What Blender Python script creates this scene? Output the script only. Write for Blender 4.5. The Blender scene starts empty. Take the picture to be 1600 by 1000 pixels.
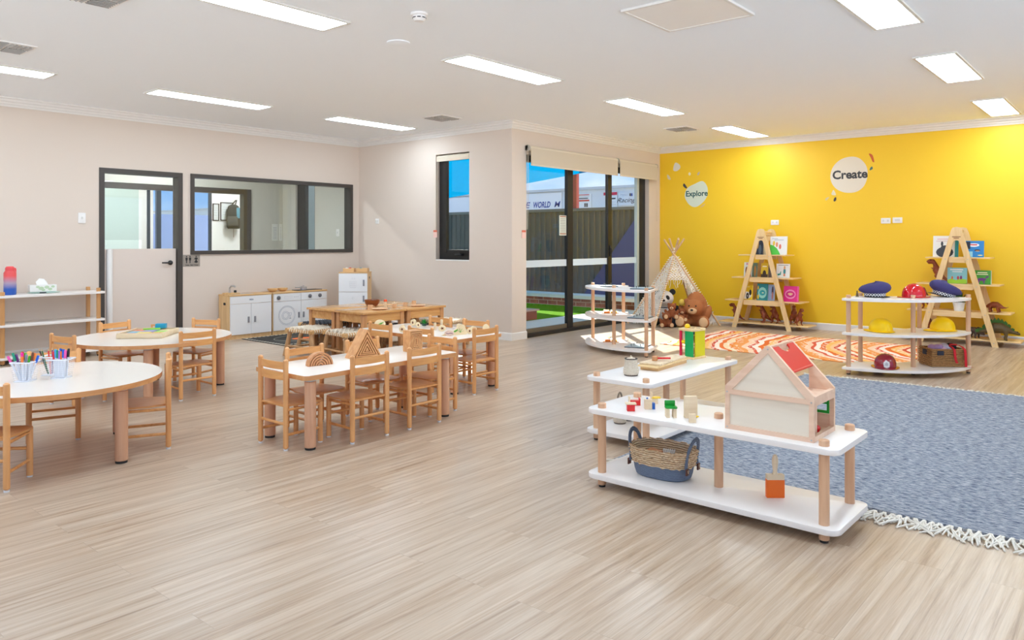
import bpy, bmesh, math, random
from mathutils import Vector, Matrix, Euler
random.seed(7)
R = math.radians
PI = math.pi
scene = bpy.context.scene
C = scene.collection

# ------------------------------------------------------------------ camera
cam_d = bpy.data.cameras.new('camera')
cam = bpy.data.objects.new('camera', cam_d)
C.objects.link(cam)
cam_d.sensor_width = 36
cam_d.lens = 1182 / 1600 * 36
cam_d.shift_y = -125 / 1600
cam.location = (0, 0, 1.238)
cam.rotation_euler = (R(90), 0, R(40.4 - 90))
cam_d.clip_end = 500
scene.camera = cam

# ------------------------------------------------------------------ view
scene.view_settings.view_transform = 'Standard'
scene.view_settings.look = 'None'
scene.view_settings.gamma = 1
scene.view_settings.use_curve_mapping = False
scene.view_settings.exposure = 0.0
try:
    scene.cycles.use_denoising = True
    scene.cycles.max_bounces = 10
    scene.cycles.diffuse_bounces = 6
    scene.cycles.transparent_max_bounces = 16
    scene.cycles.caustics_reflective = False
    scene.cycles.caustics_refractive = False
    scene.cycles.sample_clamp_indirect = 6
except Exception:
    pass

# ------------------------------------------------------------------ sky and sun
world = bpy.data.worlds.new('World')
scene.world = world
world.use_nodes = True
wn = world.node_tree.nodes
wl = world.node_tree.links
wn.clear()
wo = wn.new('ShaderNodeOutputWorld')
bg = wn.new('ShaderNodeBackground')
geo = wn.new('ShaderNodeTexCoord')
nz = wn.new('ShaderNodeTexNoise')
nz.inputs['Scale'].default_value = 4.5
nz.inputs['Detail'].default_value = 6
mp = wn.new('ShaderNodeMapping')
mp.inputs['Scale'].default_value = (1, 1, 3)
rampw = wn.new('ShaderNodeValToRGB')
rampw.color_ramp.elements[0].position = 0.46
rampw.color_ramp.elements[0].color = (0.24, 0.46, 0.86, 1)
rampw.color_ramp.elements[1].position = 0.72
rampw.color_ramp.elements[1].color = (0.72, 0.82, 0.95, 1)
wl.new(geo.outputs['Generated'], mp.inputs['Vector'])
wl.new(mp.outputs['Vector'], nz.inputs['Vector'])
wl.new(nz.outputs['Fac'], rampw.inputs['Fac'])
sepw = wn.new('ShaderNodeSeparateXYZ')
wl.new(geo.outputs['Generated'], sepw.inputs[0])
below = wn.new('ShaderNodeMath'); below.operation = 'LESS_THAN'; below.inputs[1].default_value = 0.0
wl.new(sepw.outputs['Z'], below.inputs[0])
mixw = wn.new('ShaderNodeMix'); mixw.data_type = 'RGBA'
mixw.inputs['B'].default_value = (2.8, 3.1, 3.45, 1)      # glow added below the horizon to fill the ceiling with light
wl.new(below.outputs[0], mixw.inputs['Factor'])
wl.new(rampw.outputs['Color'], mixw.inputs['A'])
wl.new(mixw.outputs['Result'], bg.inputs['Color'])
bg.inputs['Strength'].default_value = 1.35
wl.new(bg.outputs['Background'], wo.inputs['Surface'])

sun_d = bpy.data.lights.new('sun', 'SUN')
sun = bpy.data.objects.new('sun', sun_d)
C.objects.link(sun)
sun_d.energy = 12.0
sun_d.angle = R(0.6)
sun_d.color = (1.0, 0.96, 0.90)
el = R(37)
dv = Vector((-0.715 * math.cos(el), -0.70 * math.cos(el), -math.sin(el)))
sun.rotation_euler = dv.to_track_quat('-Z', 'Y').to_euler()
sun.location = (14, 12, 9)
PANEL = 21.5        # brightness of the ceiling light panels

# ------------------------------------------------------------------ materials
def S(r, g, b):
    f = lambda c: (c / 255 / 12.92) if c / 255 <= 0.04045 else ((c / 255 + 0.055) / 1.055) ** 2.4
    return (f(r), f(g), f(b), 1)

_M = {}
def new_mat(name):
    m = bpy.data.materials.new(name)
    m.use_nodes = True
    return m, m.node_tree.nodes, m.node_tree.links, m.node_tree.nodes['Principled BSDF']

def flat(name, col, rough=0.5, metal=0, bump=0, bscale=40, spec=0.5, coat=0, var=0):
    if name in _M: return _M[name]
    m, n, l, b = new_mat(name)
    b.inputs['Base Color'].default_value = S(*col)
    b.inputs['Roughness'].default_value = rough
    b.inputs['Metallic'].default_value = metal
    b.inputs['Specular IOR Level'].default_value = spec
    b.inputs['Coat Weight'].default_value = coat
    tc = n.new('ShaderNodeTexCoord')
    t = n.new('ShaderNodeTexNoise')
    t.inputs['Scale'].default_value = bscale
    t.inputs['Detail'].default_value = 3
    l.new(tc.outputs['Object'], t.inputs['Vector'])
    if bump:
        bp = n.new('ShaderNodeBump')
        bp.inputs['Strength'].default_value = bump
        bp.inputs['Distance'].default_value = 0.01
        l.new(t.outputs['Fac'], bp.inputs['Height'])
        l.new(bp.outputs['Normal'], b.inputs['Normal'])
    if var:
        mx = n.new('ShaderNodeMix'); mx.data_type = 'RGBA'
        c = S(*col)
        mx.inputs['A'].default_value = (c[0] * (1 - var), c[1] * (1 - var), c[2] * (1 - var), 1)
        mx.inputs['B'].default_value = (min(1, c[0] * (1 + var)), min(1, c[1] * (1 + var)), min(1, c[2] * (1 + var)), 1)
        l.new(t.outputs['Fac'], mx.inputs['Factor'])
        l.new(mx.outputs['Result'], b.inputs['Base Color'])
    _M[name] = m
    return m

def wood(name, c1, c2, axis='Z', rough=0.42, scale=1.0, bump=0.05):
    if name in _M: return _M[name]
    m, n, l, b = new_mat(name)
    tc = n.new('ShaderNodeTexCoord')
    mp = n.new('ShaderNodeMapping')
    s = {'X': (2.2, 28, 28), 'Y': (28, 2.2, 28), 'Z': (28, 28, 2.2)}[axis]
    mp.inputs['Scale'].default_value = [v * scale for v in s]
    t = n.new('ShaderNodeTexNoise')
    t.inputs['Scale'].default_value = 1.0
    t.inputs['Detail'].default_value = 5
    t.inputs['Distortion'].default_value = 0.6
    r = n.new('ShaderNodeValToRGB')
    r.color_ramp.elements[0].position = 0.3
    r.color_ramp.elements[1].position = 0.7
    r.color_ramp.elements[0].color = S(*c1)
    r.color_ramp.elements[1].color = S(*c2)
    l.new(tc.outputs['Object'], mp.inputs['Vector'])
    l.new(mp.outputs['Vector'], t.inputs['Vector'])
    l.new(t.outputs['Fac'], r.inputs['Fac'])
    l.new(r.outputs['Color'], b.inputs['Base Color'])
    bp = n.new('ShaderNodeBump')
    bp.inputs['Strength'].default_value = bump
    bp.inputs['Distance'].default_value = 0.01
    l.new(t.outputs['Fac'], bp.inputs['Height'])
    l.new(bp.outputs['Normal'], b.inputs['Normal'])
    b.inputs['Roughness'].default_value = rough
    _M[name] = m
    return m

def emit(name, col, strength):
    if name in _M: return _M[name]
    m, n, l, b = new_mat(name)
    b.inputs['Base Color'].default_value = (0.8, 0.8, 0.8, 1)
    b.inputs['Emission Color'].default_value = S(*col)
    b.inputs['Emission Strength'].default_value = strength
    _M[name] = m
    return m

def glass(name, tint=(1, 1, 1), refl=0.07, rough=0.0, haze=0.0, hazecol=(0.8, 0.85, 0.9)):
    if name in _M: return _M[name]
    m, n, l, b = new_mat(name)
    n.remove(b)
    out = n['Material Output']
    tr = n.new('ShaderNodeBsdfTransparent'); tr.inputs['Color'].default_value = (*tint, 1)
    gl = n.new('ShaderNodeBsdfGlossy'); gl.inputs['Roughness'].default_value = rough
    mx = n.new('ShaderNodeMixShader'); mx.inputs['Fac'].default_value = refl
    l.new(tr.outputs[0], mx.inputs[1]); l.new(gl.outputs[0], mx.inputs[2])
    last = mx
    if haze:
        df = n.new('ShaderNodeBsdfDiffuse'); df.inputs['Color'].default_value = (*hazecol, 1)
        m2 = n.new('ShaderNodeMixShader')
        if haze > 0:
            m2.inputs['Fac'].default_value = haze
        l.new(mx.outputs[0], m2.inputs[1]); l.new(df.outputs[0], m2.inputs[2])
        last = m2
    l.new(last.outputs[0], out.inputs['Surface'])
    _M[name] = m
    return m

def floor_mat():
    m, n, l, b = new_mat('oak_vinyl_planks')
    tc = n.new('ShaderNodeTexCoord')
    br = n.new('ShaderNodeTexBrick')
    br.offset = 0.37; br.offset_frequency = 2
    br.inputs['Scale'].default_value = 1
    br.inputs['Brick Width'].default_value = 1.22
    br.inputs['Row Height'].default_value = 0.152
    br.inputs['Mortar Size'].default_value = 0.0011
    br.inputs['Mortar Smooth'].default_value = 0.3
    br.inputs['Color1'].default_value = (0, 0, 0, 1)
    br.inputs['Color2'].default_value = (1, 1, 1, 1)
    br.inputs['Mortar'].default_value = (0.5, 0.5, 0.5, 1)
    l.new(tc.outputs['Object'], br.inputs['Vector'])
    # shift the grain from plank to plank
    sep = n.new('ShaderNodeMath'); sep.operation = 'MULTIPLY'; sep.inputs[1].default_value = 9.7
    l.new(br.outputs['Color'], sep.inputs[0])
    cmb = n.new('ShaderNodeCombineXYZ')
    l.new(sep.outputs[0], cmb.inputs['Z'])
    add = n.new('ShaderNodeVectorMath'); add.operation = 'ADD'
    mp = n.new('ShaderNodeMapping'); mp.inputs['Scale'].default_value = (1.1, 30, 1)
    l.new(tc.outputs['Object'], mp.inputs['Vector'])
    l.new(mp.outputs['Vector'], add.inputs[0]); l.new(cmb.outputs[0], add.inputs[1])
    g1 = n.new('ShaderNodeTexNoise'); g1.inputs['Scale'].default_value = 1.0
    g1.inputs['Detail'].default_value = 9; g1.inputs['Roughness'].default_value = 0.68; g1.inputs['Distortion'].default_value = 0.5
    l.new(add.outputs[0], g1.inputs['Vector'])
    mp2 = n.new('ShaderNodeMapping'); mp2.inputs['Scale'].default_value = (5, 150, 1)
    l.new(tc.outputs['Object'], mp2.inputs['Vector'])
    g2 = n.new('ShaderNodeTexNoise'); g2.inputs['Scale'].default_value = 1.0; g2.inputs['Detail'].default_value = 3
    l.new(mp2.outputs['Vector'], g2.inputs['Vector'])
    r = n.new('ShaderNodeValToRGB')
    e = r.color_ramp.elements
    e[0].position = 0.22; e[0].color = S(126, 99, 76)
    e[1].position = 0.80; e[1].color = S(216, 200, 182)
    x = r.color_ramp.elements.new(0.42); x.color = S(180, 155, 130)
    x = r.color_ramp.elements.new(0.58); x.color = S(198, 178, 156)
    l.new(g1.outputs['Fac'], r.inputs['Fac'])
    mx = n.new('ShaderNodeMix'); mx.data_type = 'RGBA'; mx.blend_type = 'MULTIPLY'
    rr = n.new('ShaderNodeMapRange'); rr.inputs['To Min'].default_value = 0.84; rr.inputs['To Max'].default_value = 1.12
    l.new(g2.outputs['Fac'], rr.inputs['Value'])
    mx.inputs['Factor'].default_value = 1
    l.new(r.outputs['Color'], mx.inputs['A']); l.new(rr.outputs[0], mx.inputs['B'])
    rr2 = n.new('ShaderNodeMapRange'); rr2.inputs['To Min'].default_value = 0.95; rr2.inputs['To Max'].default_value = 1.04
    l.new(br.outputs['Color'], rr2.inputs['Value'])
    mx2 = n.new('ShaderNodeMix'); mx2.data_type = 'RGBA'; mx2.blend_type = 'MULTIPLY'; mx2.inputs['Factor'].default_value = 1
    l.new(mx.outputs['Result'], mx2.inputs['A']); l.new(rr2.outputs[0], mx2.inputs['B'])
    mx3 = n.new('ShaderNodeMix'); mx3.data_type = 'RGBA'
    mx3.inputs['B'].default_value = S(150, 130, 112)
    fa = n.new('ShaderNodeMath'); fa.operation = 'MULTIPLY'; fa.inputs[1].default_value = 0.55
    l.new(br.outputs['Fac'], fa.inputs[0]); l.new(fa.outputs[0], mx3.inputs['Factor'])
    l.new(mx2.outputs['Result'], mx3.inputs['A'])
    l.new(mx3.outputs['Result'], b.inputs['Base Color'])
    b.inputs['Roughness'].default_value = 0.29
    b.inputs['Specular IOR Level'].default_value = 0.5
    bp = n.new('ShaderNodeBump'); bp.inputs['Strength'].default_value = 0.12; bp.inputs['Distance'].default_value = 0.004
    l.new(g1.outputs['Fac'], bp.inputs['Height']); l.new(bp.outputs['Normal'], b.inputs['Normal'])
    return m

def weave(name, c1, c2, sx=60, sy=60, rough=0.8, bump=0.6, c3=None):
    """woven fibre: brick rows broken up by noise"""
    if name in _M: return _M[name]
    m, n, l, b = new_mat(name)
    tc = n.new('ShaderNodeTexCoord')
    wv = n.new('ShaderNodeTexWave'); wv.wave_type = 'BANDS'; wv.bands_direction = 'Z'
    wv.inputs['Scale'].default_value = sx; wv.inputs['Distortion'].default_value = 3.0; wv.inputs['Detail'].default_value = 2
    ns = n.new('ShaderNodeTexNoise'); ns.inputs['Scale'].default_value = sy; ns.inputs['Detail'].default_value = 4
    l.new(tc.outputs['Object'], wv.inputs['Vector']); l.new(tc.outputs['Object'], ns.inputs['Vector'])
    mu = n.new('ShaderNodeMath'); mu.operation = 'MULTIPLY'
    l.new(wv.outputs['Fac'], mu.inputs[0]); l.new(ns.outputs['Fac'], mu.inputs[1])
    r = n.new('ShaderNodeValToRGB')
    r.color_ramp.elements[0].position = 0.03; r.color_ramp.elements[0].color = S(*c1)
    r.color_ramp.elements[1].position = 0.36; r.color_ramp.elements[1].color = S(*c2)
    l.new(mu.outputs[0], r.inputs['Fac']); l.new(r.outputs['Color'], b.inputs['Base Color'])
    bp = n.new('ShaderNodeBump'); bp.inputs['Strength'].default_value = bump; bp.inputs['Distance'].default_value = 0.008
    l.new(mu.outputs[0], bp.inputs['Height']); l.new(bp.outputs['Normal'], b.inputs['Normal'])
    b.inputs['Roughness'].default_value = rough
    _M[name] = m
    return m

def fabric_streak(name, cols, scale=(6, 90, 1), rough=0.95):
    if name in _M: return _M[name]
    m, n, l, b = new_mat(name)
    tc = n.new('ShaderNodeTexCoord')
    mp = n.new('ShaderNodeMapping'); mp.inputs['Scale'].default_value = scale
    ns = n.new('ShaderNodeTexNoise'); ns.inputs['Scale'].default_value = 1; ns.inputs['Detail'].default_value = 8
    ns.inputs['Roughness'].default_value = 0.75; ns.inputs['Distortion'].default_value = 0.3
    l.new(tc.outputs['Object'], mp.inputs['Vector']); l.new(mp.outputs['Vector'], ns.inputs['Vector'])
    r = n.new('ShaderNodeValToRGB'); el_ = r.color_ramp.elements
    el_[0].position = cols[0][0]; el_[0].color = S(*cols[0][1])
    el_[1].position = cols[-1][0]; el_[1].color = S(*cols[-1][1])
    for p, c in cols[1:-1]:
        q = el_.new(p); q.color = S(*c)
    l.new(ns.outputs['Fac'], r.inputs['Fac']); l.new(r.outputs['Color'], b.inputs['Base Color'])
    bp = n.new('ShaderNodeBump'); bp.inputs['Strength'].default_value = 0.9; bp.inputs['Distance'].default_value = 0.012
    l.new(ns.outputs['Fac'], bp.inputs['Height']); l.new(bp.outputs['Normal'], b.inputs['Normal'])
    b.inputs['Roughness'].default_value = rough
    b.inputs['Specular IOR Level'].default_value = 0.15
    _M[name] = m
    return m

# ------------------------------------------------------------------ mesh builder
class MB:
    def __init__(s):
        s.bm = bmesh.new(); s.m = 0
    def mat(s, i):
        s.m = i; return s
    def _f(s, faces):
        for f in faces: f.material_index = s.m
    def box(s, c, size, rz=0, M=None, bev=0, seg=2):
        r = bmesh.ops.create_cube(s.bm, size=1)
        vs = r['verts']
        mat = Matrix.Translation(c) @ (Matrix.Rotation(rz, 4, 'Z') if M is None else M) @ Matrix.Diagonal((*size, 1))
        bmesh.ops.transform(s.bm, matrix=mat, verts=vs)
        fs = set(f for v in vs for f in v.link_faces)
        s._f(fs)
        if bev:
            es = list(set(e for f in fs for e in f.edges))
            r = bmesh.ops.bevel(s.bm, geom=es, offset=bev, segments=seg, affect='EDGES', profile=0.5)
            s._f(r['faces'])
        return s
    def b2(s, x0, x1, y0, y1, z0, z1, bev=0):
        return s.box(((x0 + x1) / 2, (y0 + y1) / 2, (z0 + z1) / 2), (abs(x1 - x0), abs(y1 - y0), abs(z1 - z0)), bev=bev)
    def loft(s, rings, closed=False, cap=True):
        """rings: lists of points with the same count"""
        R_ = [[s.bm.verts.new(p) for p in ring] for ring in rings]
        n = len(R_[0])
        k = len(R_)
        for i in range(k if closed else k - 1):
            a, b = R_[i], R_[(i + 1) % k]
            for j in range(n):
                try: s.bm.faces.new((a[j], a[(j + 1) % n], b[(j + 1) % n], b[j])).material_index = s.m
                except ValueError: pass
        if cap and not closed:
            try: s.bm.faces.new(list(reversed(R_[0]))).material_index = s.m
            except ValueError: pass
            try: s.bm.faces.new(R_[-1]).material_index = s.m
            except ValueError: pass
        return s
    def tube(s, pts, r, n=8, closed=False, cap=True, flatz=1.0):
        P = [Vector(p) for p in pts]
        k = len(P)
        rad = r if isinstance(r, (list, tuple)) else [r] * k
        rings = []
        up = None
        for i in range(k):
            if closed: t = P[(i + 1) % k] - P[i - 1]
            else: t = P[min(i + 1, k - 1)] - P[max(i - 1, 0)]
            t.normalize() if t.length > 1e-9 else None
            if up is None:
                up = Vector((0, 0, 1)) if abs(t.z) < 0.9 else Vector((1, 0, 0))
            a = t.cross(up)
            if a.length < 1e-6: a = t.cross(Vector((0.3, 1, 0.2)))
            a.normalize(); b = a.cross(t).normalized(); up = b
            rings.append([P[i] + (a * math.cos(2 * PI * j / n) + b * math.sin(2 * PI * j / n) * flatz) * rad[i] for j in range(n)])
        return s.loft(rings, closed, cap)
    def cyl(s, c, r, z0, z1, n=24, r1=None, bev=0):
        r1 = r if r1 is None else r1
        if bev:
            prof = [(r - bev, z0), (r, z0 + bev), (r1, z1 - bev), (r1 - bev, z1)]
        else:
            prof = [(r, z0), (r1, z1)]
        rings = [[(c[0] + q * math.cos(2 * PI * j / n), c[1] + q * math.sin(2 * PI * j / n), z) for j in range(n)] for q, z in prof]
        return s.loft(rings)
    def lathe(s, prof, c=(0, 0, 0), n=28, sx=1, sy=1, M=None):
        rings = []
        for q, z in prof:
            ring = [Vector((q * sx * math.cos(2 * PI * j / n), q * sy * math.sin(2 * PI * j / n), z)) for j in range(n)]
            if M is not None: ring = [M @ v for v in ring]
            rings.append([v + Vector(c) for v in ring])
        return s.loft(rings)
    def prism(s, poly, z0, z1, M=None, bev=0):
        a = [Vector((x, y, z0)) for x, y in poly]; b = [Vector((x, y, z1)) for x, y in poly]
        if M is not None:
            a = [M @ v for v in a]; b = [M @ v for v in b]
        va = [s.bm.verts.new(v) for v in a]; vb = [s.bm.verts.new(v) for v in b]
        n = len(poly)
        fs = [s.bm.faces.new(list(reversed(va))), s.bm.faces.new(vb)]
        for i in range(n):
            fs.append(s.bm.faces.new((va[i], va[(i + 1) % n], vb[(i + 1) % n], vb[i])))
        s._f(fs)
        if bev:
            es = list(fs[0].edges) + list(fs[1].edges)
            r = bmesh.ops.bevel(s.bm, geom=es, offset=bev, segments=2, affect='EDGES', profile=0.5)
            s._f(r['faces'])
        return s
    def ell(s, c, r, M=None, n=16, k=10):
        if not isinstance(r, (list, tuple)): r = (r, r, r)
        rr = bmesh.ops.create_uvsphere(s.bm, u_segments=n, v_segments=k, radius=1)
        mat = Matrix.Translation(c) @ (M if M is not None else Matrix.Identity(4)) @ Matrix.Diagonal((*r, 1))
        bmesh.ops.transform(s.bm, matrix=mat, verts=rr['verts'])
        s._f(set(f for v in rr['verts'] for f in v.link_faces))
        return s
    def face(s, pts):
        s.bm.faces.new([s.bm.verts.new(p) for p in pts]).material_index = s.m
        return s
    def build(s, name, mats, parent=None, loc=None, rz=0, label=None, smooth=38):
        me = bpy.data.meshes.new(name)
        bmesh.ops.recalc_face_normals(s.bm, faces=s.bm.faces)
        s.bm.to_mesh(me); s.bm.free()
        if not isinstance(mats, (list, tuple)): mats = [mats]
        for m in mats: me.materials.append(m)
        if smooth:
            me.shade_smooth()
            try: me.set_sharp_from_angle(angle=R(smooth))
            except Exception: pass
        o = bpy.data.objects.new(name, me)
        C.objects.link(o)
        if parent is not None: o.parent = parent
        if loc is not None: o.location = loc
        if rz: o.rotation_euler = (0, 0, rz)
        if label: o['label'] = label
        return o

def empty(name, label, cat, loc=(0, 0, 0), rz=0, group=None):
    o = bpy.data.objects.new(name, None)
    C.objects.link(o)
    o.empty_display_size = 0.05
    o.location = loc; o.rotation_euler = (0, 0, rz)
    o['label'] = label; o['category'] = cat
    if group: o['group'] = group
    return o

def tag(o, label, cat, group=None, kind=None):
    o['label'] = label; o['category'] = cat
    if group: o['group'] = group
    if kind: o['kind'] = kind
    return o

def struct(o):
    o['kind'] = 'structure'; return o

def copy_tree(o, parent=None):
    c = o.copy(); C.objects.link(c)
    if parent is not None: c.parent = parent
    for ch in list(o.children): copy_tree(ch, c)
    return c

def dup(o, loc, rz, label, group=None):
    c = copy_tree(o)
    c.location = loc; c.rotation_euler = (0, 0, rz)
    c['label'] = label
    if group: c['group'] = group
    return c

def rrect(x0, x1, y0, y1, r, n=6):
    P = []
    for cx, cy, a in ((x1 - r, y1 - r, 0), (x0 + r, y1 - r, 90), (x0 + r, y0 + r, 180), (x1 - r, y0 + r, 270)):
        for i in range(n + 1):
            t = R(a + 90 * i / n); P.append((cx + r * math.cos(t), cy + r * math.sin(t)))
    return P

def text_mesh(name, s, size, mat, parent, M, extrude=0.0008, shear=0, offset=0, align='CENTER', label=None, sx=1):
    cu = bpy.data.curves.new(name, 'FONT')
    cu.body = s; cu.size = size; cu.extrude = extrude; cu.shear = shear; cu.offset = offset
    cu.align_x = align; cu.align_y = 'CENTER'; cu.resolution_u = 3
    t = bpy.data.objects.new(name, cu); C.objects.link(t)
    bpy.context.view_layer.update()
    dg = bpy.context.evaluated_depsgraph_get()
    me = bpy.data.meshes.new_from_object(t.evaluated_get(dg))
    bpy.data.objects.remove(t)
    me.transform(Matrix.Diagonal((sx, 1, 1, 1)))
    me.transform(M)
    me.materials.clear(); me.materials.append(mat)
    o = bpy.data.objects.new(name, me); C.objects.link(o)
    if parent is not None: o.parent = parent
    if label: o['label'] = label
    return o

def fuse(o, vox=0.006, sm=2):
    """melt overlapping volumes of one body into one continuous skin"""
    r = o.modifiers.new('skin', 'REMESH'); r.mode = 'VOXEL'; r.voxel_size = vox; r.use_smooth_shade = True
    if sm:
        k = o.modifiers.new('relax', 'SMOOTH'); k.iterations = sm; k.factor = 0.6
    return o

# frame whose local x runs right, y up, z towards the viewer, for things on a wall
def wallM(origin, right, out):
    right = Vector(right); out = Vector(out); up = out.cross(right)
    M = Matrix.Identity(4)
    for i in range(3):
        M[i][0] = right[i]; M[i][1] = up[i]; M[i][2] = out[i]; M[i][3] = origin[i]
    return M
# ------------------------------------------------------------------ shared materials
m_wallp = flat('cream_paint', (219, 205, 192), 0.75, bump=0.03, bscale=300)
m_yellow = flat('yellow_paint', (244, 200, 36), 0.5, bump=0.04, bscale=300)
m_ceil = flat('ceiling_paint', (246, 250, 255), 0.85)
m_white = flat('white_paint', (240, 238, 236), 0.5)
m_trim = flat('trim_paint', (232, 229, 225), 0.5)
m_dark = flat('charcoal_frame', (66, 60, 56), 0.4)
m_black = flat('black_frame', (34, 33, 33), 0.35)
m_lam = flat('white_laminate', (240, 234, 229), 0.28)
m_cream = flat('cream_door', (222, 208, 197), 0.5)
m_glass = glass('clear_glass', (0.97, 0.99, 0.98), 0.035)
m_glass2 = glass('office_glass', (0.96, 0.975, 0.965), 0.03)
m_chair = wood('beech_orange', (214, 150, 92), (238, 180, 120), 'Z', 0.35)
m_chairx = wood('beech_orange_x', (212, 146, 84), (238, 178, 112), 'X', 0.35)
m_seat = wood('seat_ply', (200, 136, 80), (224, 164, 104), 'Y', 0.28)
m_post = wood('beech_post', (206, 158, 122), (226, 184, 148), 'Z', 0.4)
m_pale = wood('pale_birch', (224, 200, 164), (240, 220, 188), 'X', 0.5)
m_pine = wood('light_pine', (226, 190, 132), (242, 212, 160), 'Z', 0.5)
m_pinex = wood('light_pine_x', (226, 190, 132), (242, 212, 160), 'Y', 0.5)
m_tbl = wood('oak_table', (204, 148, 88), (226, 176, 116), 'X', 0.16)
m_tbleg = wood('oak_leg', (186, 130, 82), (208, 154, 104), 'Z', 0.4)
m_glide = flat('grey_glide', (222, 224, 228), 0.4)
m_foot = flat('black_rubber', (36, 34, 34), 0.6)
m_blk = flat('matt_black', (28, 28, 30), 0.5)
m_steel = flat('steel', (190, 190, 190), 0.3, 0.9)
m_red = flat('red_paint', (214, 34, 34), 0.35)
m_green = flat('green_paint', (24, 150, 50), 0.35)
m_blue = flat('blue_paint', (34, 92, 176), 0.35)
m_yel = flat('bright_yellow', (246, 206, 14), 0.3)
m_orange = flat('orange_paint', (240, 112, 20), 0.35)

# ------------------------------------------------------------------ room shell
XB, YA, YC, XD, H = 7.07, 9.0, 6.02, 10.71, 2.70
X0, Y0 = -3.2, -4.2
mb = MB()
mb.prism([(X0 - .1, Y0 - .1), (XD + .02, Y0 - .1), (XD + .02, YC + .1), (XB + .02, YC + .1), (XB + .02, YA + .05), (X0 - .1, YA + .05)], -0.12, 0)
floor = struct(mb.build('floor', floor_mat(), smooth=0))
mb = MB()
mb.prism([(X0 - .1, Y0 - .1), (XD + .14, Y0 - .1), (XD + .14, YC + .18), (XB + .14, YC + .18), (XB + .14, YA + .12), (X0 - .1, YA + .12)], H, H + 0.12)
struct(mb.build('ceiling', m_ceil, smooth=0))

def wall_x(name, y0, y1, x0, x1, holes, mat):
    """wall running along X, thickness y0..y1, holes (xa, xb, za, zb)"""
    mb = MB(); x = x0
    for xa, xb, za, zb in sorted(holes):
        if xa > x: mb.b2(x, xa, y0, y1, 0, H)
        if za > 0: mb.b2(xa, xb, y0, y1, 0, za)
        mb.b2(xa, xb, y0, y1, zb, H); x = xb
    mb.b2(x, x1, y0, y1, 0, H)
    return struct(mb.build(name, mat, smooth=0))
def wall_y(name, x0, x1, y0, y1, holes, mat):
    mb = MB(); y = y0
    for ya, yb, za, zb in sorted(holes):
        if ya > y: mb.b2(x0, x1, y, ya, 0, H)
        if za > 0: mb.b2(x0, x1, ya, yb, 0, za)
        mb.b2(x0, x1, ya, yb, zb, H); y = yb
    mb.b2(x0, x1, y, y1, 0, H)
    return struct(mb.build(name, mat, smooth=0))

wall_x('wall_left', YA, YA + .12, X0 - .1, XB + .14, [(3.45, 4.40, 0, 2.05), (4.50, 6.95, 1.06, 2.05)], m_wallp)
wall_y('wall_centre', XB, XB + .14, YC + .18, YA, [(6.74, 7.36, 0.98, 2.38)], m_wallp)
wall_x('wall_garden', YC, YC + .18, XB, XD, [(7.35, 10.37, 0, 2.32)], m_wallp)
wall_y('wall_right', XD, XD + .14, Y0 - .1, YC + .18, [], m_yellow)
wall_x('wall_near', Y0 - .12, Y0, X0 - .1, XD, [(-2.4, 9.8, .06, 2.5)], m_wallp)
wall_y('wall_rear', X0 - .12, X0, Y0 - .1, YA, [(-3.4, 8.2, .06, 2.5)], m_wallp)
# unseen window openings added behind the viewer to let fill light into the room
mb = MB().b2(-2.4, 9.8, Y0 - .08, Y0 - .02, .06, .12).b2(-2.4, 9.8, Y0 - .08, Y0 - .02, 2.44, 2.5)
for k in range(11): mb.b2(-2.4 + k * 1.214, -2.34 + k * 1.214, Y0 - .08, Y0 - .02, .12, 2.44)
struct(mb.build('added_window_near', m_black, smooth=0))
mb = MB().b2(X0 - .08, X0 - .02, -3.4, 8.2, .06, .12).b2(X0 - .08, X0 - .02, -3.4, 8.2, 2.44, 2.5)
for k in range(11): mb.b2(X0 - .08, X0 - .02, -3.4 + k * 1.154, -3.34 + k * 1.154, .12, 2.44)
struct(mb.build('added_window_rear', m_black, smooth=0))

def sweep(name, path, prof, mat):
    """run a profile (distance from wall, height) along a wall line, room on the right-hand side"""
    P = [Vector((p[0], p[1])) for p in path]
    rings = []
    for i, p in enumerate(P):
        dirs = []
        if i > 0: dirs.append((p - P[i - 1]).normalized())
        if i < len(P) - 1: dirs.append((P[i + 1] - p).normalized())
        ns = [Vector((d.y, -d.x)) for d in dirs]
        if len(ns) == 2:
            b = (ns[0] + ns[1]); b = b / b.length_squared * 2 if b.length else ns[0]
        else: b = ns[0]
        rings.append([(p.x + b.x * d, p.y + b.y * d, z) for d, z in prof])
    mb = MB(); mb.loft(rings)
    return struct(mb.build(name, mat, smooth=0))
corn = [(0, H), (0, H - .09), (.012, H - .09), (.018, H - .072), (.03, H - .066), (.036, H - .046), (.055, H - .04), (.062, H - .018), (.085, H - .012), (.085, H)]
sweep('trim_1', [(X0, YA), (XB, YA), (XB, YC), (XD, YC), (XD, Y0)], corn, m_trim)
base = [(0, 0), (.014, 0), (.014, .085), (.008, .095), (0, .095)]
sweep('baseboard_left', [(X0, YA), (3.45, YA)], base, m_trim)
sweep('baseboard_centre', [(4.40, YA), (XB, YA), (XB, YC), (7.35, YC)], base, m_trim)
sweep('baseboard_right', [(10.37, YC), (XD, YC), (XD, Y0)], base, m_trim)

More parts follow.
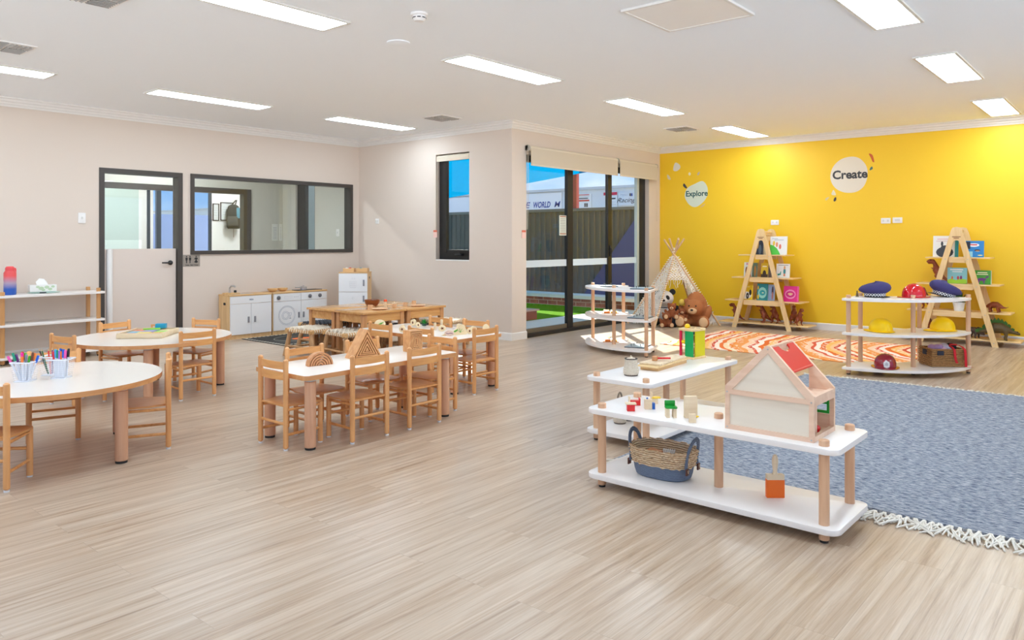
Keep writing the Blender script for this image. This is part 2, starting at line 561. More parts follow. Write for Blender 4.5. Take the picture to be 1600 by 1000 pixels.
# ------------------------------------------------------------------ interior door (to the washroom)
d1 = struct(MB().b2(3.45, 3.505, YA - .012, YA + .13, 0, 2.05).b2(4.345, 4.40, YA - .012, YA + .13, 0, 2.05)
            .b2(3.505, 4.345, YA - .012, YA + .13, 1.995, 2.05).build('door_1', m_dark, smooth=0))
lf = MB().b2(3.53, 4.335, YA + .03, YA + .07, 0.008, 1.135).b2(3.51, 3.53, YA + .03, YA + .07, 0.008, 1.135)
lf.build('door_panel', m_cream, d1, smooth=0)
MB().b2(3.51, 4.335, YA + .045, YA + .055, 1.135, 1.99).build('door_glass', m_glass2, d1, smooth=0)
g = MB(); g.lathe([(.034, .01), (.034, 1.125), (.030, 1.132)], (3.57, YA + .028, 0), 20)
g.build('finger_guard', m_trim, d1)
h = MB(); h.lathe([(.028, 0), (.028, .012), (.014, .016), (.012, .045)], n=20, M=Matrix.Translation((4.265, YA + .03, .965)) @ Matrix.Rotation(R(90), 4, 'X'))
h.tube([(4.265, YA - .012, .965), (4.235, YA - .016, .965), (4.15, YA - .014, .967)], [.010, .010, .008], 10)
h.build('door_handle', m_blk, d1)

# ------------------------------------------------------------------ long interior window
w1 = struct(MB().b2(4.50, 4.545, YA - .02, YA + .13, 1.06, 2.05).b2(6.905, 6.95, YA - .02, YA + .13, 1.06, 2.05)
            .b2(4.545, 6.905, YA - .02, YA + .13, 2.005, 2.05).b2(4.545, 6.905, YA - .02, YA + .13, 1.06, 1.105).build('window_1', m_dark, smooth=0))
MB().b2(4.545, 6.905, YA + .055, YA + .061, 1.105, 2.005).build('window_glass', m_glass2, w1, smooth=0)

# ------------------------------------------------------------------ narrow awning window
w2 = MB()
xi, xo = XB + .07, XB + .14
w2.b2(xi, xo, 6.74, 6.80, .98, 2.38).b2(xi, xo, 7.27, 7.36, .98, 2.38).b2(xi, xo, 6.80, 7.27, 2.30, 2.38).b2(xi, xo, 6.80, 7.27, .98, 1.07)
w2.b2(xi - .03, xi + .02, 7.20, 7.27, 1.07, 2.30).b2(xi - .02, xi + .02, 6.80, 7.20, 1.07, 1.11)
w2 = struct(w2.build('window_2', m_black, smooth=0))
MB().b2(xi + .02, xi + .026, 6.80, 7.24, 1.07, 2.30).build('window_glass', m_glass, w2, smooth=0)
hh = MB().b2(xi - .06, xi - .01, 6.90, 7.02, 1.03, 1.06, bev=.006)
hh.tube([(xi - .05, 6.93, 1.06), (xi - .09, 6.90, 1.075)], .008, 8)
hh.build('window_winder', m_blk, w2)
struct(MB().b2(XB - .001, XB + .07, 6.741, 7.359, .965, .98).build('trim_2', m_white, smooth=0))

# ------------------------------------------------------------------ sliding glass door
d2 = MB()
yi, yo = YC + .07, YC + .16
d2.b2(7.35, 7.37, yi, yo, .0, 2.32).b2(10.21, 10.37, yi, yo, 0, 2.32).b2(7.37, 10.21, yi, yo, 2.24, 2.32).b2(7.37, 10.21, yi - .04, yo, 0, .045)
d2 = struct(d2.build('door_2', m_black, smooth=0))
st = flat('door_stile', (40, 37, 34), 0.3)
MB().b2(8.336, 8.461, yi + .01, yi + .06, .045, 2.24).build('door_stile', m_blk, d2, smooth=0)
MB().b2(9.337, 9.434, yi + .01, yi + .06, .045, 2.24).build('door_stile', st, d2, smooth=0)
PN = ((7.37, 8.336), (8.461, 9.337), (9.434, 10.15))
mb = MB()
for a, b in PN: mb.b2(a, b, yi + .02, yi + .05, .045, .10)
mb.build('bottom_rail', flat('bronze_rail', (112, 100, 82), .35), d2, smooth=0)
MB().b2(10.15, 10.21, yi + .01, yi + .06, .045, 2.24).build('door_stile', flat('pale_stile', (198, 206, 200), .4), d2, smooth=0)
for a, b in PN:
    MB().b2(a, b, yi + .035, yi + .041, .10, 2.24).build('door_glass', m_glass, d2, smooth=0)
mf = glass('frosted_band', (.9, .95, 1), .03, haze=.72, hazecol=(.82, .90, .94))
for a, b in PN:
    MB().b2(a, b, yi + .030, yi + .034, .885, .975).build('frosted_band', mf, d2, smooth=0)
hd = MB().b2(9.37, 9.40, yi - .004, yi + .012, 1.0, 1.16, bev=.004); hd.tube([(9.385, yi - .0, 1.03), (9.385, yi - .025, 1.08), (9.385, yi - .0, 1.13)], .008, 8)
hd.build('door_handle', m_blk, d2)
pn = tag(MB().b2(8.17, 8.325, yi + .024, yi + .029, 1.30, 1.57).build('paper_notice', flat('notice_paper', (222, 226, 214), .7), smooth=0),
         'pale printed notice sheet taped to the left pane of the glass sliding door', 'notice')
mb = MB()
for k in range(9): mb.b2(8.19, 8.305, yi + .022, yi + .0238, 1.345 + k * .022, 1.352 + k * .022)
mb.build('printed_lines', flat('grey_print', (150, 150, 146), .7), pn, smooth=0)
MB().b2(8.18, 8.315, yi + .022, yi + .0238, 1.548, 1.562).b2(8.18, 8.315, yi + .022, yi + .0238, 1.315, 1.33).build('printed_border', flat('rust_print', (178, 120, 96), .7), pn, smooth=0)

# ------------------------------------------------------------------ roller blinds
m_blind = flat('blind_fabric', (206, 194, 174), 0.85, bump=.1, bscale=400)
m_blind2 = flat('blind_tube', (220, 208, 188), 0.7)
def blind(x0, x1, label, chain_x):
    t = empty('roller_blind', label, 'blind', ((x0 + x1) / 2, YC, 2.39), group='roller blinds over the sliding door')
    L = (x1 - x0) / 2
    mb = MB(); mb.tube([(-L, -.045, 0), (L, -.045, 0)], .036, 20); mb.build('roller_tube', m_blind2, t)
    mb = MB().b2(-L + .015, L - .015, -.083, -.080, -.205, 0)
    mb.build('blind_fabric', m_blind, t, smooth=0)
    MB().b2(-L + .015, L - .015, -.089, -.075, -.222, -.203, bev=.004).build('bottom_rail', m_blind2, t)
    mb = MB()
    for sx in (-1, 1): mb.tube([(sx * (L - .005), -.045, 0), (sx * (L + .008), -.045, 0)], .040, 20)
    mb.b2(-L - .008, -L, -.05, 0, -.03, .03).b2(L, L + .008, -.05, 0, -.03, .03)
    mb.build('bracket', flat('bracket_grey', (176, 172, 162), .5), t)
    c = chain_x - (x0 + x1) / 2
    lo = -1.02 if chain_x < 9 else -.86
    mb = MB(); mb.tube([(c - .012, -.05, 0), (c - .014, -.04, lo * .6), (c - .004, -.03, lo), (c + .012, -.03, lo), (c + .016, -.04, lo * .6), (c + .012, -.05, 0)], .0022, 6)
    mb.build('pull_chain', m_blind2, t)
    return t
blind(7.33, 9.36, 'wide beige roller blind over the left part of the sliding door', 7.325)
blind(9.39, 10.50, 'shorter beige roller blind over the right part of the sliding door', 10.56)
t = tag(MB().b2(7.255, 7.33, YC - .008, YC - .003, 1.26, 1.36).build('safety_tag', flat('tag_pink', (240, 200, 188), .6), smooth=0), 'small pink and white safety tag on the blind chain left of the sliding door', 'tag')
MB().b2(7.255, 7.33, YC - .0095, YC - .008, 1.335, 1.36).build('tag_header', flat('tag_red', (220, 110, 84), .6), t, smooth=0)
t = empty('roller_blind', 'small cream roller blind above the narrow tall window', 'blind', (XB, 7.05, 2.34))
mb = MB(); mb.tube([(.035, -.30, 0), (.035, .30, 0)], .028, 16); mb.build('roller_tube', m_blind2, t)
MB().b2(.004, .010, -.30, .30, -.055, .005).build('blind_fabric', m_blind2, t, smooth=0)
mb = MB(); mb.tube([(.02, .295, 0), (.018, .297, -.55), (.004, .30, -.93)], .0025, 6); mb.build('pull_chain', m_blind2, t)
t = tag(MB().b2(XB - .006, XB - .001, 7.33, 7.40, 1.27, 1.37).build('safety_tag', flat('tag_pink', (240, 200, 188), .6), smooth=0), 'small pink and white safety tag at the side of the narrow window', 'tag')
MB().b2(XB - .0075, XB - .006, 7.33, 7.40, 1.345, 1.37).build('tag_header', flat('tag_red', (220, 110, 84), .6), t, smooth=0)

# ------------------------------------------------------------------ ceiling fittings
m_panel = emit('light_diffuser', (222, 240, 255), PANEL)
m_rim = flat('lamp_rim', (225, 222, 214), .5)
rows = [(1.33, [(2.55, None), (4.99, 'large ceiling light panel in the right-hand row, nearest to the viewer'), (7.32, 'ceiling light panel in the right-hand row, middle one, above the hat shelf'), (9.79, 'ceiling light panel in the right-hand row, closest to the yellow wall')]),
        (4.26, [(2.53, 'large ceiling light panel at the top of the picture, over the chair tables'), (4.93, 'ceiling light panel in the middle row, next after the large one at the top'), (7.29, 'ceiling light panel in the middle row, beside the square air vent'), (9.77, 'ceiling light panel in the middle row, small and closest to the yellow wall')]),
        (7.48, [(1.84, 'ceiling light panel in the far-left row, cut off by the left edge'), (3.97, 'ceiling light panel in the far-left row, above the washroom door'), (6.08, 'ceiling light panel in the far-left row, nearest the narrow window')]),
        (-1.6, [(2.55, None), (7.32, None)]),
        (4.26, [(0.1, None)]), (7.48, [(-.5, None)])]
proto = None
for y, L in rows:
    for x, lab in L:
        if proto is None:
            t = proto = empty('ceiling_light', '', 'ceiling light', (x, y, H), group='recessed ceiling light panels')
            mb = MB().b2(-.63, .63, -.155, -.135, -.012, 0).b2(-.63, .63, .135, .155, -.012, 0).b2(-.63, -.61, -.135, .135, -.012, 0).b2(.61, .63, -.135, .135, -.012, 0)
            mb.build('frame', m_rim, t, smooth=0)
            MB().b2(-.61, .61, -.135, .135, -.006, -.001).build('diffuser', m_panel, t, smooth=0)
        else:
            t = copy_tree(proto); t.location = (x, y, H)
        k_out = globals().get('k_out', -1) + (0 if lab else 1)
        t['label'] = lab or 'recessed ceiling light panel out of the picture, ' + ['at the left end of the right-hand row', 'first over the near wall', 'second over the near wall', 'middle row beside the viewer', 'far-left row beside the viewer'][k_out]
m_grey = flat('vent_dark', (176, 174, 172), .6)
def vent(x, y, s, label):
    t = empty('ceiling_vent', label, 'vent', (x, y, H), group='square ceiling air vents')
    MB().b2(-s, s, -s, s, -.008, 0).build('frame', m_white, t, smooth=0)
    mb = MB()
    q = s * .46
    for sx in (-1, 1):
        for sy in (-1, 1):
            for k in range(5):
                o = -q * .8 + k * q * .4
                if sx * sy > 0: mb.box((sx * q, sy * q + o, -.012), (q * 1.7, q * .22, .006), M=Matrix.Rotation(R(35), 4, 'X'))
                else: mb.box((sx * q + o, sy * q, -.012), (q * .22, q * 1.7, .006), M=Matrix.Rotation(R(35), 4, 'Y'))
    mb.build('louvre', m_grey, t, smooth=0)
vent(6.34, 6.50, .17, 'square white air vent in the ceiling near the narrow window')
vent(9.0, 4.74, .17, 'square white air vent in the ceiling over the sliding door corner')
vent(1.86, 6.60, .17, 'white air vent in the ceiling at the left edge of the picture')
vent(1.82, 4.84, .17, 'white air vent cut off by the top edge of the picture')
t = empty('ceiling_hatch', 'beige square access hatch in the ceiling between two light rows', 'hatch', (4.42, 2.28, H))
MB().b2(-.29, .29, -.29, .29, -.01, 0).build('hatch_panel', flat('hatch_paint', (246, 242, 238), .45), t, smooth=0)
MB().b2(-.31, .31, -.31, -.29, -.014, 0).b2(-.31, .31, .29, .31, -.014, 0).b2(-.31, -.29, -.29, .29, -.014, 0).b2(.29, .31, -.29, .29, -.014, 0).build('frame', m_trim, t, smooth=0)
t = empty('smoke_detector', 'round white smoke detector on the ceiling', 'smoke detector', (3.33, 3.62, H))
mb = MB(); mb.lathe([(.055, 0), (.055, -.012), (.042, -.018), (.042, -.036), (.03, -.05), (.0005, -.052)]); mb.build('housing', m_white, t)
mb = MB()
for k in range(8):
    a = k * PI / 4; mb.box((.0425 * math.cos(a), .0425 * math.sin(a), -.031), (.003, .022, .006), rz=a)
mb.build('slot', m_blk, t, smooth=0)
t = MB(); t.lathe([(.085, 0), (.085, -.006), (.07, -.01), (.0005, -.011)])
tag(t.build('ceiling_cover', m_ceil), 'flat round white cover plate on the ceiling beyond the smoke detector', 'cover plate').location = (3.72, 4.27, H)

# ------------------------------------------------------------------ switches, outlets and signs
def plate(name, M, w, h, label, cat, kind, grp=None):
    t = empty(name, label, cat, M.translation, group=grp)
    K = M.copy(); K.translation = (0, 0, 0)
    mb = MB(); mb.prism(rrect(-w / 2, w / 2, -h / 2, h / 2, .006), 0, .009, K, bev=.002)
    mb.build('cover_plate', m_white, t)
    for dx in kind:
        mb = MB(); mb.prism(rrect(dx - .010, dx + .010, -.014, .014, .003), .009, .0125, K)
        mb.build('switch_rocker' if 'switch' in name else 'socket', flat('rocker_grey', (214, 212, 208), .4), t)
MD = lambda y, z: wallM((XD - .001, y, z), (0, -1, 0), (-1, 0, 0))
MA = lambda x, z: wallM((x, YA - .001, z), (1, 0, 0), (0, -1, 0))
MBw = lambda y, z: wallM((XB - .001, y, z), (0, -1, 0), (-1, 0, 0))
plate('power_outlet', MD(4.16, 1.49), .115, .072, 'white power outlet on the yellow wall above the far A-frame shelf', 'power outlet', (-.028, .028))
plate('power_outlet', MD(2.69, 1.49), .115, .072, 'left one of two white outlets side by side on the yellow wall', 'power outlet', (-.028, .028))
plate('power_outlet', MD(2.55, 1.495), .115, .072, 'right one of two white outlets side by side on the yellow wall', 'power outlet', (-.02, 0, .02))
plate('light_switch', MA(3.27, 1.48), .075, .115, 'white light switch on the wall left of the washroom door', 'light switch', (0,))
plate('light_switch', MBw(8.57, 1.51), .075, .075, 'small white light switch near the corner left of the narrow window', 'light switch', (-.015, .015))

t = empty('washroom_sign', 'grey washroom sign with three black figures beside the door frame', 'sign', (4.515, YA - .001, .985))
K = wallM((0, 0, 0), (1, 0, 0), (0, -1, 0))
mb = MB(); mb.prism(rrect(-.105, .105, -.072, .072, .004), 0, .004, K); mb.build('sign_plate', flat('sign_grey', (150, 140, 130), .4), t, smooth=0)
mb = MB()
for cx, skirt in ((-.065, 0), (-.022, 0), (.055, 1)):
    mb.prism([(cx + .008 * math.cos(a * PI / 6), .05 + .008 * math.sin(a * PI / 6)) for a in range(12)], .004, .0055, K)
    if not skirt:
        mb.prism([(cx - .014, .038), (cx + .014, .038), (cx + .012, .005), (cx + .006, .005), (cx + .005, -.03), (cx - .005, -.03), (cx - .006, .005), (cx - .012, .005)], .004, .0055, K)
    else:
        mb.prism([(cx - .012, .038), (cx + .012, .038), (cx + .028, .012), (cx + .010, .02), (cx + .008, .002), (cx + .026, -.018), (cx, -.03), (cx - .026, -.018), (cx - .008, .002), (cx - .010, .02), (cx - .028, .012)], .004, .0055, K)
mb.build('pictogram', m_blk, t, smooth=0)
text_mesh('lettering', 'Unisex  Baby Change', .019, m_blk, t, K @ Matrix.Translation((0, -.053, .0042)), offset=.0006)

# ------------------------------------------------------------------ wall stickers
def blob(pts, n=5):
    P = [Vector(p) for p in pts]; k = len(P); out = []
    for i in range(k):
        a, b, c, d = P[i - 1], P[i], P[(i + 1) % k], P[(i + 2) % k]
        for j in range(n):
            t_ = j / n
            out.append(0.5 * ((2 * b) + (-a + c) * t_ + (2 * a - 5 * b + 4 * c - d) * t_ * t_ + (-a + 3 * b - 3 * c + d) * t_ ** 3))
    return [(p.x, p.y) for p in out]
def px_on_D(u, v):     # a point of the yellow wall from its bearing
    F = 1182; a = R(40.4); l_ = (u - 800) / F
    rx = math.cos(a) + l_ * math.sin(a); ry = math.sin(a) - l_ * math.cos(a)
    t_ = (XD - .001) / rx
    return ry * t_, 1.238 - (v - 375) / F * t_
def sticker(pts, col, label, name='wall_sticker'):
    q = [px_on_D(*p) for p in pts]
    cy = sum(a for a, b in q) / len(q); cz = sum(b for a, b in q) / len(q)
    K = wallM((0, 0, 0), (0, -1, 0), (-1, 0, 0))
    mb = MB(); mb.prism(blob([(-(a - cy), b - cz) for a, b in q]), 0, .0012, K)
    o = mb.build(name, flat('sticker_%d_%d_%d' % col, col, .6), smooth=0)
    o.location = (XD - .001, cy, cz)
    return tag(o, label, 'wall sticker', 'pebble-shaped stickers on the yellow wall')
Z = lambda x, y: (1020 + x / 4.444, 220 + y / 4.443)
o = sticker([Z(345, 280), Z(378, 320), Z(378, 380), Z(345, 430), Z(295, 460), Z(250, 440), Z(222, 385), Z(240, 330), Z(290, 300)], (214, 224, 206), 'pale mint round wall sticker reading Explore')
text_mesh('lettering', 'Explore', .118, flat('teal_ink', (40, 92, 92), .6), o, wallM((-.001, 0, .005), (0, -1, 0), (-1, 0, 0)), offset=.003)
o = sticker([Z(1380, 110), Z(1440, 125), Z(1485, 180), Z(1490, 250), Z(1465, 315), Z(1410, 355), Z(1330, 358), Z(1265, 325), Z(1233, 260), Z(1250, 185), Z(1305, 130)], (228, 219, 203), 'large off-white round wall sticker reading Create')
text_mesh('lettering', 'Create', .16, flat('charcoal_ink', (62, 62, 66), .6), o, wallM((-.001, 0, .0), (0, -1, 0), (-1, 0, 0)), offset=.005)
for pts, col, lab in [([(155, 153), (185, 165), (190, 190), (165, 210), (142, 202)], (226, 222, 210), 'white pebble sticker, topmost of those around Explore'),
                      ([(100, 235), (115, 245), (124, 268), (105, 265)], (214, 204, 176), 'beige pebble sticker at the far left near the corner'),
                      ([(255, 218), (264, 230), (255, 242), (247, 230)], (232, 222, 190), 'tiny cream pebble sticker right above Explore'),
                      ([(325, 214), (322, 232), (310, 240), (312, 224)], (200, 184, 168), 'tiny taupe pebble sticker above the right side of Explore'),
                      ([(218, 296), (238, 325), (228, 330), (210, 312)], (74, 70, 72), 'dark charcoal pebble sticker touching the upper left of Explore'),
                      ([(365, 436), (350, 455), (330, 462), (345, 445)], (222, 186, 128), 'thin tan pebble sticker below Explore'),
                      ([(1500, 90), (1525, 98), (1538, 145), (1526, 145), (1515, 120)], (206, 98, 44), 'rust orange curved sticker at the upper right of Create'),
                      ([(1522, 178), (1527, 195), (1506, 205), (1510, 188)], (72, 110, 104), 'teal pebble sticker right of Create'),
                      ([(1256, 342), (1272, 376), (1242, 374), (1245, 355)], (232, 222, 190), 'cream pebble sticker below the left side of Create'),
                      ([(1225, 390), (1212, 410), (1198, 412), (1202, 398)], (222, 200, 150), 'beige pebble sticker lowest left of Create'),
                      ([(1272, 392), (1274, 410), (1262, 422), (1255, 414), (1262, 396)], (70, 64, 62), 'dark brown pebble sticker below Create')]:
    sticker([Z(*p) for p in pts], col, lab)
# ------------------------------------------------------------------ children's chairs
def make_chair(loc, rz, label):
    t = empty('child_chair', label, 'chair', loc, rz, 'small beech chairs around the low white tables')
    r = .0155
    for x in (-.135, .135):
        mb = MB(); mb.cyl((x, 0), r, .008, .536, 16, bev=.008)
        l_ = mb.build('leg', m_chair, t)
        MB().cyl((x, 0), .0135, 0, .009, 14).build('glide', m_glide, l_)
        mb = MB(); mb.cyl((x * .96, .245), r, .008, .252, 16)
        l_ = mb.build('leg', m_chair, t)
        MB().cyl((x * .96, .245), .0135, 0, .009, 14).build('glide', m_glide, l_)
    # seat: thin ply, wider and rounded at the front, slightly dished
    P = [(-.118, -.004), (.118, -.004), (.122, .05), (.148, .10), (.152, .20)] + [(.152 - .05 * (1 - math.cos(R(a))), .225 + .045 * math.sin(R(a))) for a in (20, 45, 70, 90)]
    P += [(-x, y) for x, y in reversed(P[2:])]
    mb = MB(); mb.prism(P, .252, .264, bev=.003)
    mb.build('seat', m_seat, t)
    def slat(z0, z1):
        mb = MB()
        n = 8
        rings = []
        for i in range(n + 1):
            u = -1 + 2 * i / n; x = u * .128; y = -.016 * (1 - u * u)
            rings.append([(x, y - .005, z0), (x, y + .005, z0), (x, y + .005, z1), (x, y - .005, z1)])
        mb.loft(rings); mb.build('back_slat', m_chairx, t)
    slat(.474, .518); slat(.412, .458)
    def rod(p, q, rr=.0085): MB().tube([p, q], rr, 10).build('stretcher', m_chairx, t)
    rod((-.13, 0, .152), (.13, 0, .152)); rod((-.128, .245, .150), (.128, .245, .150))
    for x in (-1, 1):
        rod((x * .135, 0, .090), (x * .13, .245, .090)); rod((x * .135, 0, .236), (x * .13, .245, .236))
    return t
def chair_at(x, y, deg, label):
    rz = R(deg - 90)
    global chair0
    if chair0 is None:
        chair0 = make_chair((x, y, 0), rz, label); return chair0
    return dup(chair0, (x, y, 0), rz, label)
chair0 = None
chair_at(2.885 + .12, 3.715, 90, 'beech child chair, left one of two on the near long side of the middle table')
chair_at(3.465, 3.715, 90, 'beech child chair, right one of two on the near long side of the middle table')
chair_at(2.525, 4.03, 0, 'beech child chair at the left short end of the middle table')
chair_at(3.915, 4.01, 180, 'beech child chair at the right short end of the middle table')
chair_at(2.955, 4.335, 270, 'beech child chair on the far side of the middle table behind the wooden rainbow')
chair_at(3.44, 4.335, 270, 'beech child chair on the far side of the middle table behind the wooden triangle')
chair_at(1.12, 4.39, 48.6, 'beech child chair cut by the left picture edge in front of the near round table')
chair_at(2.155, 4.585, 154.8, 'beech child chair seen edge-on at the right of the near round table')
chair_at(1.79, 5.375, 251, 'beech child chair behind the pencil cups on the near round table')
chair_at(2.915, 5.71, 90, 'beech child chair on the near right side of the far round table')
chair_at(3.40, 6.51, 203.7, 'beech child chair at the far right side of the far round table')
chair_at(2.77, 6.885, 284, 'beech child chair at the far left side of the far round table')
chair_at(2.128, 6.217, 13.5, 'beech child chair at the left end of the far round table')
chair_at(4.545, 4.15, 90, 'beech child chair at the near short end of the vegetable toy table')
chair_at(4.195, 5.05, 0, 'beech child chair, farther one on the left side of the vegetable toy table')
chair_at(4.21, 4.56, 0, 'beech child chair, nearer one on the left side of the vegetable toy table')
chair_at(4.89, 5.03, 180, 'beech child chair, farther one on the right side of the vegetable toy table')
chair_at(4.91, 4.60, 184, 'beech child chair, nearer one on the right side of the vegetable toy table')

# ------------------------------------------------------------------ low white tables
m_edge = wood('beech_edge', (204, 142, 90), (222, 164, 108), 'X', .4)
m_leg = wood('table_leg_beech', (204, 150, 116), (222, 174, 140), 'Z', .4)
m_top = flat('warm_laminate', (236, 227, 217), 0.22)
def table(poly, legs, loc, label):
    t = empty('activity_table', label, 'table', loc, 0)
    mb = MB(); mb.prism(poly, .419, .447, bev=.003)
    mb.bm.faces.ensure_lookup_table()
    mb.bm.normal_update()
    for f in mb.bm.faces:
        if f.calc_center_median().z > .4465: f.material_index = 1
    mb.build('tabletop', [m_edge, m_top], t)
    for x, y in legs:
        mb = MB(); mb.cyl((x, y), .034, .012, .405, 24, bev=.004); l_ = mb.build('leg', m_leg, t)
        MB().cyl((x, y), .031, 0, .013, 20).build('foot_pad', m_foot, l_)
        MB().cyl((x, y), .033, .405, .419, 20).build('collar', flat('pale_collar', (212, 216, 218), .4), l_)
    return t
circ = lambda r, n=72: [(r * math.cos(2 * PI * i / n), r * math.sin(2 * PI * i / n)) for i in range(n)]
table(circ(.59), [(.51 * math.cos(R(a)), .51 * math.sin(R(a))) for a in (-66, 24, 114, 204)], (1.59, 4.85, 0), 'near round white-topped table with beech edge at the left, holding pencil cups')
table(circ(.605), [(.52 * math.cos(R(a)), .52 * math.sin(R(a))) for a in (-22, 64, 155, 242)], (2.83, 6.29, 0), 'far round white-topped table with beech edge, holding the wooden tile tray')
hx, hy = .63, .28
table(rrect(-hx, hx, -hy, hy, .04), [(sx * (hx - .075), sy * (hy - .065)) for sx in (-1, 1) for sy in (-1, 1)], (3.19, 4.025, 0), 'rectangular white-topped table with beech edge holding the wooden rainbow and triangle')
hx, hy = .29, .60
table(rrect(-hx, hx, -hy, hy, .04), [(sx * (hx - .065), sy * (hy - .075)) for sx in (-1, 1) for sy in (-1, 1)], (4.555, 4.82, 0), 'rectangular white-topped table with beech edge holding green and wooden play vegetables')
TZ = .447

# ------------------------------------------------------------------ pencil cups and pens
m_wire = flat('white_mesh', (238, 240, 246), .4)
def pencil_cup(x, y, rz, label, s=1.28):
    t = empty('pencil_cup', label, 'cup', (x, y, TZ), rz, 'white mesh pencil cups')
    b, tp, h = .030 * s, .041 * s, .108
    def sq(z, q): return [(-q, -q, z), (q, -q, z), (q, q, z), (-q, q, z)]
    mb = MB()
    for z, q, r in ((.002, b, .0032), (h, tp, .0044)): mb.tube(sq(z, q), r, 6, closed=True)
    mb.build('rim', m_wire, t)
    mb = MB()
    for i in range(1, 9):
        f = i / 9; q = b + (tp - b) * f; mb.tube(sq(.002 + (h - .002) * f, q), .0005, 4, closed=True)
    for k in range(9):
        u = -1 + 2 * k / 8
        for a in range(4):
            c, s_ = math.cos(a * PI / 2), math.sin(a * PI / 2)
            p = lambda q: (q * (u * c - s_), q * (u * s_ + c))
            mb.tube([(*p(b), .002), (*p(tp), h)], .0005, 4, cap=False)
    mb.box((0, 0, .0015), (2 * b, 2 * b, .003))
    mb.build('mesh_wall', m_wire, t, smooth=0)
    return t
cols = {'blue': (30, 98, 208), 'orange': (240, 120, 40), 'green': (70, 186, 40), 'brown': (110, 66, 40), 'grey': (120, 130, 150), 'magenta': (236, 20, 150), 'purple': (104, 50, 130), 'teal': (20, 140, 110), 'pink': (240, 90, 170), 'red': (220, 36, 50), 'light blue': (70, 160, 210), 'dark green': (20, 100, 60), 'black': (40, 40, 46), 'lilac': (170, 110, 200), 'yellow': (230, 190, 60)}
def pen(x, y, dx, dy, col, label, kind='marker', L=.15, grp='pens in the mesh cups'):
    base = Vector((x, y, TZ + .006)); top = base + Vector((dx, dy, L))
    d = top - base
    mc = flat('ink_' + col.replace(' ', '_'), cols[col], .35)
    t = empty('felt_pen' if kind == 'marker' else 'pencil', label, 'pen' if kind == 'marker' else 'pencil', base, group=grp)
    mb = MB()
    if kind == 'marker':
        mb.tube([(0, 0, 0), d * .72], .0058, 8); mb.build('barrel', flat('pen_white', (226, 230, 238), .3) if kind == 'marker' else mc, t)
        mb = MB(); mb.tube([d * .70, d * .98, d], [.0072, .0072, .005], 8); mb.build('cap', mc, t)
    else:
        mb.tube([(0, 0, 0), d * .9], .0040, 6); mb.build('barrel', mc, t)
        mb = MB(); mb.tube([d * .9, d], [.0040, .0012], 6); mb.build('tip', flat('pencil_wood', (226, 190, 150), .6), t)
pencil_cup(1.462, 4.83, R(42), 'white mesh cup holding thick coloured markers, leftmost cup')
for i, (c, px, py, tx, ty) in enumerate([('blue', .014, -.008, .030, -.022), ('orange', .016, .006, .024, -.002), ('brown', .008, -.012, .014, -.018), ('green', .002, -.004, .012, -.012),
        ('grey', -.004, -.010, .002, -.012), ('magenta', -.010, 0, -.004, -.004), ('orange', -.012, -.012, -.008, -.012), ('purple', -.008, .010, -.022, .012), ('teal', -.014, .004, -.030, .016), ('pink', -.016, .012, -.040, .034), ('green', .006, .014, .006, .024), ('red', .0, .016, -.002, .016)]):
    pen(1.462 + px * 1.3, 4.83 + py * 1.3, tx * 1.2, ty * 1.2, c, '%s felt marker standing in the leftmost mesh cup%s' % (c, ', near its middle' if i in (3, 6) else ', towards its edge' if i in (1, 10) else ''), L=.135 + .01 * (i % 3))
pencil_cup(1.63, 4.785, R(42), 'white mesh cup packed with clear-capped felt pens, front right cup')
seq = ['red', 'orange', 'light blue', 'yellow', 'teal', 'blue', 'lilac', 'brown', 'orange', 'red', 'blue', 'purple', 'pink', 'black']
pos = ['front row', 'back row']
n = 0
for i in range(7):
    for j in range(2):
        c = seq[n]; n += 1
        u = (-.024 + .008 * i); v = -.012 + .022 * j
        ca, sa = math.cos(R(-50)), math.sin(R(-50))
        dx, dy = u * ca - v * sa, u * sa + v * ca
        pen(1.63 + dx, 4.785 + dy, dx * .45, dy * .45, c, '%s slim felt pen in the packed right mesh cup, %s, %s' % (c, pos[j], ['far right', 'right', 'right of centre', 'centre', 'left of centre', 'left', 'far left'][6 - i]), L=.148 + .004 * ((i * 3 + j) % 4))
pencil_cup(1.63, 4.935, R(42), 'white mesh cup with a few leaning pencils, half hidden behind the packed cup')
for c, px, py, tx, ty in [('dark green', -.012, .004, -.030, .020), ('red', -.004, -.004, -.012, .010), ('black', -.010, .012, -.040, .030), ('purple', .006, .008, .004, .014), ('brown', .010, -.008, .02, -.01)]:
    pen(1.63 + px * 1.3, 4.935 + py * 1.3, tx, ty, c, '%s pencil leaning in the rear mesh cup' % c, 'pencil', L=.15)

# ------------------------------------------------------------------ tile tray on the far round table
t = empty('tile_tray', 'shallow pale wooden tray full of coloured tiles on the far round table', 'tray', (2.82, 6.35, TZ), R(-44))
mb = MB()
w_, d_ = .175, .20
mb.b2(-w_, w_, -d_, -d_ + .012, 0, .042).b2(-w_, w_, d_ - .012, d_, 0, .042).b2(-w_, -w_ + .012, -d_ + .012, d_ - .012, 0, .042).b2(w_ - .012, w_, -d_ + .012, d_ - .012, 0, .042)
mb.b2(-w_, w_, -d_, d_, 0, .006)
mb.build('tray_frame', wood('tray_pine', (228, 204, 164), (240, 222, 190), 'X', .5), t, smooth=0)
tile = {'rose': (214, 150, 150), 'yellow': (240, 214, 110), 'orange': (240, 176, 96), 'sky blue': (130, 190, 210), 'violet': (170, 160, 210), 'lime': (180, 220, 110), 'coral': (236, 140, 100), 'mint': (160, 216, 190), 'sand': (230, 200, 150)}
ca, sa = math.cos(R(-44)), math.sin(R(-44))
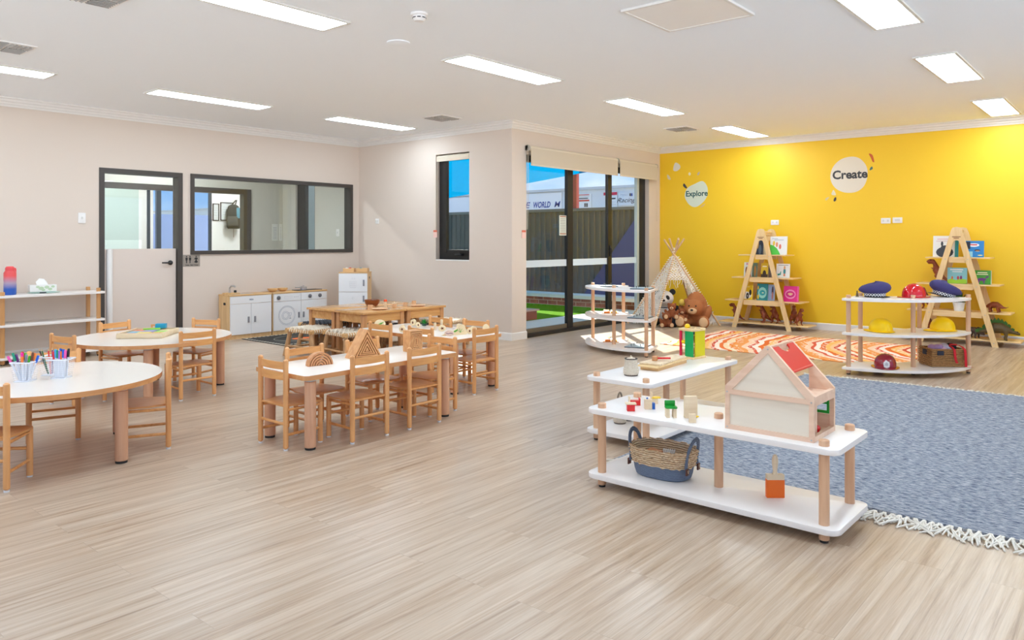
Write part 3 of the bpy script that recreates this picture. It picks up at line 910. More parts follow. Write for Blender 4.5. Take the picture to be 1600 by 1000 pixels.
for i, (nm, c) in enumerate(tile.items()):
    ix, iy = i % 3 - 1, i // 3 - 1
    x, y = ix * .106, iy * .12
    o = MB().box((0, 0, .013), (.098, .112, .024), bev=.003).build('wooden_tile', flat('tile_' + nm.replace(' ', '_'), c, .45))
    o.location = (2.82 + x * ca - y * sa, 6.35 + x * sa + y * ca, TZ + .006 + .004 * ((i * 2) % 3)); o.rotation_euler = (0, 0, R(-44))
    tag(o, '%s coloured wooden tile lying in the pale tray' % nm, 'tile', 'coloured wooden tiles in the tray')
o = MB().box((0, 0, .019), (.085, .05, .038), bev=.004).build('toy_block', flat('cyan_block', (34, 160, 200), .4)); o.location = (2.96, 6.43, TZ + .044); o.rotation_euler = (0, 0, R(-40))
tag(o, 'bright blue toy block on top of the tile tray', 'block')
o = MB().box((0, 0, .006), (.13, .02, .012), bev=.003).build('toy_stick', flat('lime_stick', (150, 220, 60), .4)); o.location = (2.85, 6.36, TZ + .046); o.rotation_euler = (0, 0, R(-25))
tag(o, 'lime green flat toy stick beside the blue block', 'stick')
mb = MB().b2(-.045, .045, -.01, .01, .018, .03).b2(-.045, -.033, -.01, .01, 0, .018)
o = mb.build('toy_bridge', m_chairx, smooth=0); o.location = (3.0, 6.60, TZ); o.location.z = TZ + .030; o.rotation_euler = (0, 0, R(-40))
tag(o, 'small brown wooden bridge block behind the blue block', 'block')

# ------------------------------------------------------------------ nested wooden shapes on the middle table
m_rb = wood('rainbow_beech', (196, 134, 86), (220, 160, 112), 'Y', .45)
names = ['outermost and largest', 'second largest', 'middle-sized', 'second smallest', 'innermost and smallest']
for k in range(5):
    ro = .083 - k * .0158; ri = ro - .0112
    P = [(ro * math.cos(PI * i / 24), ro * math.sin(PI * i / 24)) for i in range(25)] + [(ri * math.cos(PI * (24 - i) / 24), ri * math.sin(PI * (24 - i) / 24)) for i in range(25)]
    mb = MB(); mb.prism(P, -.022, .022, Matrix.Rotation(R(90), 4, 'X'), bev=.0015)
    o = mb.build('wooden_arch', m_rb); o.location = (2.855, 4.03, TZ); o.rotation_euler = (0, 0, R(-12))
    tag(o, '%s plain wooden arch of the nested rainbow on the middle table' % names[k], 'wooden arch', 'nested wooden rainbow arches')
m_tri = wood('triangle_beech', (204, 142, 88), (228, 172, 116), 'X', .45)
for k in range(5):
    a = .110 - k * .0235; hh_ = a * 1.74; t_ = .0085
    # triangle ring standing on its base, apex up
    out_ = [(-a, 0), (a, 0), (0, hh_)]
    q = t_ * 1.9
    inn = [(-a + q * .93, t_), (a - q * .93, t_), (0, hh_ - t_ * 2.05)]
    lift = .001 + k * (t_ + .0030)
    mb = MB()
    K = Matrix.Rotation(R(90), 4, 'X')
    fr, bk = [], []
    for (x, y) in out_ + inn: fr.append(mb.bm.verts.new((x, -.055, y))); bk.append(mb.bm.verts.new((x, .055, y)))
    for i in range(3):
        j = (i + 1) % 3
        mb.bm.faces.new((fr[i], fr[j], fr[3 + j], fr[3 + i])); mb.bm.faces.new((bk[j], bk[i], bk[3 + i], bk[3 + j]))
        mb.bm.faces.new((fr[j], fr[i], bk[i], bk[j])); mb.bm.faces.new((fr[3 + i], fr[3 + j], bk[3 + j], bk[3 + i]))
    o = mb.build('wooden_triangle', m_tri, smooth=0); o.location = (3.235, 4.07, TZ + lift); o.rotation_euler = (0, 0, R(-10))
    tag(o, '%s wooden triangle of the nested triangle stack on the middle table' % names[k], 'wooden triangle', 'nested wooden triangles')
for k in range(5):
    a = .052 - k * .0105; hh_ = .150 - k * .0225; t_ = .0075
    mb = MB()
    lift = .001 + k * (t_ + .0030)
    mb.b2(-a, a, -.045, .045, 0, t_).b2(-a, a, -.045, .045, hh_ - t_, hh_).b2(-a, -a + t_, -.045, .045, t_, hh_ - t_)
    if a > .008: mb.b2(a - t_, a, -.045, .045, t_, hh_ - t_)
    o = mb.build('wooden_rectangle', m_tri, smooth=0); o.location = (3.635, 4.02, TZ + lift); o.rotation_euler = (0, 0, R(-8))
    tag(o, '%s upright wooden rectangle of the nested rectangles on the middle table' % names[k], 'wooden rectangle', 'nested wooden rectangles')

# ------------------------------------------------------------------ play vegetables
m_slice = flat('pale_slice', (240, 218, 176), .5, var=.08, bscale=20)
m_leaf = flat('leaf_green', (90, 170, 50), .5)
m_bark = flat('seed_brown', (120, 62, 30), .5)
m_purp = flat('aubergine', (110, 30, 90), .4)
def disc(x, y, r, th, rz, mark, mm, label, sx=1.0, base_mat=None, tilt=0):
    """wooden slice standing on edge with a printed vegetable"""
    t = empty('wooden_vegetable', label, 'toy vegetable', (x, y, TZ), rz, 'printed wooden play vegetables')
    K = Matrix.Rotation(R(90), 4, 'X')
    P = [(r * sx * math.cos(a * PI / 14), r + r * math.sin(a * PI / 14)) for a in range(28)]
    mb = MB(); mb.prism(P, -th / 2, th / 2, K, bev=.002); mb.build('slice', base_mat or m_slice, t)
    mb = MB(); mb.prism([(px * r * sx, r + py * r) for px, py in mark], th / 2, th / 2 + .0012, K)
    mb.build('printed_vegetable', mm, t, smooth=0)
wig = [(-.7, -.1), (-.2, -.25), (.2, -.05), (.7, -.2), (.65, .05), (.2, .15), (-.2, -.05), (-.65, .1)]
star = [(.55 * math.cos(a * PI / 5) * (1 if a % 2 else .45), .55 * math.sin(a * PI / 5) * (1 if a % 2 else .45)) for a in range(10)]
lf_ = [(-.7, -.4), (-.2, -.35), (.3, 0), (.75, .5), (.3, .35), (-.2, .05)]
dot = [(.3 * math.cos(a * PI / 5), .4 * math.sin(a * PI / 5)) for a in range(10)]
disc(4.41, 4.43, .024, .016, R(-50), wig, m_purp, 'low pinkish wooden piece with a purple squiggle at the near end', 1.7, flat('pink_slice', (232, 204, 184), .5))
disc(4.60, 4.71, .027, .022, R(-40), star, m_bark, 'pale wooden slice with a brown star cluster beside the tall peg', 1.2)
disc(4.62, 4.40, .026, .02, R(-45), dot, m_bark, 'small flower-shaped wooden piece with a dark centre at the right near end', .9)
disc(4.80, 4.70, .026, .02, R(-30), dot, m_slice, 'plain pale wooden blossom piece in front of the farther right chair', .9)
disc(4.77, 4.50, .022, .02, R(-20), lf_, m_orange, 'pale wooden piece with an orange stripe near the nearer right chair', 1.4)
disc(4.78, 4.36, .036, .02, R(-40), dot, m_slice, 'rounded cream wooden arch piece in front of the nearer right chair', .8)
disc(4.33, 4.92, .027, .022, R(-55), star, m_bark, 'round wooden slice with a brown mushroom print near the left side', 1.0)
disc(4.52, 5.13, .018, .02, R(-45), dot, m_bark, 'tiny wooden cube-like slice with a dark seed behind the left chairs', 1.0)
disc(4.73, 5.22, .030, .03, R(-70), dot, m_bark, 'rolled wooden ring piece with a dark seed on the far side', .8)
disc(4.66, 5.08, .024, .03, R(-40), star, m_bark, 'squat wooden block with brown mushroom print left of the green plant', .8)
disc(4.40, 5.30, .038, .02, R(-40), lf_, m_leaf, 'half-round wooden slice with green stems at the far left end', 1.3)
t = empty('wooden_vegetable', 'long sloping wooden piece with a bright green pea pod print', 'toy vegetable', (4.50, 4.44, TZ), R(-20), 'printed wooden play vegetables')
K = Matrix.Rotation(R(90), 4, 'X')
mb = MB(); mb.prism(blob([(-.115, 0), (-.115, .012), (-.05, .028), (0, .05), (.03, .085), (.07, .08), (.085, .04), (.085, 0)], 4), -.01, .01, K, bev=.002); mb.build('board', m_slice, t)
mb = MB(); mb.prism([(-.09, .006), (-.05, .010), (.0, .032), (.015, .05), (-.02, .038), (-.07, .018)], .01, .0115, K)
for a in (20, 60, 100, 140): mb.prism([(.03, .02), (.034, .02), (.03 + .035 * math.cos(R(a)) + .003, .02 + .035 * math.sin(R(a))), (.03 + .035 * math.cos(R(a)), .02 + .035 * math.sin(R(a)))], .01, .0115, K)
mb.build('printed_vegetable', m_leaf, t, smooth=0)
for x, y, h_, lab in [(4.78, 4.90, .075, 'tall pale wooden peg standing among the play vegetables, right of two'), (4.63, 4.83, .062, 'shorter pale wooden peg standing among the play vegetables, left of two')]:
    o = MB().box((0, 0, h_ / 2), (.018, .018, h_), bev=.002).build('wooden_peg', m_pale); o.location = (x, y, TZ)
    tag(o, lab, 'peg')
t = empty('toy_plant', 'small bushy green toy plant standing on the vegetable table', 'plant', (4.79, 5.14, TZ))
MB().cyl((0, 0), .020, 0, .022, 16, r1=.024).build('pot', flat('dark_pot', (50, 80, 70), .5), t)
mb = MB()
for k in range(70):
    a = random.uniform(0, 2 * PI); e = random.uniform(.1, 1.3); r = random.uniform(.025, .055)
    p = Vector((math.cos(a) * math.cos(e) * r, math.sin(a) * math.cos(e) * r, .02 + math.sin(e) * r))
    q = Vector((p.x * .3, p.y * .3, .018)); sd = Vector((-math.sin(a), math.cos(a), 0)) * .006
    mb.face([q, (p + q) / 2 + sd, p, (p + q) / 2 - sd])
mb.build('foliage', flat('plant_green', (50, 150, 60), .5, var=.3), t, smooth=0)

# ------------------------------------------------------------------ four oak tables pushed together
def oak_table(x0, x1, y0, y1, label):
    cx, cy = (x0 + x1) / 2, (y0 + y1) / 2; a, b = (x1 - x0) / 2 - .001, (y1 - y0) / 2 - .001
    t = empty('oak_table', label, 'table', (cx, cy, 0), 0, 'low oak tables pushed together in a block')
    MB().box((0, 0, .488), (2 * a, 2 * b, .022), bev=.002).build('tabletop', m_tbl, t)
    for sx in (-1, 1):
        for sy in (-1, 1):
            MB().box((sx * (a - .045), sy * (b - .04), .2385), (.05, .05, .477), bev=.004).build('leg', m_tbleg, t)
    mb = MB()
    for sy in (-1, 1): mb.box((0, sy * (b - .035), .432), (2 * a - .14, .02, .088))
    for sx in (-1, 1): mb.box((sx * (a - .04), 0, .432), (.02, 2 * b - .13, .088))
    mb.build('apron', m_tbl, t, smooth=0)
oak_table(4.86, 5.45, 6.12, 6.61, 'low glossy oak table, near left quarter of the block of four')
oak_table(5.452, 6.04, 6.12, 6.61, 'low glossy oak table, near right quarter of the block of four')
oak_table(4.86, 5.45, 6.612, 7.10, 'low glossy oak table, far left quarter of the block of four')
oak_table(5.452, 6.04, 6.612, 7.10, 'low glossy oak table, far right quarter of the block of four')
OZ = .499
m_cup = wood('toy_cup_wood', (214, 164, 120), (232, 190, 148), 'Z', .5)
def lathe_thing(name, prof, mat, loc, label, cat, grp=None, n=24):
    o = MB().lathe(prof, n=n).build(name, mat); o.location = loc
    return tag(o, label, cat, grp)
lathe_thing('wooden_plate', [(.001, 0), (.06, 0), (.088, .012), (.086, .015), (.058, .005), (.001, .005)], m_cup, (5.20, 6.27, OZ), 'round wooden toy plate beside the dark bowl', 'plate', 'wooden toy plates')
lathe_thing('wooden_plate', [(.001, 0), (.06, 0), (.088, .012), (.086, .015), (.058, .005), (.001, .005)], m_cup, (5.74, 6.27, OZ), 'round wooden toy plate near the right end of the oak tables', 'plate', 'wooden toy plates')
def tcup(x, y, lab, h_=.042, r=.026):
    lathe_thing('wooden_cup', [(.001, 0), (r, 0), (r, h_), (r - .004, h_), (r - .004, .006), (.001, .006)], m_cup, (x, y, OZ), lab, 'cup', 'wooden toy cups')
t = empty('wooden_cup', 'wooden toy cup with a side handle left of the dark bowl', 'cup', (5.18, 6.40, OZ), 0, 'wooden toy cups')
MB().lathe([(.001, 0), (.027, 0), (.027, .045), (.023, .045), (.023, .006), (.001, .006)]).build('cup_body', m_cup, t)
MB().tube([(.025, -.004, .036), (.042, -.012, .03), (.042, -.012, .014), (.025, -.004, .008)], .004, 8).build('handle', m_cup, t)
tcup(5.66, 6.38, 'low wooden toy cup between the lidded jar and the right plate')
tcup(5.86, 6.46, 'wooden toy cup standing behind the right plate', .046)
t = empty('lidded_jar', 'small wooden toy jar with a pale lid on the oak table', 'jar', (5.49, 6.37, OZ))
MB().lathe([(.001, 0), (.024, 0), (.028, .02), (.024, .038), (.001, .038)]).build('jar_body', m_cup, t)
MB().lathe([(.025, .038), (.025, .046), (.006, .052), (.007, .060), (.001, .062)]).build('lid', m_pale, t)
t = empty('salt_shaker', 'small wooden salt shaker with a bright orange cap', 'shaker', (5.49, 6.52, OZ))
MB().lathe([(.001, 0), (.016, 0), (.016, .055), (.001, .055)]).build('shaker_body', m_pale, t)
MB().lathe([(.019, .055), (.019, .072), (.012, .08), (.001, .08)]).build('cap', flat('cap_orange', (240, 90, 40), .4), t)
t = empty('wooden_bowl', 'dark brown wooden bowl holding grey stones on the oak table', 'bowl', (5.45, 6.70, OZ))
MB().lathe([(.001, 0), (.055, 0), (.078, .030), (.086, .07), (.079, .07), (.070, .032), (.05, .012), (.001, .012)], n=32).build('bowl_body', wood('dark_bowl', (120, 62, 30), (160, 90, 48), 'X', .3), t)
for i, (dx, dy) in enumerate([(-.025, 0), (.02, .015), (0, -.03), (.03, -.02), (-.01, .03)]):
    o = MB().ell((0, 0, 0), (.02, .015, .012), n=12, k=8).build('pebble', flat('pebble_grey', (120, 124, 134), .5, var=.2)); o.location = (5.45 + dx, 6.70 + dy, OZ + .052 + .003 * (i % 2))
    tag(o, 'grey pebble lying in the dark wooden bowl', 'pebble', 'pebbles in the wooden bowl')

# ------------------------------------------------------------------ rope stools
m_pole = wood('bamboo_pole', (190, 142, 90), (220, 178, 122), 'X', .45)
m_legw = wood('branch_leg', (172, 130, 88), (206, 164, 118), 'Z', .55)
m_rope = flat('cream_rope', (232, 220, 200), .9, bump=.5, bscale=200)
m_ropeg = flat('charcoal_rope', (70, 72, 78), .9, bump=.5, bscale=200)
def stool(loc, rz, rope, label, grp, w=.19, h=.30):
    t = empty('rope_stool', label, 'stool', loc, rz, grp)
    z = h - .02
    for s in (-1, 1):
        mb = MB(); mb.tube([(-w - .03, s * w, z), (w + .03, s * w, z)], .021, 12); mb.build('seat_pole', m_pole, t)
        mb = MB(); mb.tube([(s * w, -w - .02, z - .006), (s * w, w + .02, z - .006)], .018, 12); mb.build('seat_pole', m_pole, t)
    mb = MB()
    n = 12
    for i in range(n):
        x = -w + .03 + (2 * w - .06) * i / (n - 1)
        y = w + .018
        mb.tube([(x, -y + .012, z + .022), (x, -y - .004, z), (x, -y + .012, z - .022), (x + .006, 0, z - .012), (x, y - .012, z - .022), (x, y + .004, z), (x, y - .012, z + .022), (x, 0, z + .019)], .0068, 6, closed=True)
    for i in range(9):
        y = -w + .04 + (2 * w - .08) * i / 8; s = 1 if i % 2 else -1
        P = []
        for k in range(17):
            u = -1 + 2 * k / 16; P.append((u * (w + .014), y, z + .018 + .010 * s * math.cos(k * PI)))
        P = [(-w - .018, y, z - .016)] + P + [(w + .018, y, z - .016)]
        mb.tube(P, .0066, 6)
    mb.build('rope_seat', rope, t)
    for sx in (-1, 1):
        for sy in (-1, 1):
            mb = MB(); mb.tube([(sx * (w + .03), sy * (w + .025), .002), (sx * w, sy * (w + .012), h * .45), (sx * (w - .015), sy * (w - .012), z - .01)], [.024, .026, .022], 12)
            mb.build('leg', m_legw, t)
    for s in (-1, 1):
        mb = MB(); mb.tube([(-w - .01, s * (w + .018), .085), (0, s * (w + .02), .09), (w + .01, s * (w + .018), .085)], .012, 10); mb.build('stretcher', m_legw, t)
        mb = MB(); mb.tube([(s * (w + .01), -w - .01, .11), (s * (w + .008), w + .01, .11)], .012, 10); mb.build('stretcher', m_legw, t)
    return t
g1 = 'cream rope stools at the oak tables'; g2 = 'charcoal rope stools at the oak tables'
s1 = stool((4.81, 6.88, 0), R(4), m_rope, 'cream rope-woven stool at the left of the oak tables, farther from the viewer', g1)
dup(s1, (4.90, 6.36, 0), R(-6), 'cream rope-woven stool at the left of the oak tables, nearer to the viewer')
dup(s1, (6.27, 6.42, 0), R(5), 'cream rope-woven stool at the right end of the oak tables')
s2 = stool((5.20, 7.23, 0), 0, m_ropeg, 'charcoal rope-woven stool behind the oak tables, left one', g2)
dup(s2, (5.74, 7.23, 0), R(3), 'charcoal rope-woven stool behind the oak tables, right one')
dup(s2, (5.62, 6.30, 0), R(2), 'charcoal rope-woven stool pushed under the near side of the oak tables')

# ------------------------------------------------------------------ black road rug by the play kitchen
t = empty('play_rug', 'black rug with road markings in front of the play kitchen', 'rug', (5.62, 8.22, 0), R(0))
MB().prism(rrect(-.62, .62, -.47, .47, .01), 0, .006).build('rug_base', flat('rug_black', (52, 50, 46), .9, bump=.3, bscale=200), t, smooth=0)
mb = MB()
for k in range(16):
    y = -.44 + k * .0585
    mb.b2(-.60, -.575, y, y + .034, .006, .0075).b2(.575, .60, y, y + .034, .006, .0075)
for k in range(20):
    x = -.58 + k * .0595
    mb.b2(x, x + .034, -.455, -.43, .006, .0075).b2(x, x + .034, .43, .455, .006, .0075)
mb.build('dashed_border', flat('rug_cream', (214, 206, 188), .9), t, smooth=0)
mb = MB()
for rx, ry in ((.42, .29), (.24, .15)):
    mb.tube([(rx * math.cos(a * PI / 20), ry * math.sin(a * PI / 20), .0055) for a in range(40)], .006, 4, closed=True, flatz=.4)
mb.build('road_line', flat('rug_grey', (150, 146, 136), .9), t, smooth=0)
mb = MB(); mb.prism(blob([(-.22, -.10), (-.05, -.14), (.05, -.05), (-.05, .02), (-.2, .0)], 4), .006, .0078)
mb.build('orange_patch', flat('rug_orange', (222, 110, 50), .9), t, smooth=0)

# ------------------------------------------------------------------ play kitchen
m_kw = wood('kitchen_pine', (214, 174, 122), (232, 198, 148), 'Z', .5)
m_kwx = wood('kitchen_pine_x', (210, 166, 110), (230, 190, 136), 'X', .5)
m_kd = flat('kitchen_white', (238, 237, 236), .4)
m_hg = flat('handle_grey', (140, 140, 146), .4)
m_ink = flat('ink_grey', (96, 96, 104), .6)
FY = 8.72
def unit(x0, x1, label):
    t = empty('play_kitchen_unit', label, 'play kitchen', (x0, FY, 0), 0)
    W = x1 - x0
    mb = MB().b2(0, .016, .016, .265, 0, .535).b2(W - .016, W, .016, .265, 0, .535).b2(.016, W - .016, .245, .26, .03, .535).b2(.016, W - .016, .02, .245, .05, .066).b2(.016, W - .016, .02, .03, 0, .05)
    mb.build('carcass', m_kw, t, smooth=0)
    MB().b2(-.004, W + .0, .0, .268, .535, .555, bev=.003).build('worktop', m_kwx, t)
    return t, W
KM = wallM((0, 0, 0), (1, 0, 0), (0, -1, 0))
def handle(t, x, z, h_=.075):
    MB().b2(x - .011, x + .011, -.012, 0, z - h_ / 2, z + h_ / 2, bev=.003).build('handle', m_hg, t)
t, W = unit(4.86, 5.45, 'play sink unit with two white doors and a pine side')
MB().b2(.01, W - .01, 0, .014, .44, .532).build('drawer_front', m_kd, t, smooth=0)
for a, b, hx_ in ((.01, .293, .255), (.297, W - .01, .345)):
    d = MB().b2(a, b, 0, .014, .055, .436).build('door', m_kd, t, smooth=0); handle(d, hx_, .235)
text_mesh('lettering', 'VIGA', .026, m_ink, t, KM @ Matrix.Translation((.295, .485, .0005)), offset=.001)
mb = MB(); mb.prism(rrect(-.026, .026, -.016, .016, .012), 0, .003, Matrix.Translation((-.0005, .12, .44)) @ Matrix.Rotation(R(90), 4, 'Z') @ Matrix.Rotation(R(90), 4, 'X') @ Matrix.Rotation(R(180), 4, 'Y'))
mb.build('grip_hole', m_blk, t, smooth=0)
mb = MB(); mb.prism(rrect(.10, .38, .06, .2, .03), .5545, .5565); mb.build('sink_basin', m_steel, t, smooth=0)
tp = MB().b2(.03, .20, .10, .235, .555, .572, bev=.004).build('tap_board', m_kwx, t)
mb = MB(); mb.tube([(.10, .18, .572), (.10, .178, .63), (.105, .15, .655), (.125, .12, .658), (.135, .105, .645)], [.014, .012, .012, .012, .011], 10); mb.build('tap', m_steel, t)
MB().cyl((.165, .16), .017, .572, .602, 14, bev=.004).build('tap_knob', m_blk, t)
t, W = unit(5.465, 6.31, 'play dishwasher and oven unit with white fronts and grey knobs')
mb = MB(); mb.b2(.01, .421, 0, .014, .435, .532); mb.build('control_panel', m_kd, t, smooth=0)
mb = MB(); mb.b2(.425, W - .01, 0, .014, .435, .532); mb.build('control_panel', m_kd, t, smooth=0)
d = MB().b2(.01, .421, 0, .014, .055, .431).build('door', m_kd, t, smooth=0); handle(d, .385, .24)
mb = MB()
for r_ in (.125, .112): mb.tube([(.205 + r_ * math.cos(a * PI / 18), -.0005, .245 + r_ * math.sin(a * PI / 18)) for a in range(36)], .0014, 4, closed=True)
for r_, cx in ((.055, .185), (.038, .185)): mb.tube([(cx + r_ * math.cos(a * PI / 12), -.0005, .245 + r_ * math.sin(a * PI / 12)) for a in range(24)], .0014, 4, closed=True)
mb.tube([(.235, -.0005, .275), (.24, -.0005, .245), (.255, -.0005, .238), (.27, -.0005, .245), (.275, -.0005, .275), (.235, -.0005, .275)], .0013, 4)
mb.tube([(.255, -.0005, .238), (.255, -.0005, .205)], .0013, 4); mb.b2(.242, .268, -.001, 0, .2, .206)
mb.build('printed_dishes', m_ink, d, smooth=0)
d = MB().b2(.425, W - .01, 0, .014, .055, .431).build('door', m_kd, t, smooth=0); handle(d, .46, .24)
for kx in (.08, .56, .72):
    mb = MB(); mb.lathe([(.026, 0), (.026, .008), (.017, .010), (.015, .022), (.001, .023)], n=20, M=Matrix.Translation((kx, 0, .482)) @ Matrix.Rotation(R(90), 4, 'X'))
    mb.build('knob', flat('knob_grey', (112, 112, 118), .4), t)
mb = MB()
mb.tube([(.17, -.0005, .470), (.17, -.0005, .495), (.28, -.0005, .495), (.28, -.0005, .470), (.17, -.0005, .470)], .0009, 4)
for k in range(3): mb.b2(.315 + k * .026, .327 + k * .026, -.001, 0, .478, .486)
mb.build('printed_display', flat('ink_pale', (190, 190, 196), .6), t, smooth=0)
MB().b2(.42, .80, .06, .22, .555, .563, bev=.002).build('cooktop', flat('cooktop_dark', (60, 60, 64), .25), t)
t = empty('toy_pot', 'small shiny metal toy pot with lid on the black cooktop', 'pot', (6.02, 8.86, .563))
MB().lathe([(.001, 0), (.042, 0), (.045, .035), (.001, .035)]).build('pot_body', flat('pot_white', (222, 222, 224), .25, .6), t)
MB().lathe([(.047, .035), (.04, .043), (.008, .047), (.008, .056), (.001, .058)]).build('lid', m_steel, t)
MB().tube([(-.04, 0, .028), (-.13, 0, .034)], .006, 8).build('pot_handle', m_steel, t)
for x, lab in ((5.545, 'left one of two round wooden bowls on the play kitchen top'), (5.695, 'right one of two round wooden bowls on the play kitchen top')):
    lathe_thing('wooden_bowl', [(.001, 0), (.03, 0), (.062, .022), (.068, .045), (.062, .045), (.05, .022), (.001, .01)], m_kwx, (x, 8.86, .555), lab, 'bowl', 'wooden bowls on the play kitchen')
# fridge, turned towards the room
FR = R(40.4 - 90)
t = empty('play_fridge', 'white play fridge with pine sides standing in the room corner', 'play fridge', (6.43, 8.31, 0), FR)
w_ = .195
MB().b2(-w_, -w_ + .016, .016, .30, 0, .785).b2(w_ - .016, w_, .016, .30, 0, .785).b2(-w_ + .016, w_ - .016, .285, .30, 0, .785).b2(-w_ + .016, w_ - .016, .02, .285, .03, .045).build('carcass', m_kw, t, smooth=0)
MB().b2(-w_ - .002, w_ + .002, 0, .302, .785, .80, bev=.003).build('fridge_top', m_kwx, t)
KF = wallM((0, 0, 0), (1, 0, 0), (0, -1, 0))
d = MB().b2(-w_ + .001, w_ - .001, 0, .016, .535, .782).build('door', m_kd, t, smooth=0); handle(d, .145, .655, .085)
mb = MB(); mb.tube([(-.05, -.0005, .675), (.045, -.0005, .675), (.036, -.0005, .59), (-.04, -.0005, .59), (-.05, -.0005, .675)], .0011, 4)
for x in (-.025, -.002, .02): mb.tube([(x, -.0005, .675), (x, -.0005, .595)], .0008, 4)
for z in (.65, .62): mb.tube([(-.046, -.0005, z), (.04, -.0005, z)], .0008, 4)
for x in (-.015, .015): mb.tube([(x, -.0005, .70), (x, -.0005, .725), (x + .012, -.0005, .725), (x + .012, -.0005, .70)], .0008, 4)
mb.build('printed_basket', flat('ink_pale', (190, 190, 196), .6), d, smooth=0)
d = MB().b2(-w_ + .001, w_ - .001, 0, .016, .05, .530).build('door', m_kd, t, smooth=0); handle(d, .145, .44, .085)
mb = MB()
for cx, cz, a in ((-.10, .355, .018), (.005, .358, .024), (.10, .37, .016), (.0, .45, .012)):
    mb.tube([(cx - a, -.0005, cz - .012), (cx + a, -.0005, cz - .012), (cx + a, -.0005, cz + .012), (cx - a, -.0005, cz + .012), (cx - a, -.0005, cz - .012)], .001, 4)
mb.build('printed_food', flat('ink_mid', (160, 160, 168), .6), d, smooth=0)
mb = MB(); mb.prism(rrect(-.022, .022, -.014, .014, .01), 0, .002, Matrix.Translation((w_ + .0005, .15, .72)) @ Matrix.Rotation(R(90), 4, 'Z') @ Matrix.Rotation(R(90), 4, 'X'))
mb.build('grip_hole', m_blk, t, smooth=0)
cf, sf = math.cos(FR), math.sin(FR)
for dx, lab in ((-.075, 'left one of two small pine boxes on top of the play fridge'), (.105, 'right one of two small pine boxes on top of the play fridge')):
    x, y = dx, .13
    mb = MB().b2(-.075, .075, -.075, -.067, 0, .05).b2(-.075, .075, .067, .075, 0, .05).b2(-.075, -.067, -.067, .067, 0, .05).b2(.067, .075, -.067, .067, 0, .05).b2(-.075, .075, -.075, .075, 0, .006)
    o = mb.build('pine_box', m_kwx, smooth=0); o.location = (6.43 + x * cf - y * sf, 8.31 + x * sf + y * cf, .80); o.rotation_euler = (0, 0, FR)
    tag(o, lab, 'box', 'pine boxes on the play fridge')
for dx, dy, c, nm in ((-.06, .10, (200, 40, 44), 'red'), (-.11, .12, (236, 234, 230), 'white'), (.08, .13, (120, 150, 150), 'grey-green')):
    o = MB().ell((0, 0, 0), (.026, .024, .026), n=12, k=8).build('toy_food', flat('food_' + nm.replace('-', '_'), c, .4)); o.location = (6.43 + dx * cf - dy * sf, 8.31 + dx * sf + dy * cf, .836)
    tag(o, '%s toy food piece in a pine box on the fridge' % nm, 'toy food', 'toy food on the play fridge')

# ------------------------------------------------------------------ open shelf against the left wall
def post(x, y, h_, par, r=.021, mat=None, caps=True):
    mb = MB(); mb.cyl((x, y), r, .010, h_, 20, bev=.003); o = mb.build('post', mat or m_post, par)
    MB().cyl((x, y), r * .8, 0, .011, 16).build('foot_pad', m_foot, o)
t = empty('open_shelf', 'long three-tier white shelf with beech posts against the left wall', 'shelf', (2.42, 8.65, 0))
m_postl = wood('orange_post', (196, 140, 84), (216, 164, 108), 'Z', .4)
for x in (0, .89): post(x, 0, .725, t, mat=m_postl)
for x in (0, .89): post(x, .28, .725, t, mat=m_postl)
for x in (-.9,):
    for y in (0, .28): post(x, y, .725, t, mat=m_postl)
for z in (.052, .375, .665):
    mb = MB(); mb.prism(rrect(-.95, .95, -.045, .32, .03), z, z + .022, bev=.003); mb.build('shelf_board', m_lam, t)
t = empty('water_bottle', 'red to blue water bottle standing on the left wall shelf', 'bottle', (2.52, 8.77, .687))
m_bot, n_, l_, b_ = new_mat('ombre_plastic')
tc = n_.new('ShaderNodeTexCoord'); sp = n_.new('ShaderNodeSeparateXYZ'); rp = n_.new('ShaderNodeValToRGB')
rp.color_ramp.elements[0].color = S(38, 90, 180); rp.color_ramp.elements[1].color = S(230, 84, 84)
q_ = rp.color_ramp.elements.new(.5); q_.color = S(176, 156, 180)
rp.color_ramp.elements[0].position = .25; rp.color_ramp.elements[2].position = .8
l_.new(tc.outputs['Generated'], sp.inputs[0]); l_.new(sp.outputs['Z'], rp.inputs[0]); l_.new(rp.outputs[0], b_.inputs['Base Color'])
b_.inputs['Roughness'].default_value = .35
MB().lathe([(.001, 0), (.050, 0), (.055, .008), (.056, .10), (.054, .13), (.056, .15), (.055, .22), (.045, .24), (.001, .24)], n=28).build('bottle_body', m_bot, t)
mb = MB(); mb.lathe([(.042, .24), (.042, .27), (.030, .285), (.001, .287)]); mb.b2(.01, .05, -.012, .012, .255, .27); mb.box((.046, 0, .235), (.014, .03, .05), bev=.004)
mb.build('cap', flat('bottle_red', (232, 80, 84), .4), t)
t = empty('tissue_box', 'white and green tissue box with a tissue sticking out', 'tissue box', (2.82, 8.80, .705), R(-8))
MB().box((0, 0, .035), (.24, .115, .07), bev=.003).build('carton', flat('carton_white', (232, 232, 226), .6), t)
mb = MB()
for k, (x, z, r_) in enumerate([(-.02, .035, .018), (.03, .045, .016), (.06, .025, .014), (.0, .018, .012), (.085, .05, .012), (-.05, .05, .012)]):
    mb.prism([(x + r_ * 1.4 * math.cos(a * PI / 6), z + r_ * math.sin(a * PI / 6)) for a in range(12)], .0575, .0585, Matrix.Rotation(R(90), 4, 'X'))
mb.build('printed_leaves', flat('mint_print', (186, 206, 170), .6), t, smooth=0)
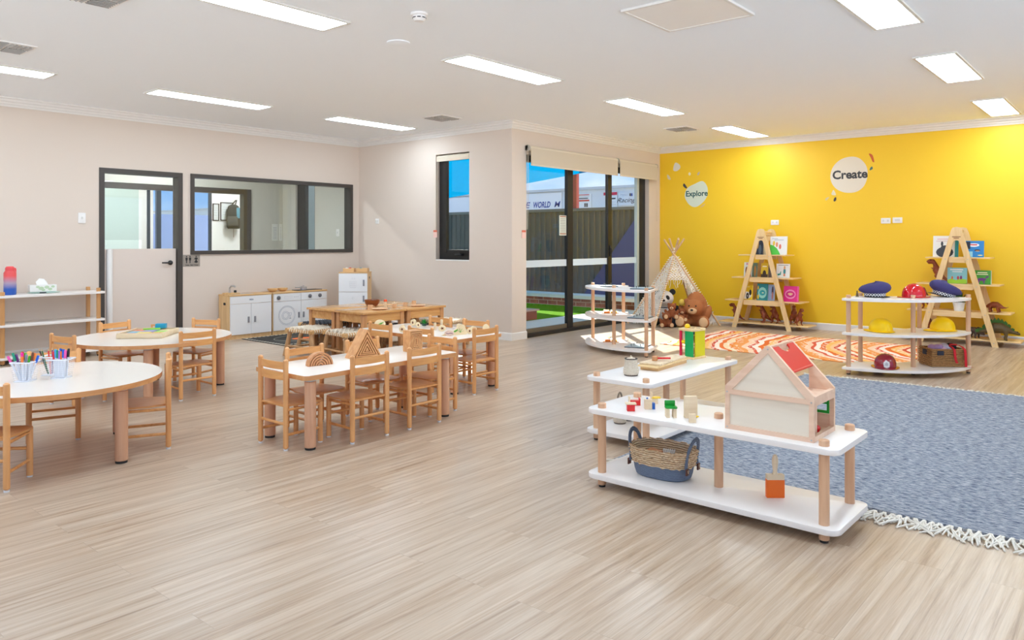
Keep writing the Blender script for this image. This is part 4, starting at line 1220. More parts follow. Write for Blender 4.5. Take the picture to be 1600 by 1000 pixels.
mb = MB(); mb.loft([[(-.05, -.012, .068), (.05, -.015, .068), (.05, .012, .068), (-.05, .012, .068)], [(-.06, -.008, .10), (.03, -.015, .10), (.04, .008, .10), (-.04, .012, .10)], [(-.03, -.002, .135), (.01, -.006, .13), (.015, .002, .128), (-.02, .004, .132)]])
mb.build('tissue', flat('tissue_white', (246, 246, 244), .8), t, smooth=60)
t = empty('wipes_pack', 'pale green pack of wipes lying under the tissue box', 'wipes', (2.83, 8.79, .687), R(-8))
MB().ell((0, 0, .009), (.155, .075, .0088), n=20, k=8).build('pouch', flat('wipes_mint', (196, 222, 210), .4), t)
MB().box((-.02, -.072, .010), (.06, .004, .010)).build('pack_label', m_blk, t, smooth=0)
# ------------------------------------------------------------------ rugs
m_blue_rug = fabric_streak('blue_wool', [(.32, (48, 56, 78)), (.41, (98, 108, 128)), (.48, (144, 152, 166)), (.56, (184, 188, 196)), (.68, (224, 222, 218))], (95, 24, 1))
t = empty('blue_rug', 'large blue-grey flecked wool rug with cream fringes on the right', 'rug', (3.60, 2.30, 0), R(2.6))
L_, W_ = 3.42, 3.3
def wob(x, k): return .012 * math.sin(x * 2.3 + k) + .006 * math.sin(x * 7.1 + k * 2)
P = [(x / 12 * L_, wob(x, 1)) for x in range(13)] + [(L_ + wob(y, 2), -y / 12 * W_) for y in range(1, 13)] + [(L_ * (12 - x) / 12, -W_ + wob(x, 3)) for x in range(1, 13)] + [(.018 * math.sin(y * .9) + .005 * y, -W_ * (12 - y) / 12) for y in range(1, 12)]
mb = MB(); mb.prism(P, .001, .013, bev=.003); mb.build('rug_pile', m_blue_rug, t)
m_fr = flat('fringe_cotton', (232, 226, 214), .9, bump=.3, bscale=300)
def fringe(side):
    mb = MB()
    y = -.01
    while y > -W_ + .01:
        x0 = .01 if side < 0 else L_ - .01
        n = 5 if side < 0 else 3
        for k in range(n):
            ln = random.uniform(.08, .15) if side < 0 else random.uniform(.03, .07)
            a = random.uniform(-.9, .9)
            p0 = (x0, y + random.uniform(-.006, .006), .012)
            p1 = (x0 + side * ln * .35, y + a * ln * .15, .010 + random.uniform(0, .010))
            p2 = (x0 + side * ln * .7, y + a * ln * .5 + random.uniform(-.01, .01), .006 + random.uniform(0, .012))
            p3 = (x0 + side * ln, y + a * ln * .8 + random.uniform(-.02, .02), .005)
            mb.tube([p0, p1, p2, p3], [.0062, .005, .0044, .0036], 5)
        if side < 0: mb.ell((x0 - .018, y, .012), (.011, .007, .007), n=8, k=6)
        y -= random.uniform(.026, .042)
    o = mb.build('fringe', m_fr, t); o['kind'] = 'stuff'
fringe(-1); fringe(1)

m, n, l, b = new_mat('orange_rug_pattern')
tc = n.new('ShaderNodeTexCoord')
mp = n.new('ShaderNodeMapping'); mp.inputs['Location'].default_value = (-.75, 1.7, 0)
ln = n.new('ShaderNodeVectorMath'); ln.operation = 'LENGTH'
l.new(tc.outputs['Object'], mp.inputs['Vector'])
nz_ = n.new('ShaderNodeTexNoise'); nz_.inputs['Scale'].default_value = 1.3; nz_.inputs['Detail'].default_value = 2
l.new(tc.outputs['Object'], nz_.inputs['Vector'])
sc_ = n.new('ShaderNodeVectorMath'); sc_.operation = 'SCALE'; sc_.inputs['Scale'].default_value = .35
l.new(nz_.outputs['Color'], sc_.inputs[0])
ad = n.new('ShaderNodeVectorMath'); ad.operation = 'ADD'; l.new(mp.outputs[0], ad.inputs[0]); l.new(sc_.outputs[0], ad.inputs[1])
l.new(ad.outputs[0], ln.inputs[0])
fr = n.new('ShaderNodeMath'); fr.operation = 'MULTIPLY'; fr.inputs[1].default_value = 1.5; l.new(ln.outputs['Value'], fr.inputs[0])
fc = n.new('ShaderNodeMath'); fc.operation = 'FRACT'; l.new(fr.outputs[0], fc.inputs[0])
r = n.new('ShaderNodeValToRGB'); r.color_ramp.interpolation = 'CONSTANT'
e = r.color_ramp.elements
e[0].color = S(244, 216, 176); e[0].position = 0; e[1].position = .94; e[1].color = S(238, 140, 60)
for p_, c_ in [(.09, (232, 120, 60)), (.16, (248, 226, 206)), (.24, (212, 84, 56)), (.30, (244, 196, 150)), (.37, (244, 190, 110)), (.45, (230, 116, 50)), (.54, (250, 234, 222)), (.63, (220, 96, 70)), (.69, (246, 206, 176)), (.80, (240, 160, 92))]:
    q_ = e.new(p_); q_.color = S(*c_)
l.new(fc.outputs[0], r.inputs[0])
# rows of small cream dabs
vo = n.new('ShaderNodeTexVoronoi'); vo.inputs['Scale'].default_value = 23
l.new(ad.outputs[0], vo.inputs['Vector'])
lt = n.new('ShaderNodeMath'); lt.operation = 'LESS_THAN'; lt.inputs[1].default_value = .34; l.new(vo.outputs['Distance'], lt.inputs[0])
f2 = n.new('ShaderNodeMath'); f2.operation = 'MULTIPLY'; f2.inputs[1].default_value = 5.2; l.new(ln.outputs['Value'], f2.inputs[0])
f3 = n.new('ShaderNodeMath'); f3.operation = 'FRACT'; l.new(f2.outputs[0], f3.inputs[0])
gt = n.new('ShaderNodeMath'); gt.operation = 'GREATER_THAN'; gt.inputs[1].default_value = .45; l.new(f3.outputs[0], gt.inputs[0])
mu = n.new('ShaderNodeMath'); mu.operation = 'MULTIPLY'; l.new(lt.outputs[0], mu.inputs[0]); l.new(gt.outputs[0], mu.inputs[1])
mx = n.new('ShaderNodeMix'); mx.data_type = 'RGBA'; l.new(mu.outputs[0], mx.inputs['Factor']); l.new(r.outputs[0], mx.inputs['A']); mx.inputs['B'].default_value = S(252, 238, 226)
l.new(mx.outputs['Result'], b.inputs['Base Color']); b.inputs['Roughness'].default_value = .9; b.inputs['Specular IOR Level'].default_value = .15
o = MB().b2(-.885, .885, -1.30, 1.30, .001, .009).build('patterned_rug', m, smooth=0)
o.location = (8.87, 3.19, 0)
tag(o, 'orange, cream and red rug with curved dotted bands before the yellow wall', 'rug')

# ------------------------------------------------------------------ low white shelves with beech posts
def low_shelf(x0, x1, y0, y1, posts, label, extra=()):
    cx, cy = (x0 + x1) / 2, (y0 + y1) / 2
    t = empty('low_shelf', label, 'shelf', (cx, cy, 0), 0, 'two-tier low white shelves')
    for x, y in posts: post(x - cx, y - cy, .420, t)
    for z in (.048, .371):
        mb = MB(); mb.prism(rrect(x0 - cx, x1 - cx, y0 - cy, y1 - cy, .045, 8), z, z + .024, bev=.003); mb.build('shelf_board', m_lam, t)
    return t
low_shelf(3.135, 3.585, .965, 2.185, [(3.19, 1.035), (3.53, 1.035), (3.19, 2.12), (3.53, 2.12), (3.36, 1.575)], 'nearest low white two-tier shelf with beech posts, carrying the dolls house')
low_shelf(3.865, 5.10, 2.235, 2.70, [(3.92, 2.295), (3.92, 2.645), (5.045, 2.295), (5.045, 2.645), (4.48, 2.47)], 'second low white two-tier shelf behind, carrying xylophone and ball tower')
SZ = .395; LZ = .072

def ring_shelf(loc, rz, label):
    t = empty('curved_shelf', label, 'shelf', loc, rz, 'three-tier curved white shelves')
    ro, ri, e = .855, .37, .045
    P = []
    N = 28
    for i in range(N + 1):
        a = R(180 + 90 * i / N); P.append((ro * math.cos(a), ro * math.sin(a)))
    P = [(-ro, e * .3), ] + P + [(e * .3, -ro)]
    P[0] = (-ro + .02, e); P[-1] = (e, -ro + .02)
    Q = []
    for i in range(N + 1):
        a = R(270 - 90 * i / N); Q.append((ri * math.cos(a), ri * math.sin(a)))
    Q = [(e, -ri)] + Q + [(-ri, e)]
    poly = P + Q
    for z in (.048, .366, .680):
        mb = MB(); mb.prism(poly, z, z + .022, bev=.003); mb.build('shelf_board', m_lam, t)
    for x, y in ((-.79, 0), (-.42, 0), (-.43, -.46), (0, -.42), (0, -.86 + .03)): post(x if x else .0, y, .732, t, r=.0205)
    return t
ring_shelf((8.12, 2.16, 0), 0, 'curved three-tier white shelf carrying hats and a basket by the yellow wall')
ring_shelf((7.78, 4.38, 0), R(-70), 'curved three-tier white shelf with puzzle boards near the sliding door')

# ------------------------------------------------------------------ dolls house
t = empty('dolls_house', 'natural wooden dolls house with one red roof flap on the near shelf', 'dolls house', (3.20, 1.275, SZ), 0)
m_hf = wood('house_frame', (222, 184, 156), (236, 204, 178), 'Y', .5)
m_hp = wood('house_ply', (222, 208, 188), (236, 226, 208), 'Y', .5, .4)
D = .275; hw = .195; ez = .178; az = .385; th = .016
def gable(x):
    mb = MB()
    mb.b2(x, x + th, -hw, -hw + .02, 0, ez).b2(x, x + th, hw - .02, hw, 0, ez).b2(x, x + th, -hw + .02, hw - .02, 0, .02).b2(x, x + th, -hw + .02, hw - .02, ez - .022, ez)
    K = Matrix(((0, 0, 1, x), (1, 0, 0, 0), (0, 1, 0, 0), (0, 0, 0, 1)))
    for s in (-1, 1):
        mb.prism([(s * hw, ez), (s * hw, ez + .014), (s * .008, az), (0, az), (0, az - .03), (s * (hw - .032), ez)][::s], 0, th, K)
    return mb
gable(0).build('gable_frame', m_hf, t, smooth=0); gable(D - th).build('gable_frame', m_hf, t, smooth=0)
K = Matrix(((0, 0, 1, .006), (1, 0, 0, 0), (0, 1, 0, 0), (0, 0, 0, 1)))
mb = MB().b2(.006, .011, -hw + .02, hw - .02, .02, ez - .022); mb.prism([(-hw + .03, ez), (hw - .03, ez), (0, az - .03)], 0, .005, K)
mb.build('front_panel', m_hp, t, smooth=0)
K = Matrix(((0, 0, 1, D - .012), (1, 0, 0, 0), (0, 1, 0, 0), (0, 0, 0, 1)))
mb = MB(); mb.prism([(-hw + .03, ez), (-.085, ez), (-.085, az - .03 - .085 * (az - .03 - ez) / (hw - .03))], 0, .005, K); mb.b2(D - .012, D - .007, -.02, hw - .02, .02, ez - .022).b2(D - .012, D - .007, -hw + .02, -.02, .02, .072)
mb.build('back_panel', m_hf, t, smooth=0)
MB().b2(th, D - th, -hw + .002, hw - .002, 0, .010).b2(th, D - th, -hw + .002, hw - .002, ez - .010, ez).b2(th, D - th, -hw, -hw + .018, ez - .03, ez + .01).b2(th, D - th, -hw, -hw + .018, 0, .022).b2(th, D - th, -.009, .009, az - .022, az - .002).build('floor_board', m_hf, t, smooth=0)
# red roof flap on the near slope, hung just below the ridge
sl = math.atan2(az - ez, hw); 
K = Matrix.Translation((D / 2, -.012, az - .008)) @ Matrix.Rotation(-sl + PI, 4, 'X') @ Matrix.Scale(-1, 4, (0, 0, 1))
pw = D / 2 - th
P = [(-pw, 0), (-.055, 0)] + [(-.055 + .055 * (1 - math.cos(R(a))), .035 * math.sin(R(a))) for a in (30, 60, 90, 120, 150)] + [(.055, 0), (pw, 0), (pw, .128), (-pw, .128)]
K = Matrix.Translation((D / 2, -.010, az - .012)) @ Matrix(((1, 0, 0, 0), (0, -math.cos(sl), math.sin(sl) * -1, 0), (0, -math.sin(sl), math.cos(sl), 0), (0, 0, 0, 1)))
mb = MB(); mb.prism(P, 0, .006, K)
mb.tube([K @ Vector((-pw - .012, .128, .002)), K @ Vector((pw + .012, .128, .002))], .006, 10)
mb.build('roof_flap', m_red, t, smooth=30)
wn_ = MB(); x = D - .02
wn_.b2(x, x + .008, -.175, -.165, .075, .165).b2(x, x + .008, -.045, -.035, .075, .165).b2(x, x + .008, -.165, -.045, .075, .087).b2(x, x + .008, -.165, -.045, .153, .165).b2(x, x + .008, -.110, -.100, .087, .153).b2(x, x + .008, -.165, -.045, .116, .124)
wn_.build('window_frame', m_green, t, smooth=0)
for y, z in ((-hw + .010, .010), (-hw + .010, ez - .012), (hw - .010, .010), (hw - .010, ez - .012), (0, az - .014)):
    mb = MB(); mb.lathe([(.0035, 0), (.0035, .002), (.001, .003)], n=10, M=Matrix.Translation((0, y, z)) @ Matrix.Rotation(R(-90), 4, 'Y'))
    mb.build('screw', m_steel, t)
MB().b2(.11, .13, -hw + .03, .05, .010, .15).build('inner_wall', m_hf, t, smooth=0)
o = MB().ell((0, 0, .016), (.014, .014, .014)).cyl((0, 0), .011, 0, .014).build('toy_doll', m_red); o.location = (3.36, 1.12, SZ + .010)
tag(o, 'tiny red peg doll lying inside the dolls house', 'doll')
o = MB().cyl((0, 0), .006, 0, .05).ell((0, 0, .055), .011).build('toy_doll', m_red); o.location = (3.43, 1.44, SZ + .010)
o.location = (3.31, 1.50, SZ)
tag(o, 'thin red peg standing at the left side of the dolls house', 'doll')

# ------------------------------------------------------------------ small dolls furniture on the near shelf
def furn(kind, x, y, rz, label, build):
    t = empty('toy_furniture', label, 'toy furniture', (x, y, SZ), rz, 'wooden dolls furniture on the near shelf')
    build(t); return t
FA = R(-50)
def b_box(t):
    MB().box((0, 0, .016), (.038, .030, .032), bev=.001).build('base', m_red, t); MB().box((0, .0, .036), (.052, .036, .007), bev=.001).build('top', m_pale, t)
furn('box', 3.225, 1.975, FA, 'red toy stove box with a pale lid, nearest the left shelf post', b_box)
def b_bed(t):
    MB().box((0, 0, .012), (.05, .03, .024), bev=.001).build('base', m_red, t)
    MB().box((-.026, 0, .02), (.006, .034, .045), bev=.001).build('headboard', m_pale, t); MB().box((.026, 0, .018), (.006, .034, .036)).build('footboard', m_red, t)
furn('bed', 3.35, 2.03, FA, 'red toy bed with a pale headboard behind the red box', b_bed)
def b_wash(t):
    MB().box((0, 0, .024), (.036, .028, .048), bev=.001).build('cabinet', m_pale, t); MB().box((.026, 0, .016), (.014, .028, .030)).build('side_block', m_blue, t)
    MB().ell((-.004, 0, .053), .005).build('tap', m_blue, t)
furn('wash', 3.315, 1.93, FA, 'pale toy wash stand with a blue side block', b_wash)
def b_chair(t):
    MB().box((0, 0, .014), (.030, .026, .028), bev=.001).build('base', m_pale, t); MB().box((.006, 0, .031), (.046, .032, .006), bev=.001).build('seat', m_yel, t)
    MB().box((-.016, 0, .04), (.008, .03, .034)).build('backrest', m_pale, t)
furn('chair', 3.45, 1.97, FA, 'tiny toy chair with a bright yellow seat', b_chair)
def b_toilet(t):
    mb = MB(); mb.box((-.0165, 0, .022), (.015, .042, .044)).box((.0165, 0, .022), (.015, .042, .044)); mb.build('base', m_pale, t)
    mb = MB(); mb.prism(rrect(-.028, .028, -.026, .02, .01), .044, .051); mb.box((0, .022, .062), (.05, .010, .026), bev=.003); mb.build('lid', m_green, t)
furn('toilet', 3.235, 1.76, FA, 'toy toilet with a bright green lid and striped pale base', b_toilet)
def b_cup(t):
    MB().box((0, 0, .052), (.060, .026, .104), bev=.002).build('cupboard', m_pale, t); MB().box((.0, .018, .06), (.008, .010, .012)).build('knob', m_green, t)
furn('cupboard', 3.28, 1.68, FA, 'tall pale wooden toy cupboard block, largest piece of the dolls furniture', b_cup)
def b_lamp(t):
    MB().box((0, 0, .02), (.030, .02, .040), bev=.001).build('base', m_pale, t); MB().ell((.022, 0, .028), (.009, .006, .004)).build('knob', m_yel, t)
furn('lamp', 3.20, 1.63, FA, 'small pale toy block with a yellow knob in front of the tall cupboard', b_lamp)

# ------------------------------------------------------------------ rope basket, toy brush
m_straw = weave('seagrass', (186, 146, 104), (246, 222, 188), 30, 55, .8, .9)
m_navy = weave('blue_rope', (84, 96, 118), (128, 142, 164), 60, 90, .85, .6)
t = empty('rope_basket', 'oval seagrass basket with a blue rope base and two blue handles', 'basket', (3.345, 1.86, LZ), R(-88))
def oval(a, b, z, n=40): return [(a * math.copysign(abs(math.cos(2 * PI * i / n)) ** .75, math.cos(2 * PI * i / n)), b * math.copysign(abs(math.sin(2 * PI * i / n)) ** .75, math.sin(2 * PI * i / n)), z) for i in range(n)]
mb = MB()
mb.loft([oval(.125, .082, .0), oval(.136, .09, .006), oval(.144, .096, .03), oval(.150, .102, .066)])
mb.build('rope_base', m_navy, t)
mb = MB()
mb.loft([oval(.149, .101, .064), oval(.156, .106, .09), oval(.163, .112, .125), oval(.165, .114, .141), oval(.160, .109, .143), oval(.155, .104, .125), oval(.140, .095, .06)], cap=False)
n_ = 60
for q in range(5):
    z = .070 + q * .016; k = (z - .052) / .09; a_, b_ = .147 + .018 * k, .099 + .015 * k
    for s in (0, 1):
        P = []
        for i in range(n_):
            th_ = 2 * PI * i / n_; rr = .0032 * (1 if (i + s) % 2 else -1)
            c_, s_ = math.cos(th_), math.sin(th_)
            P.append(((a_ + .002 + rr) * math.copysign(abs(c_) ** .75, c_), (b_ + .002 + rr) * math.copysign(abs(s_) ** .75, s_), z + s * .009 + .004 * math.sin(i * 2.1)))
        mb.tube(P, .0052, 5, closed=True)
mb.build('seagrass_wall', m_straw, t)
for s in (-1, 1):
    mb = MB(); P = []
    for k in range(13):
        a = PI * k / 12; P.append((s * (.150 + .022 * math.sin(a)), -.058 * math.cos(a), .10 + .105 * math.sin(a) ** .8))
    P = [(s * .150, -.062, .062)] + P + [(s * .150, .062, .062)]
    mb.tube(P, .0115, 8, flatz=.55); mb.build('handle', m_navy, t)
    for y in (-.062, .062):
        mb = MB(); mb.box((s * .157, y, .058), (.008, .026, .032), bev=.002); p_ = mb.build('leather_tab', flat('leather_brown', (96, 52, 36), .5), t)
        mb = MB(); mb.tube([(s * .1620, y - .007, .066), (s * .1620, y + .007, .066), (s * .1620, y, .052)], .0011, 4, closed=True); mb.build('printed_mark', m_pale, p_, smooth=0)
bw = wood('brush_wood', (196, 130, 84), (216, 156, 108), 'X', .45)
def in_basket(name, cat, lab, build, dx, dy, dz, rz, tilt=0):
    ca, sa = math.cos(R(-88)), math.sin(R(-88))
    t = empty(name, lab, cat, (3.345 + dx * ca - dy * sa, 1.86 + dx * sa + dy * ca, LZ + dz)); t.rotation_euler = (tilt, 0, rz); build(t)
def bb1(t):
    MB().box((0, 0, 0), (.09, .032, .018), bev=.006).build('brush_block', bw, t)
in_basket('scrub_brush', 'brush', 'brown wooden brush block lying in the rope basket', bb1, -.03, -.03, .118, R(-110), R(20))
def bb2(t):
    MB().box((0, 0, 0), (.06, .02, .012), bev=.003).build('brush_head', bw, t)
    mb = MB()
    for i in range(6):
        for j in range(2): mb.tube([(-.024 + i * .0096, -.005 + j * .01, .006), (-.026 + i * .0105, -.006 + j * .012, .03)], .0032, 5)
    mb.build('bristles', m_white, t)
in_basket('bristle_brush', 'brush', 'small brush with white bristles sticking up out of the rope basket', bb2, .045, -.03, .112, R(-75))
in_basket('toy_tool', 'tool', 'red stick between the brushes in the rope basket', lambda t: MB().tube([(-.06, 0, 0), (.06, 0, .006)], .007, 8).build('handle', m_red, t), 0.0, -.005, .108, R(-110))
in_basket('toy_tool', 'tool', 'black tool head at the right side in the rope basket', lambda t: MB().ell((0, 0, 0), (.03, .02, .014)).build('head', m_blk, t), .10, -.01, .105, 0)
in_basket('toy_tool', 'tool', 'small yellow piece at the left inside the rope basket', lambda t: MB().ell((0, 0, 0), (.016, .012, .010)).build('head', m_yel, t), -.105, -.02, .108, 0)
t = empty('paint_brush_toy', 'wooden toy paint brush with an orange base standing upright on the near shelf', 'toy brush', (3.385, 1.315, LZ), R(-50))
MB().box((0, 0, .041), (.080, .026, .082), bev=.002).build('orange_base', flat('felt_orange', (244, 112, 24), .55), t)
MB().box((0, 0, .093), (.078, .028, .024), bev=.002).build('ferrule', m_pale, t)
MB().lathe([(.001, .105), (.013, .105), (.009, .118), (.013, .150), (.014, .17), (.009, .19), (.001, .195)], n=18).build('handle', m_pale, t)

# ------------------------------------------------------------------ things on the second low shelf
m_wick = weave('white_wicker', (212, 194, 170), (244, 234, 216), 40, 80, .8, .7)
def wicker(x, y, z, h_, r, label, handle=False, lid=True, grp='white wicker jars'):
    t = empty('wicker_jar', label, 'wicker jar', (x, y, z), 0, grp)
    prof = [(r * .84, .004), (r * .98, h_ * .15), (r, h_ * .32), (r * .86, h_ * .55), (r * .80, h_ * .75), (r * .80, h_ * .95), (r * .74, h_ * .95), (r * .74, h_ * .8), (.001, h_ * .8)]
    mb = MB(); mb.lathe([(.001, .004)] + prof, n=32)
    for k in range(22):
        a = 2 * PI * k / 22
        mb.tube([(q * 1.01 * math.cos(a), q * 1.01 * math.sin(a), zz) for q, zz in prof[:6]], .0024, 5)
    mb.build('wicker_body', m_wick, t)
    mb = MB(); mb.tube([(r * .86 * math.cos(a * PI / 14), r * .86 * math.sin(a * PI / 14), .004) for a in range(28)], .004, 6, closed=True)
    mb.tube([(r * .80 * math.cos(a * PI / 14), r * .80 * math.sin(a * PI / 14), h_ * .95) for a in range(28)], .004, 6, closed=True); mb.build('dark_rim', flat('wicker_dark', (84, 72, 64), .8), t)
    if lid: 
        mb = MB(); mb.lathe([(r * .7, h_ * .93), (r * .5, h_ * .99), (.001, h_ * 1.04)], n=24); mb.tube([(-.012, 0, h_ * 1.02), (0, 0, h_ * 1.12), (.012, 0, h_ * 1.02)], .003, 6); mb.build('lid', m_wick, t)
    if handle:
        mb = MB(); P = [(-r * .8, 0, h_ * .9)] + [(-r * .8 * math.cos(PI * k / 10), 0, h_ * .95 + h_ * 1.0 * math.sin(PI * k / 10)) for k in range(11)] + [(r * .8, 0, h_ * .9)]
        mb.tube(P, .006, 8); mb.build('handle', flat('handle_taupe', (160, 148, 132), .7), t)
    return t
wicker(4.07, 2.49, SZ, .110, .046, 'white wicker jar with a dark rim on the top of the second low shelf')
wicker(4.115, 2.60, LZ, .10, .040, 'small white wicker jar with a tall loop handle on the lower board', True, False)
wicker(4.22, 2.60, LZ, .09, .036, 'smallest white wicker jar beside the one with the loop handle on the lower board', False, False)
t = empty('xylophone', 'natural wooden xylophone with a row of bars', 'xylophone', (4.53, 2.505, SZ), R(3))
mb = MB().b2(-.235, .20, -.062, -.042, 0, .020).b2(-.235, .20, .042, .062, 0, .020).b2(-.235, -.215, -.042, .042, 0, .020).b2(.18, .20, -.042, .042, 0, .020).b2(-.235, .2, -.05, .05, .0, .006)
mb.build('frame', m_kwx, t, smooth=0)
mb = MB().b2(-.255, .22, -.072, .072, .0215, .034, bev=.002); mb.build('sound_board', m_pinex, t)
for k in range(13):
    MB().box((-.215 + k * .0335, 0, .041), (.026, .150 - k * .003, .012), bev=.002).build('bar', m_pale, t)
t = empty('mallet', 'wooden mallet with a red handle lying on the xylophone', 'mallet', (4.42, 2.52, SZ + .048), R(-70))
MB().box((0, .0, .014), (.032, .055, .028), bev=.003).build('head', m_rb, t)
K = Matrix.Rotation(R(20), 4, 'Z')
MB().tube([K @ Vector((.012, 0, .014)), K @ Vector((.1, -.012, .016))], .0065, 10).build('handle', m_red, t)
t = empty('ball_tower', 'wooden ball tower with red, green and yellow sides', 'toy tower', (4.965, 2.53, SZ), R(-8))
MB().box((0, 0, .008), (.155, .13, .016), bev=.003).build('base', m_pinex, t)
mb = MB(); q_ = rrect(-.078, .078, -.066, .066, .01); mb.prism(q_, .197, .213, bev=.003); mb.build('top_board', m_pinex, t)
mb = MB()
for x, y in ((.035, .02), (-.03, -.02), (.03, -.028)): mb.cyl((x, y), .018, .2125, .2138, 20)
mb.build('ball_hole', flat('hole_brown', (120, 84, 50), .6), t, smooth=0)
MB().b2(-.0725, -.068, -.058, .01, .016, .197).build('green_panel', flat('tower_green', (0, 160, 84), .35), t, smooth=0)
MB().b2(-.072, -.060, .042, .058, .016, .197).build('red_post', flat('tower_red', (216, 30, 70), .35), t, smooth=0)
MB().b2(-.050, .068, -.061, -.056, .016, .197).build('yellow_panel', flat('tower_yellow', (214, 200, 20), .35), t, smooth=0)
MB().b2(.060, .065, -.05, .058, .10, .197).build('blue_panel', m_blue, t, smooth=0)
mb = MB()
for k, z in enumerate((.05, .09, .13, .165)): mb.box((-.0, 0, z), (.125, .105, .006), M=Matrix.Rotation(R(10 if k % 2 else -10), 4, 'Y') @ Matrix.Rotation(R(8), 4, 'X'))
mb.build('ramp', m_pinex, t, smooth=0)
o = MB().ell((0, 0, .0), .020).build('toy_ball', m_yel); o.location = (4.94, 2.555, SZ + .224)
tag(o, 'yellow ball resting in the top of the ball tower', 'ball')
o = MB().ell((0, 0, 0), (.02, .02, .014)).build('toy_ball', m_yel); o.location = (4.91, 2.565, SZ + .118)
tag(o, 'yellow ball inside the ball tower halfway down', 'ball')

# ------------------------------------------------------------------ puzzle boards on the curved shelf by the door
m_pz = flat('puzzle_grey', (176, 196, 204), .3); m_pzb = flat('puzzle_edge', (52, 56, 66), .5)
def puzzle(x, y, z, rz, w, d, label, colored=False):
    t = empty('puzzle_board', label, 'puzzle', (x, y, z), rz, 'puzzle boards on the curved shelf')
    MB().b2(-w / 2, w / 2, -d / 2, d / 2, 0, .008).build('board', m_pzb if not colored else m_rb, t, smooth=0)
    if not colored:
        MB().b2(-w / 2 + .004, w / 2 - .004, -d / 2 + .004, d / 2 - .004, .008, .011).build('picture', m_pz, t, smooth=0)
        for k in range(5):
            MB().lathe([(.0025, .011), (.0025, .022), (.006, .026), (.004, .032), (.001, .033)], c=(-w * .38 + k * w * .19, d * .2 * (-1) ** k, 0), n=10).build('peg_knob', m_pzb, t)
    else:
        for k, c in enumerate([(240, 200, 20), (30, 110, 180), (60, 150, 60), (240, 130, 30), (40, 80, 140), (240, 200, 20)]):
            MB().box((-w * .33 + (k % 3) * w * .33, -d * .2 + (k // 3) * d * .4, .017), (w * .27, d * .34, .018), bev=.004).build('puzzle_piece', flat('pz_%d' % k, c, .4), t)
TZ2, MZ2 = .702, .388
puzzle(7.38, 4.82, TZ2, R(40), .24, .20, 'grey peg puzzle on the top board, left of two')
puzzle(7.27, 4.30, TZ2, R(18), .28, .22, 'grey peg puzzle on the top board, right of two')
puzzle(7.48, 4.86, MZ2, R(35), .24, .20, 'dark framed puzzle with yellow pieces on the middle board', True)
puzzle(7.23, 4.30, MZ2, R(14), .28, .22, 'grey peg puzzle on the middle board, right side')
puzzle(7.40, 4.80, LZ - .002, R(35), .22, .18, 'colourful block puzzle on the lowest board', True)
puzzle(7.22, 4.33, LZ - .002, R(14), .28, .22, 'grey peg puzzle on the lowest board, right side')

# ------------------------------------------------------------------ hats, basket and figurine on the hat shelf
m_cap = flat('police_navy', (58, 52, 104), .85, bump=.2, bscale=300)
m_chk, n_, l_, b_ = new_mat('chequered_band')
tc = n_.new('ShaderNodeTexCoord'); sp = n_.new('ShaderNodeSeparateXYZ'); l_.new(tc.outputs['Object'], sp.inputs[0])
at = n_.new('ShaderNodeMath'); at.operation = 'ARCTAN2'; l_.new(sp.outputs['Y'], at.inputs[0]); l_.new(sp.outputs['X'], at.inputs[1])
ml = n_.new('ShaderNodeMath'); ml.operation = 'MULTIPLY'; ml.inputs[1].default_value = 7.0; l_.new(at.outputs[0], ml.inputs[0])
cb = n_.new('ShaderNodeCombineXYZ'); l_.new(ml.outputs[0], cb.inputs[0])
mz = n_.new('ShaderNodeMath'); mz.operation = 'MULTIPLY_ADD'; mz.inputs[1].default_value = 80.0; mz.inputs[2].default_value = .35; l_.new(sp.outputs['Z'], mz.inputs[0]); l_.new(mz.outputs[0], cb.inputs[1])
ck = n_.new('ShaderNodeTexChecker'); ck.inputs['Scale'].default_value = 1.0; ck.inputs['Color1'].default_value = S(240, 240, 240); ck.inputs['Color2'].default_value = S(24, 24, 30)
l_.new(cb.outputs[0], ck.inputs['Vector']); l_.new(ck.outputs['Color'], b_.inputs['Base Color'])
def police_cap(x, y, z, rz, tilt, label):
    t = empty('police_cap', label, 'hat', (x, y, z), 0, 'play police caps')
    t.rotation_euler = (0, tilt, rz)
    def o_(r, zz, drop=0, n=36): return [(r * 1.08 * math.cos(2 * PI * i / n), r * math.sin(2 * PI * i / n), zz + drop * math.cos(2 * PI * i / n)) for i in range(n)]
    MB().loft([o_(.083, .002), o_(.086, .012)]).build('base_trim', m_blk, t)
    MB().loft([o_(.086, .012), o_(.090, .038, .002)]).build('checked_band', m_chk, t)
    MB().loft([o_(.090, .038, .002), o_(.108, .048, .004), o_(.126, .062, .008), o_(.132, .078, .012), o_(.124, .100, .016), o_(.106, .117, .016), o_(.072, .130, .015), o_(.03, .136, .015), o_(.003, .137, .015)]).build('crown', m_cap, t, smooth=60)
    mb = MB(); P1, P2 = [], []
    for i in range(13):
        a = R(-55 + 110 * i / 12); P1.append((.090 * math.cos(a), .084 * math.sin(a))); P2.append((.084 * math.cos(a) + .055 * math.cos(R(-55 + 110 * i / 12) * 1.3) ** 1, .084 * math.sin(a) * 1.03))
    mb.loft([[(p[0], p[1], .012), (q[0], q[1], .002), (q[0], q[1], .0045), (p[0], p[1], .0145)] for p, q in zip(P1, P2)])
    mb.build('visor', m_blk, t)
police_cap(7.62, 2.01, .702, R(-52), 0, 'dark blue police cap with a checked band, lying flat left of the red helmet')
police_cap(8.09, 1.53, .704, R(110), R(-14), 'dark blue police cap with a checked band, tilted, right of the red helmet')
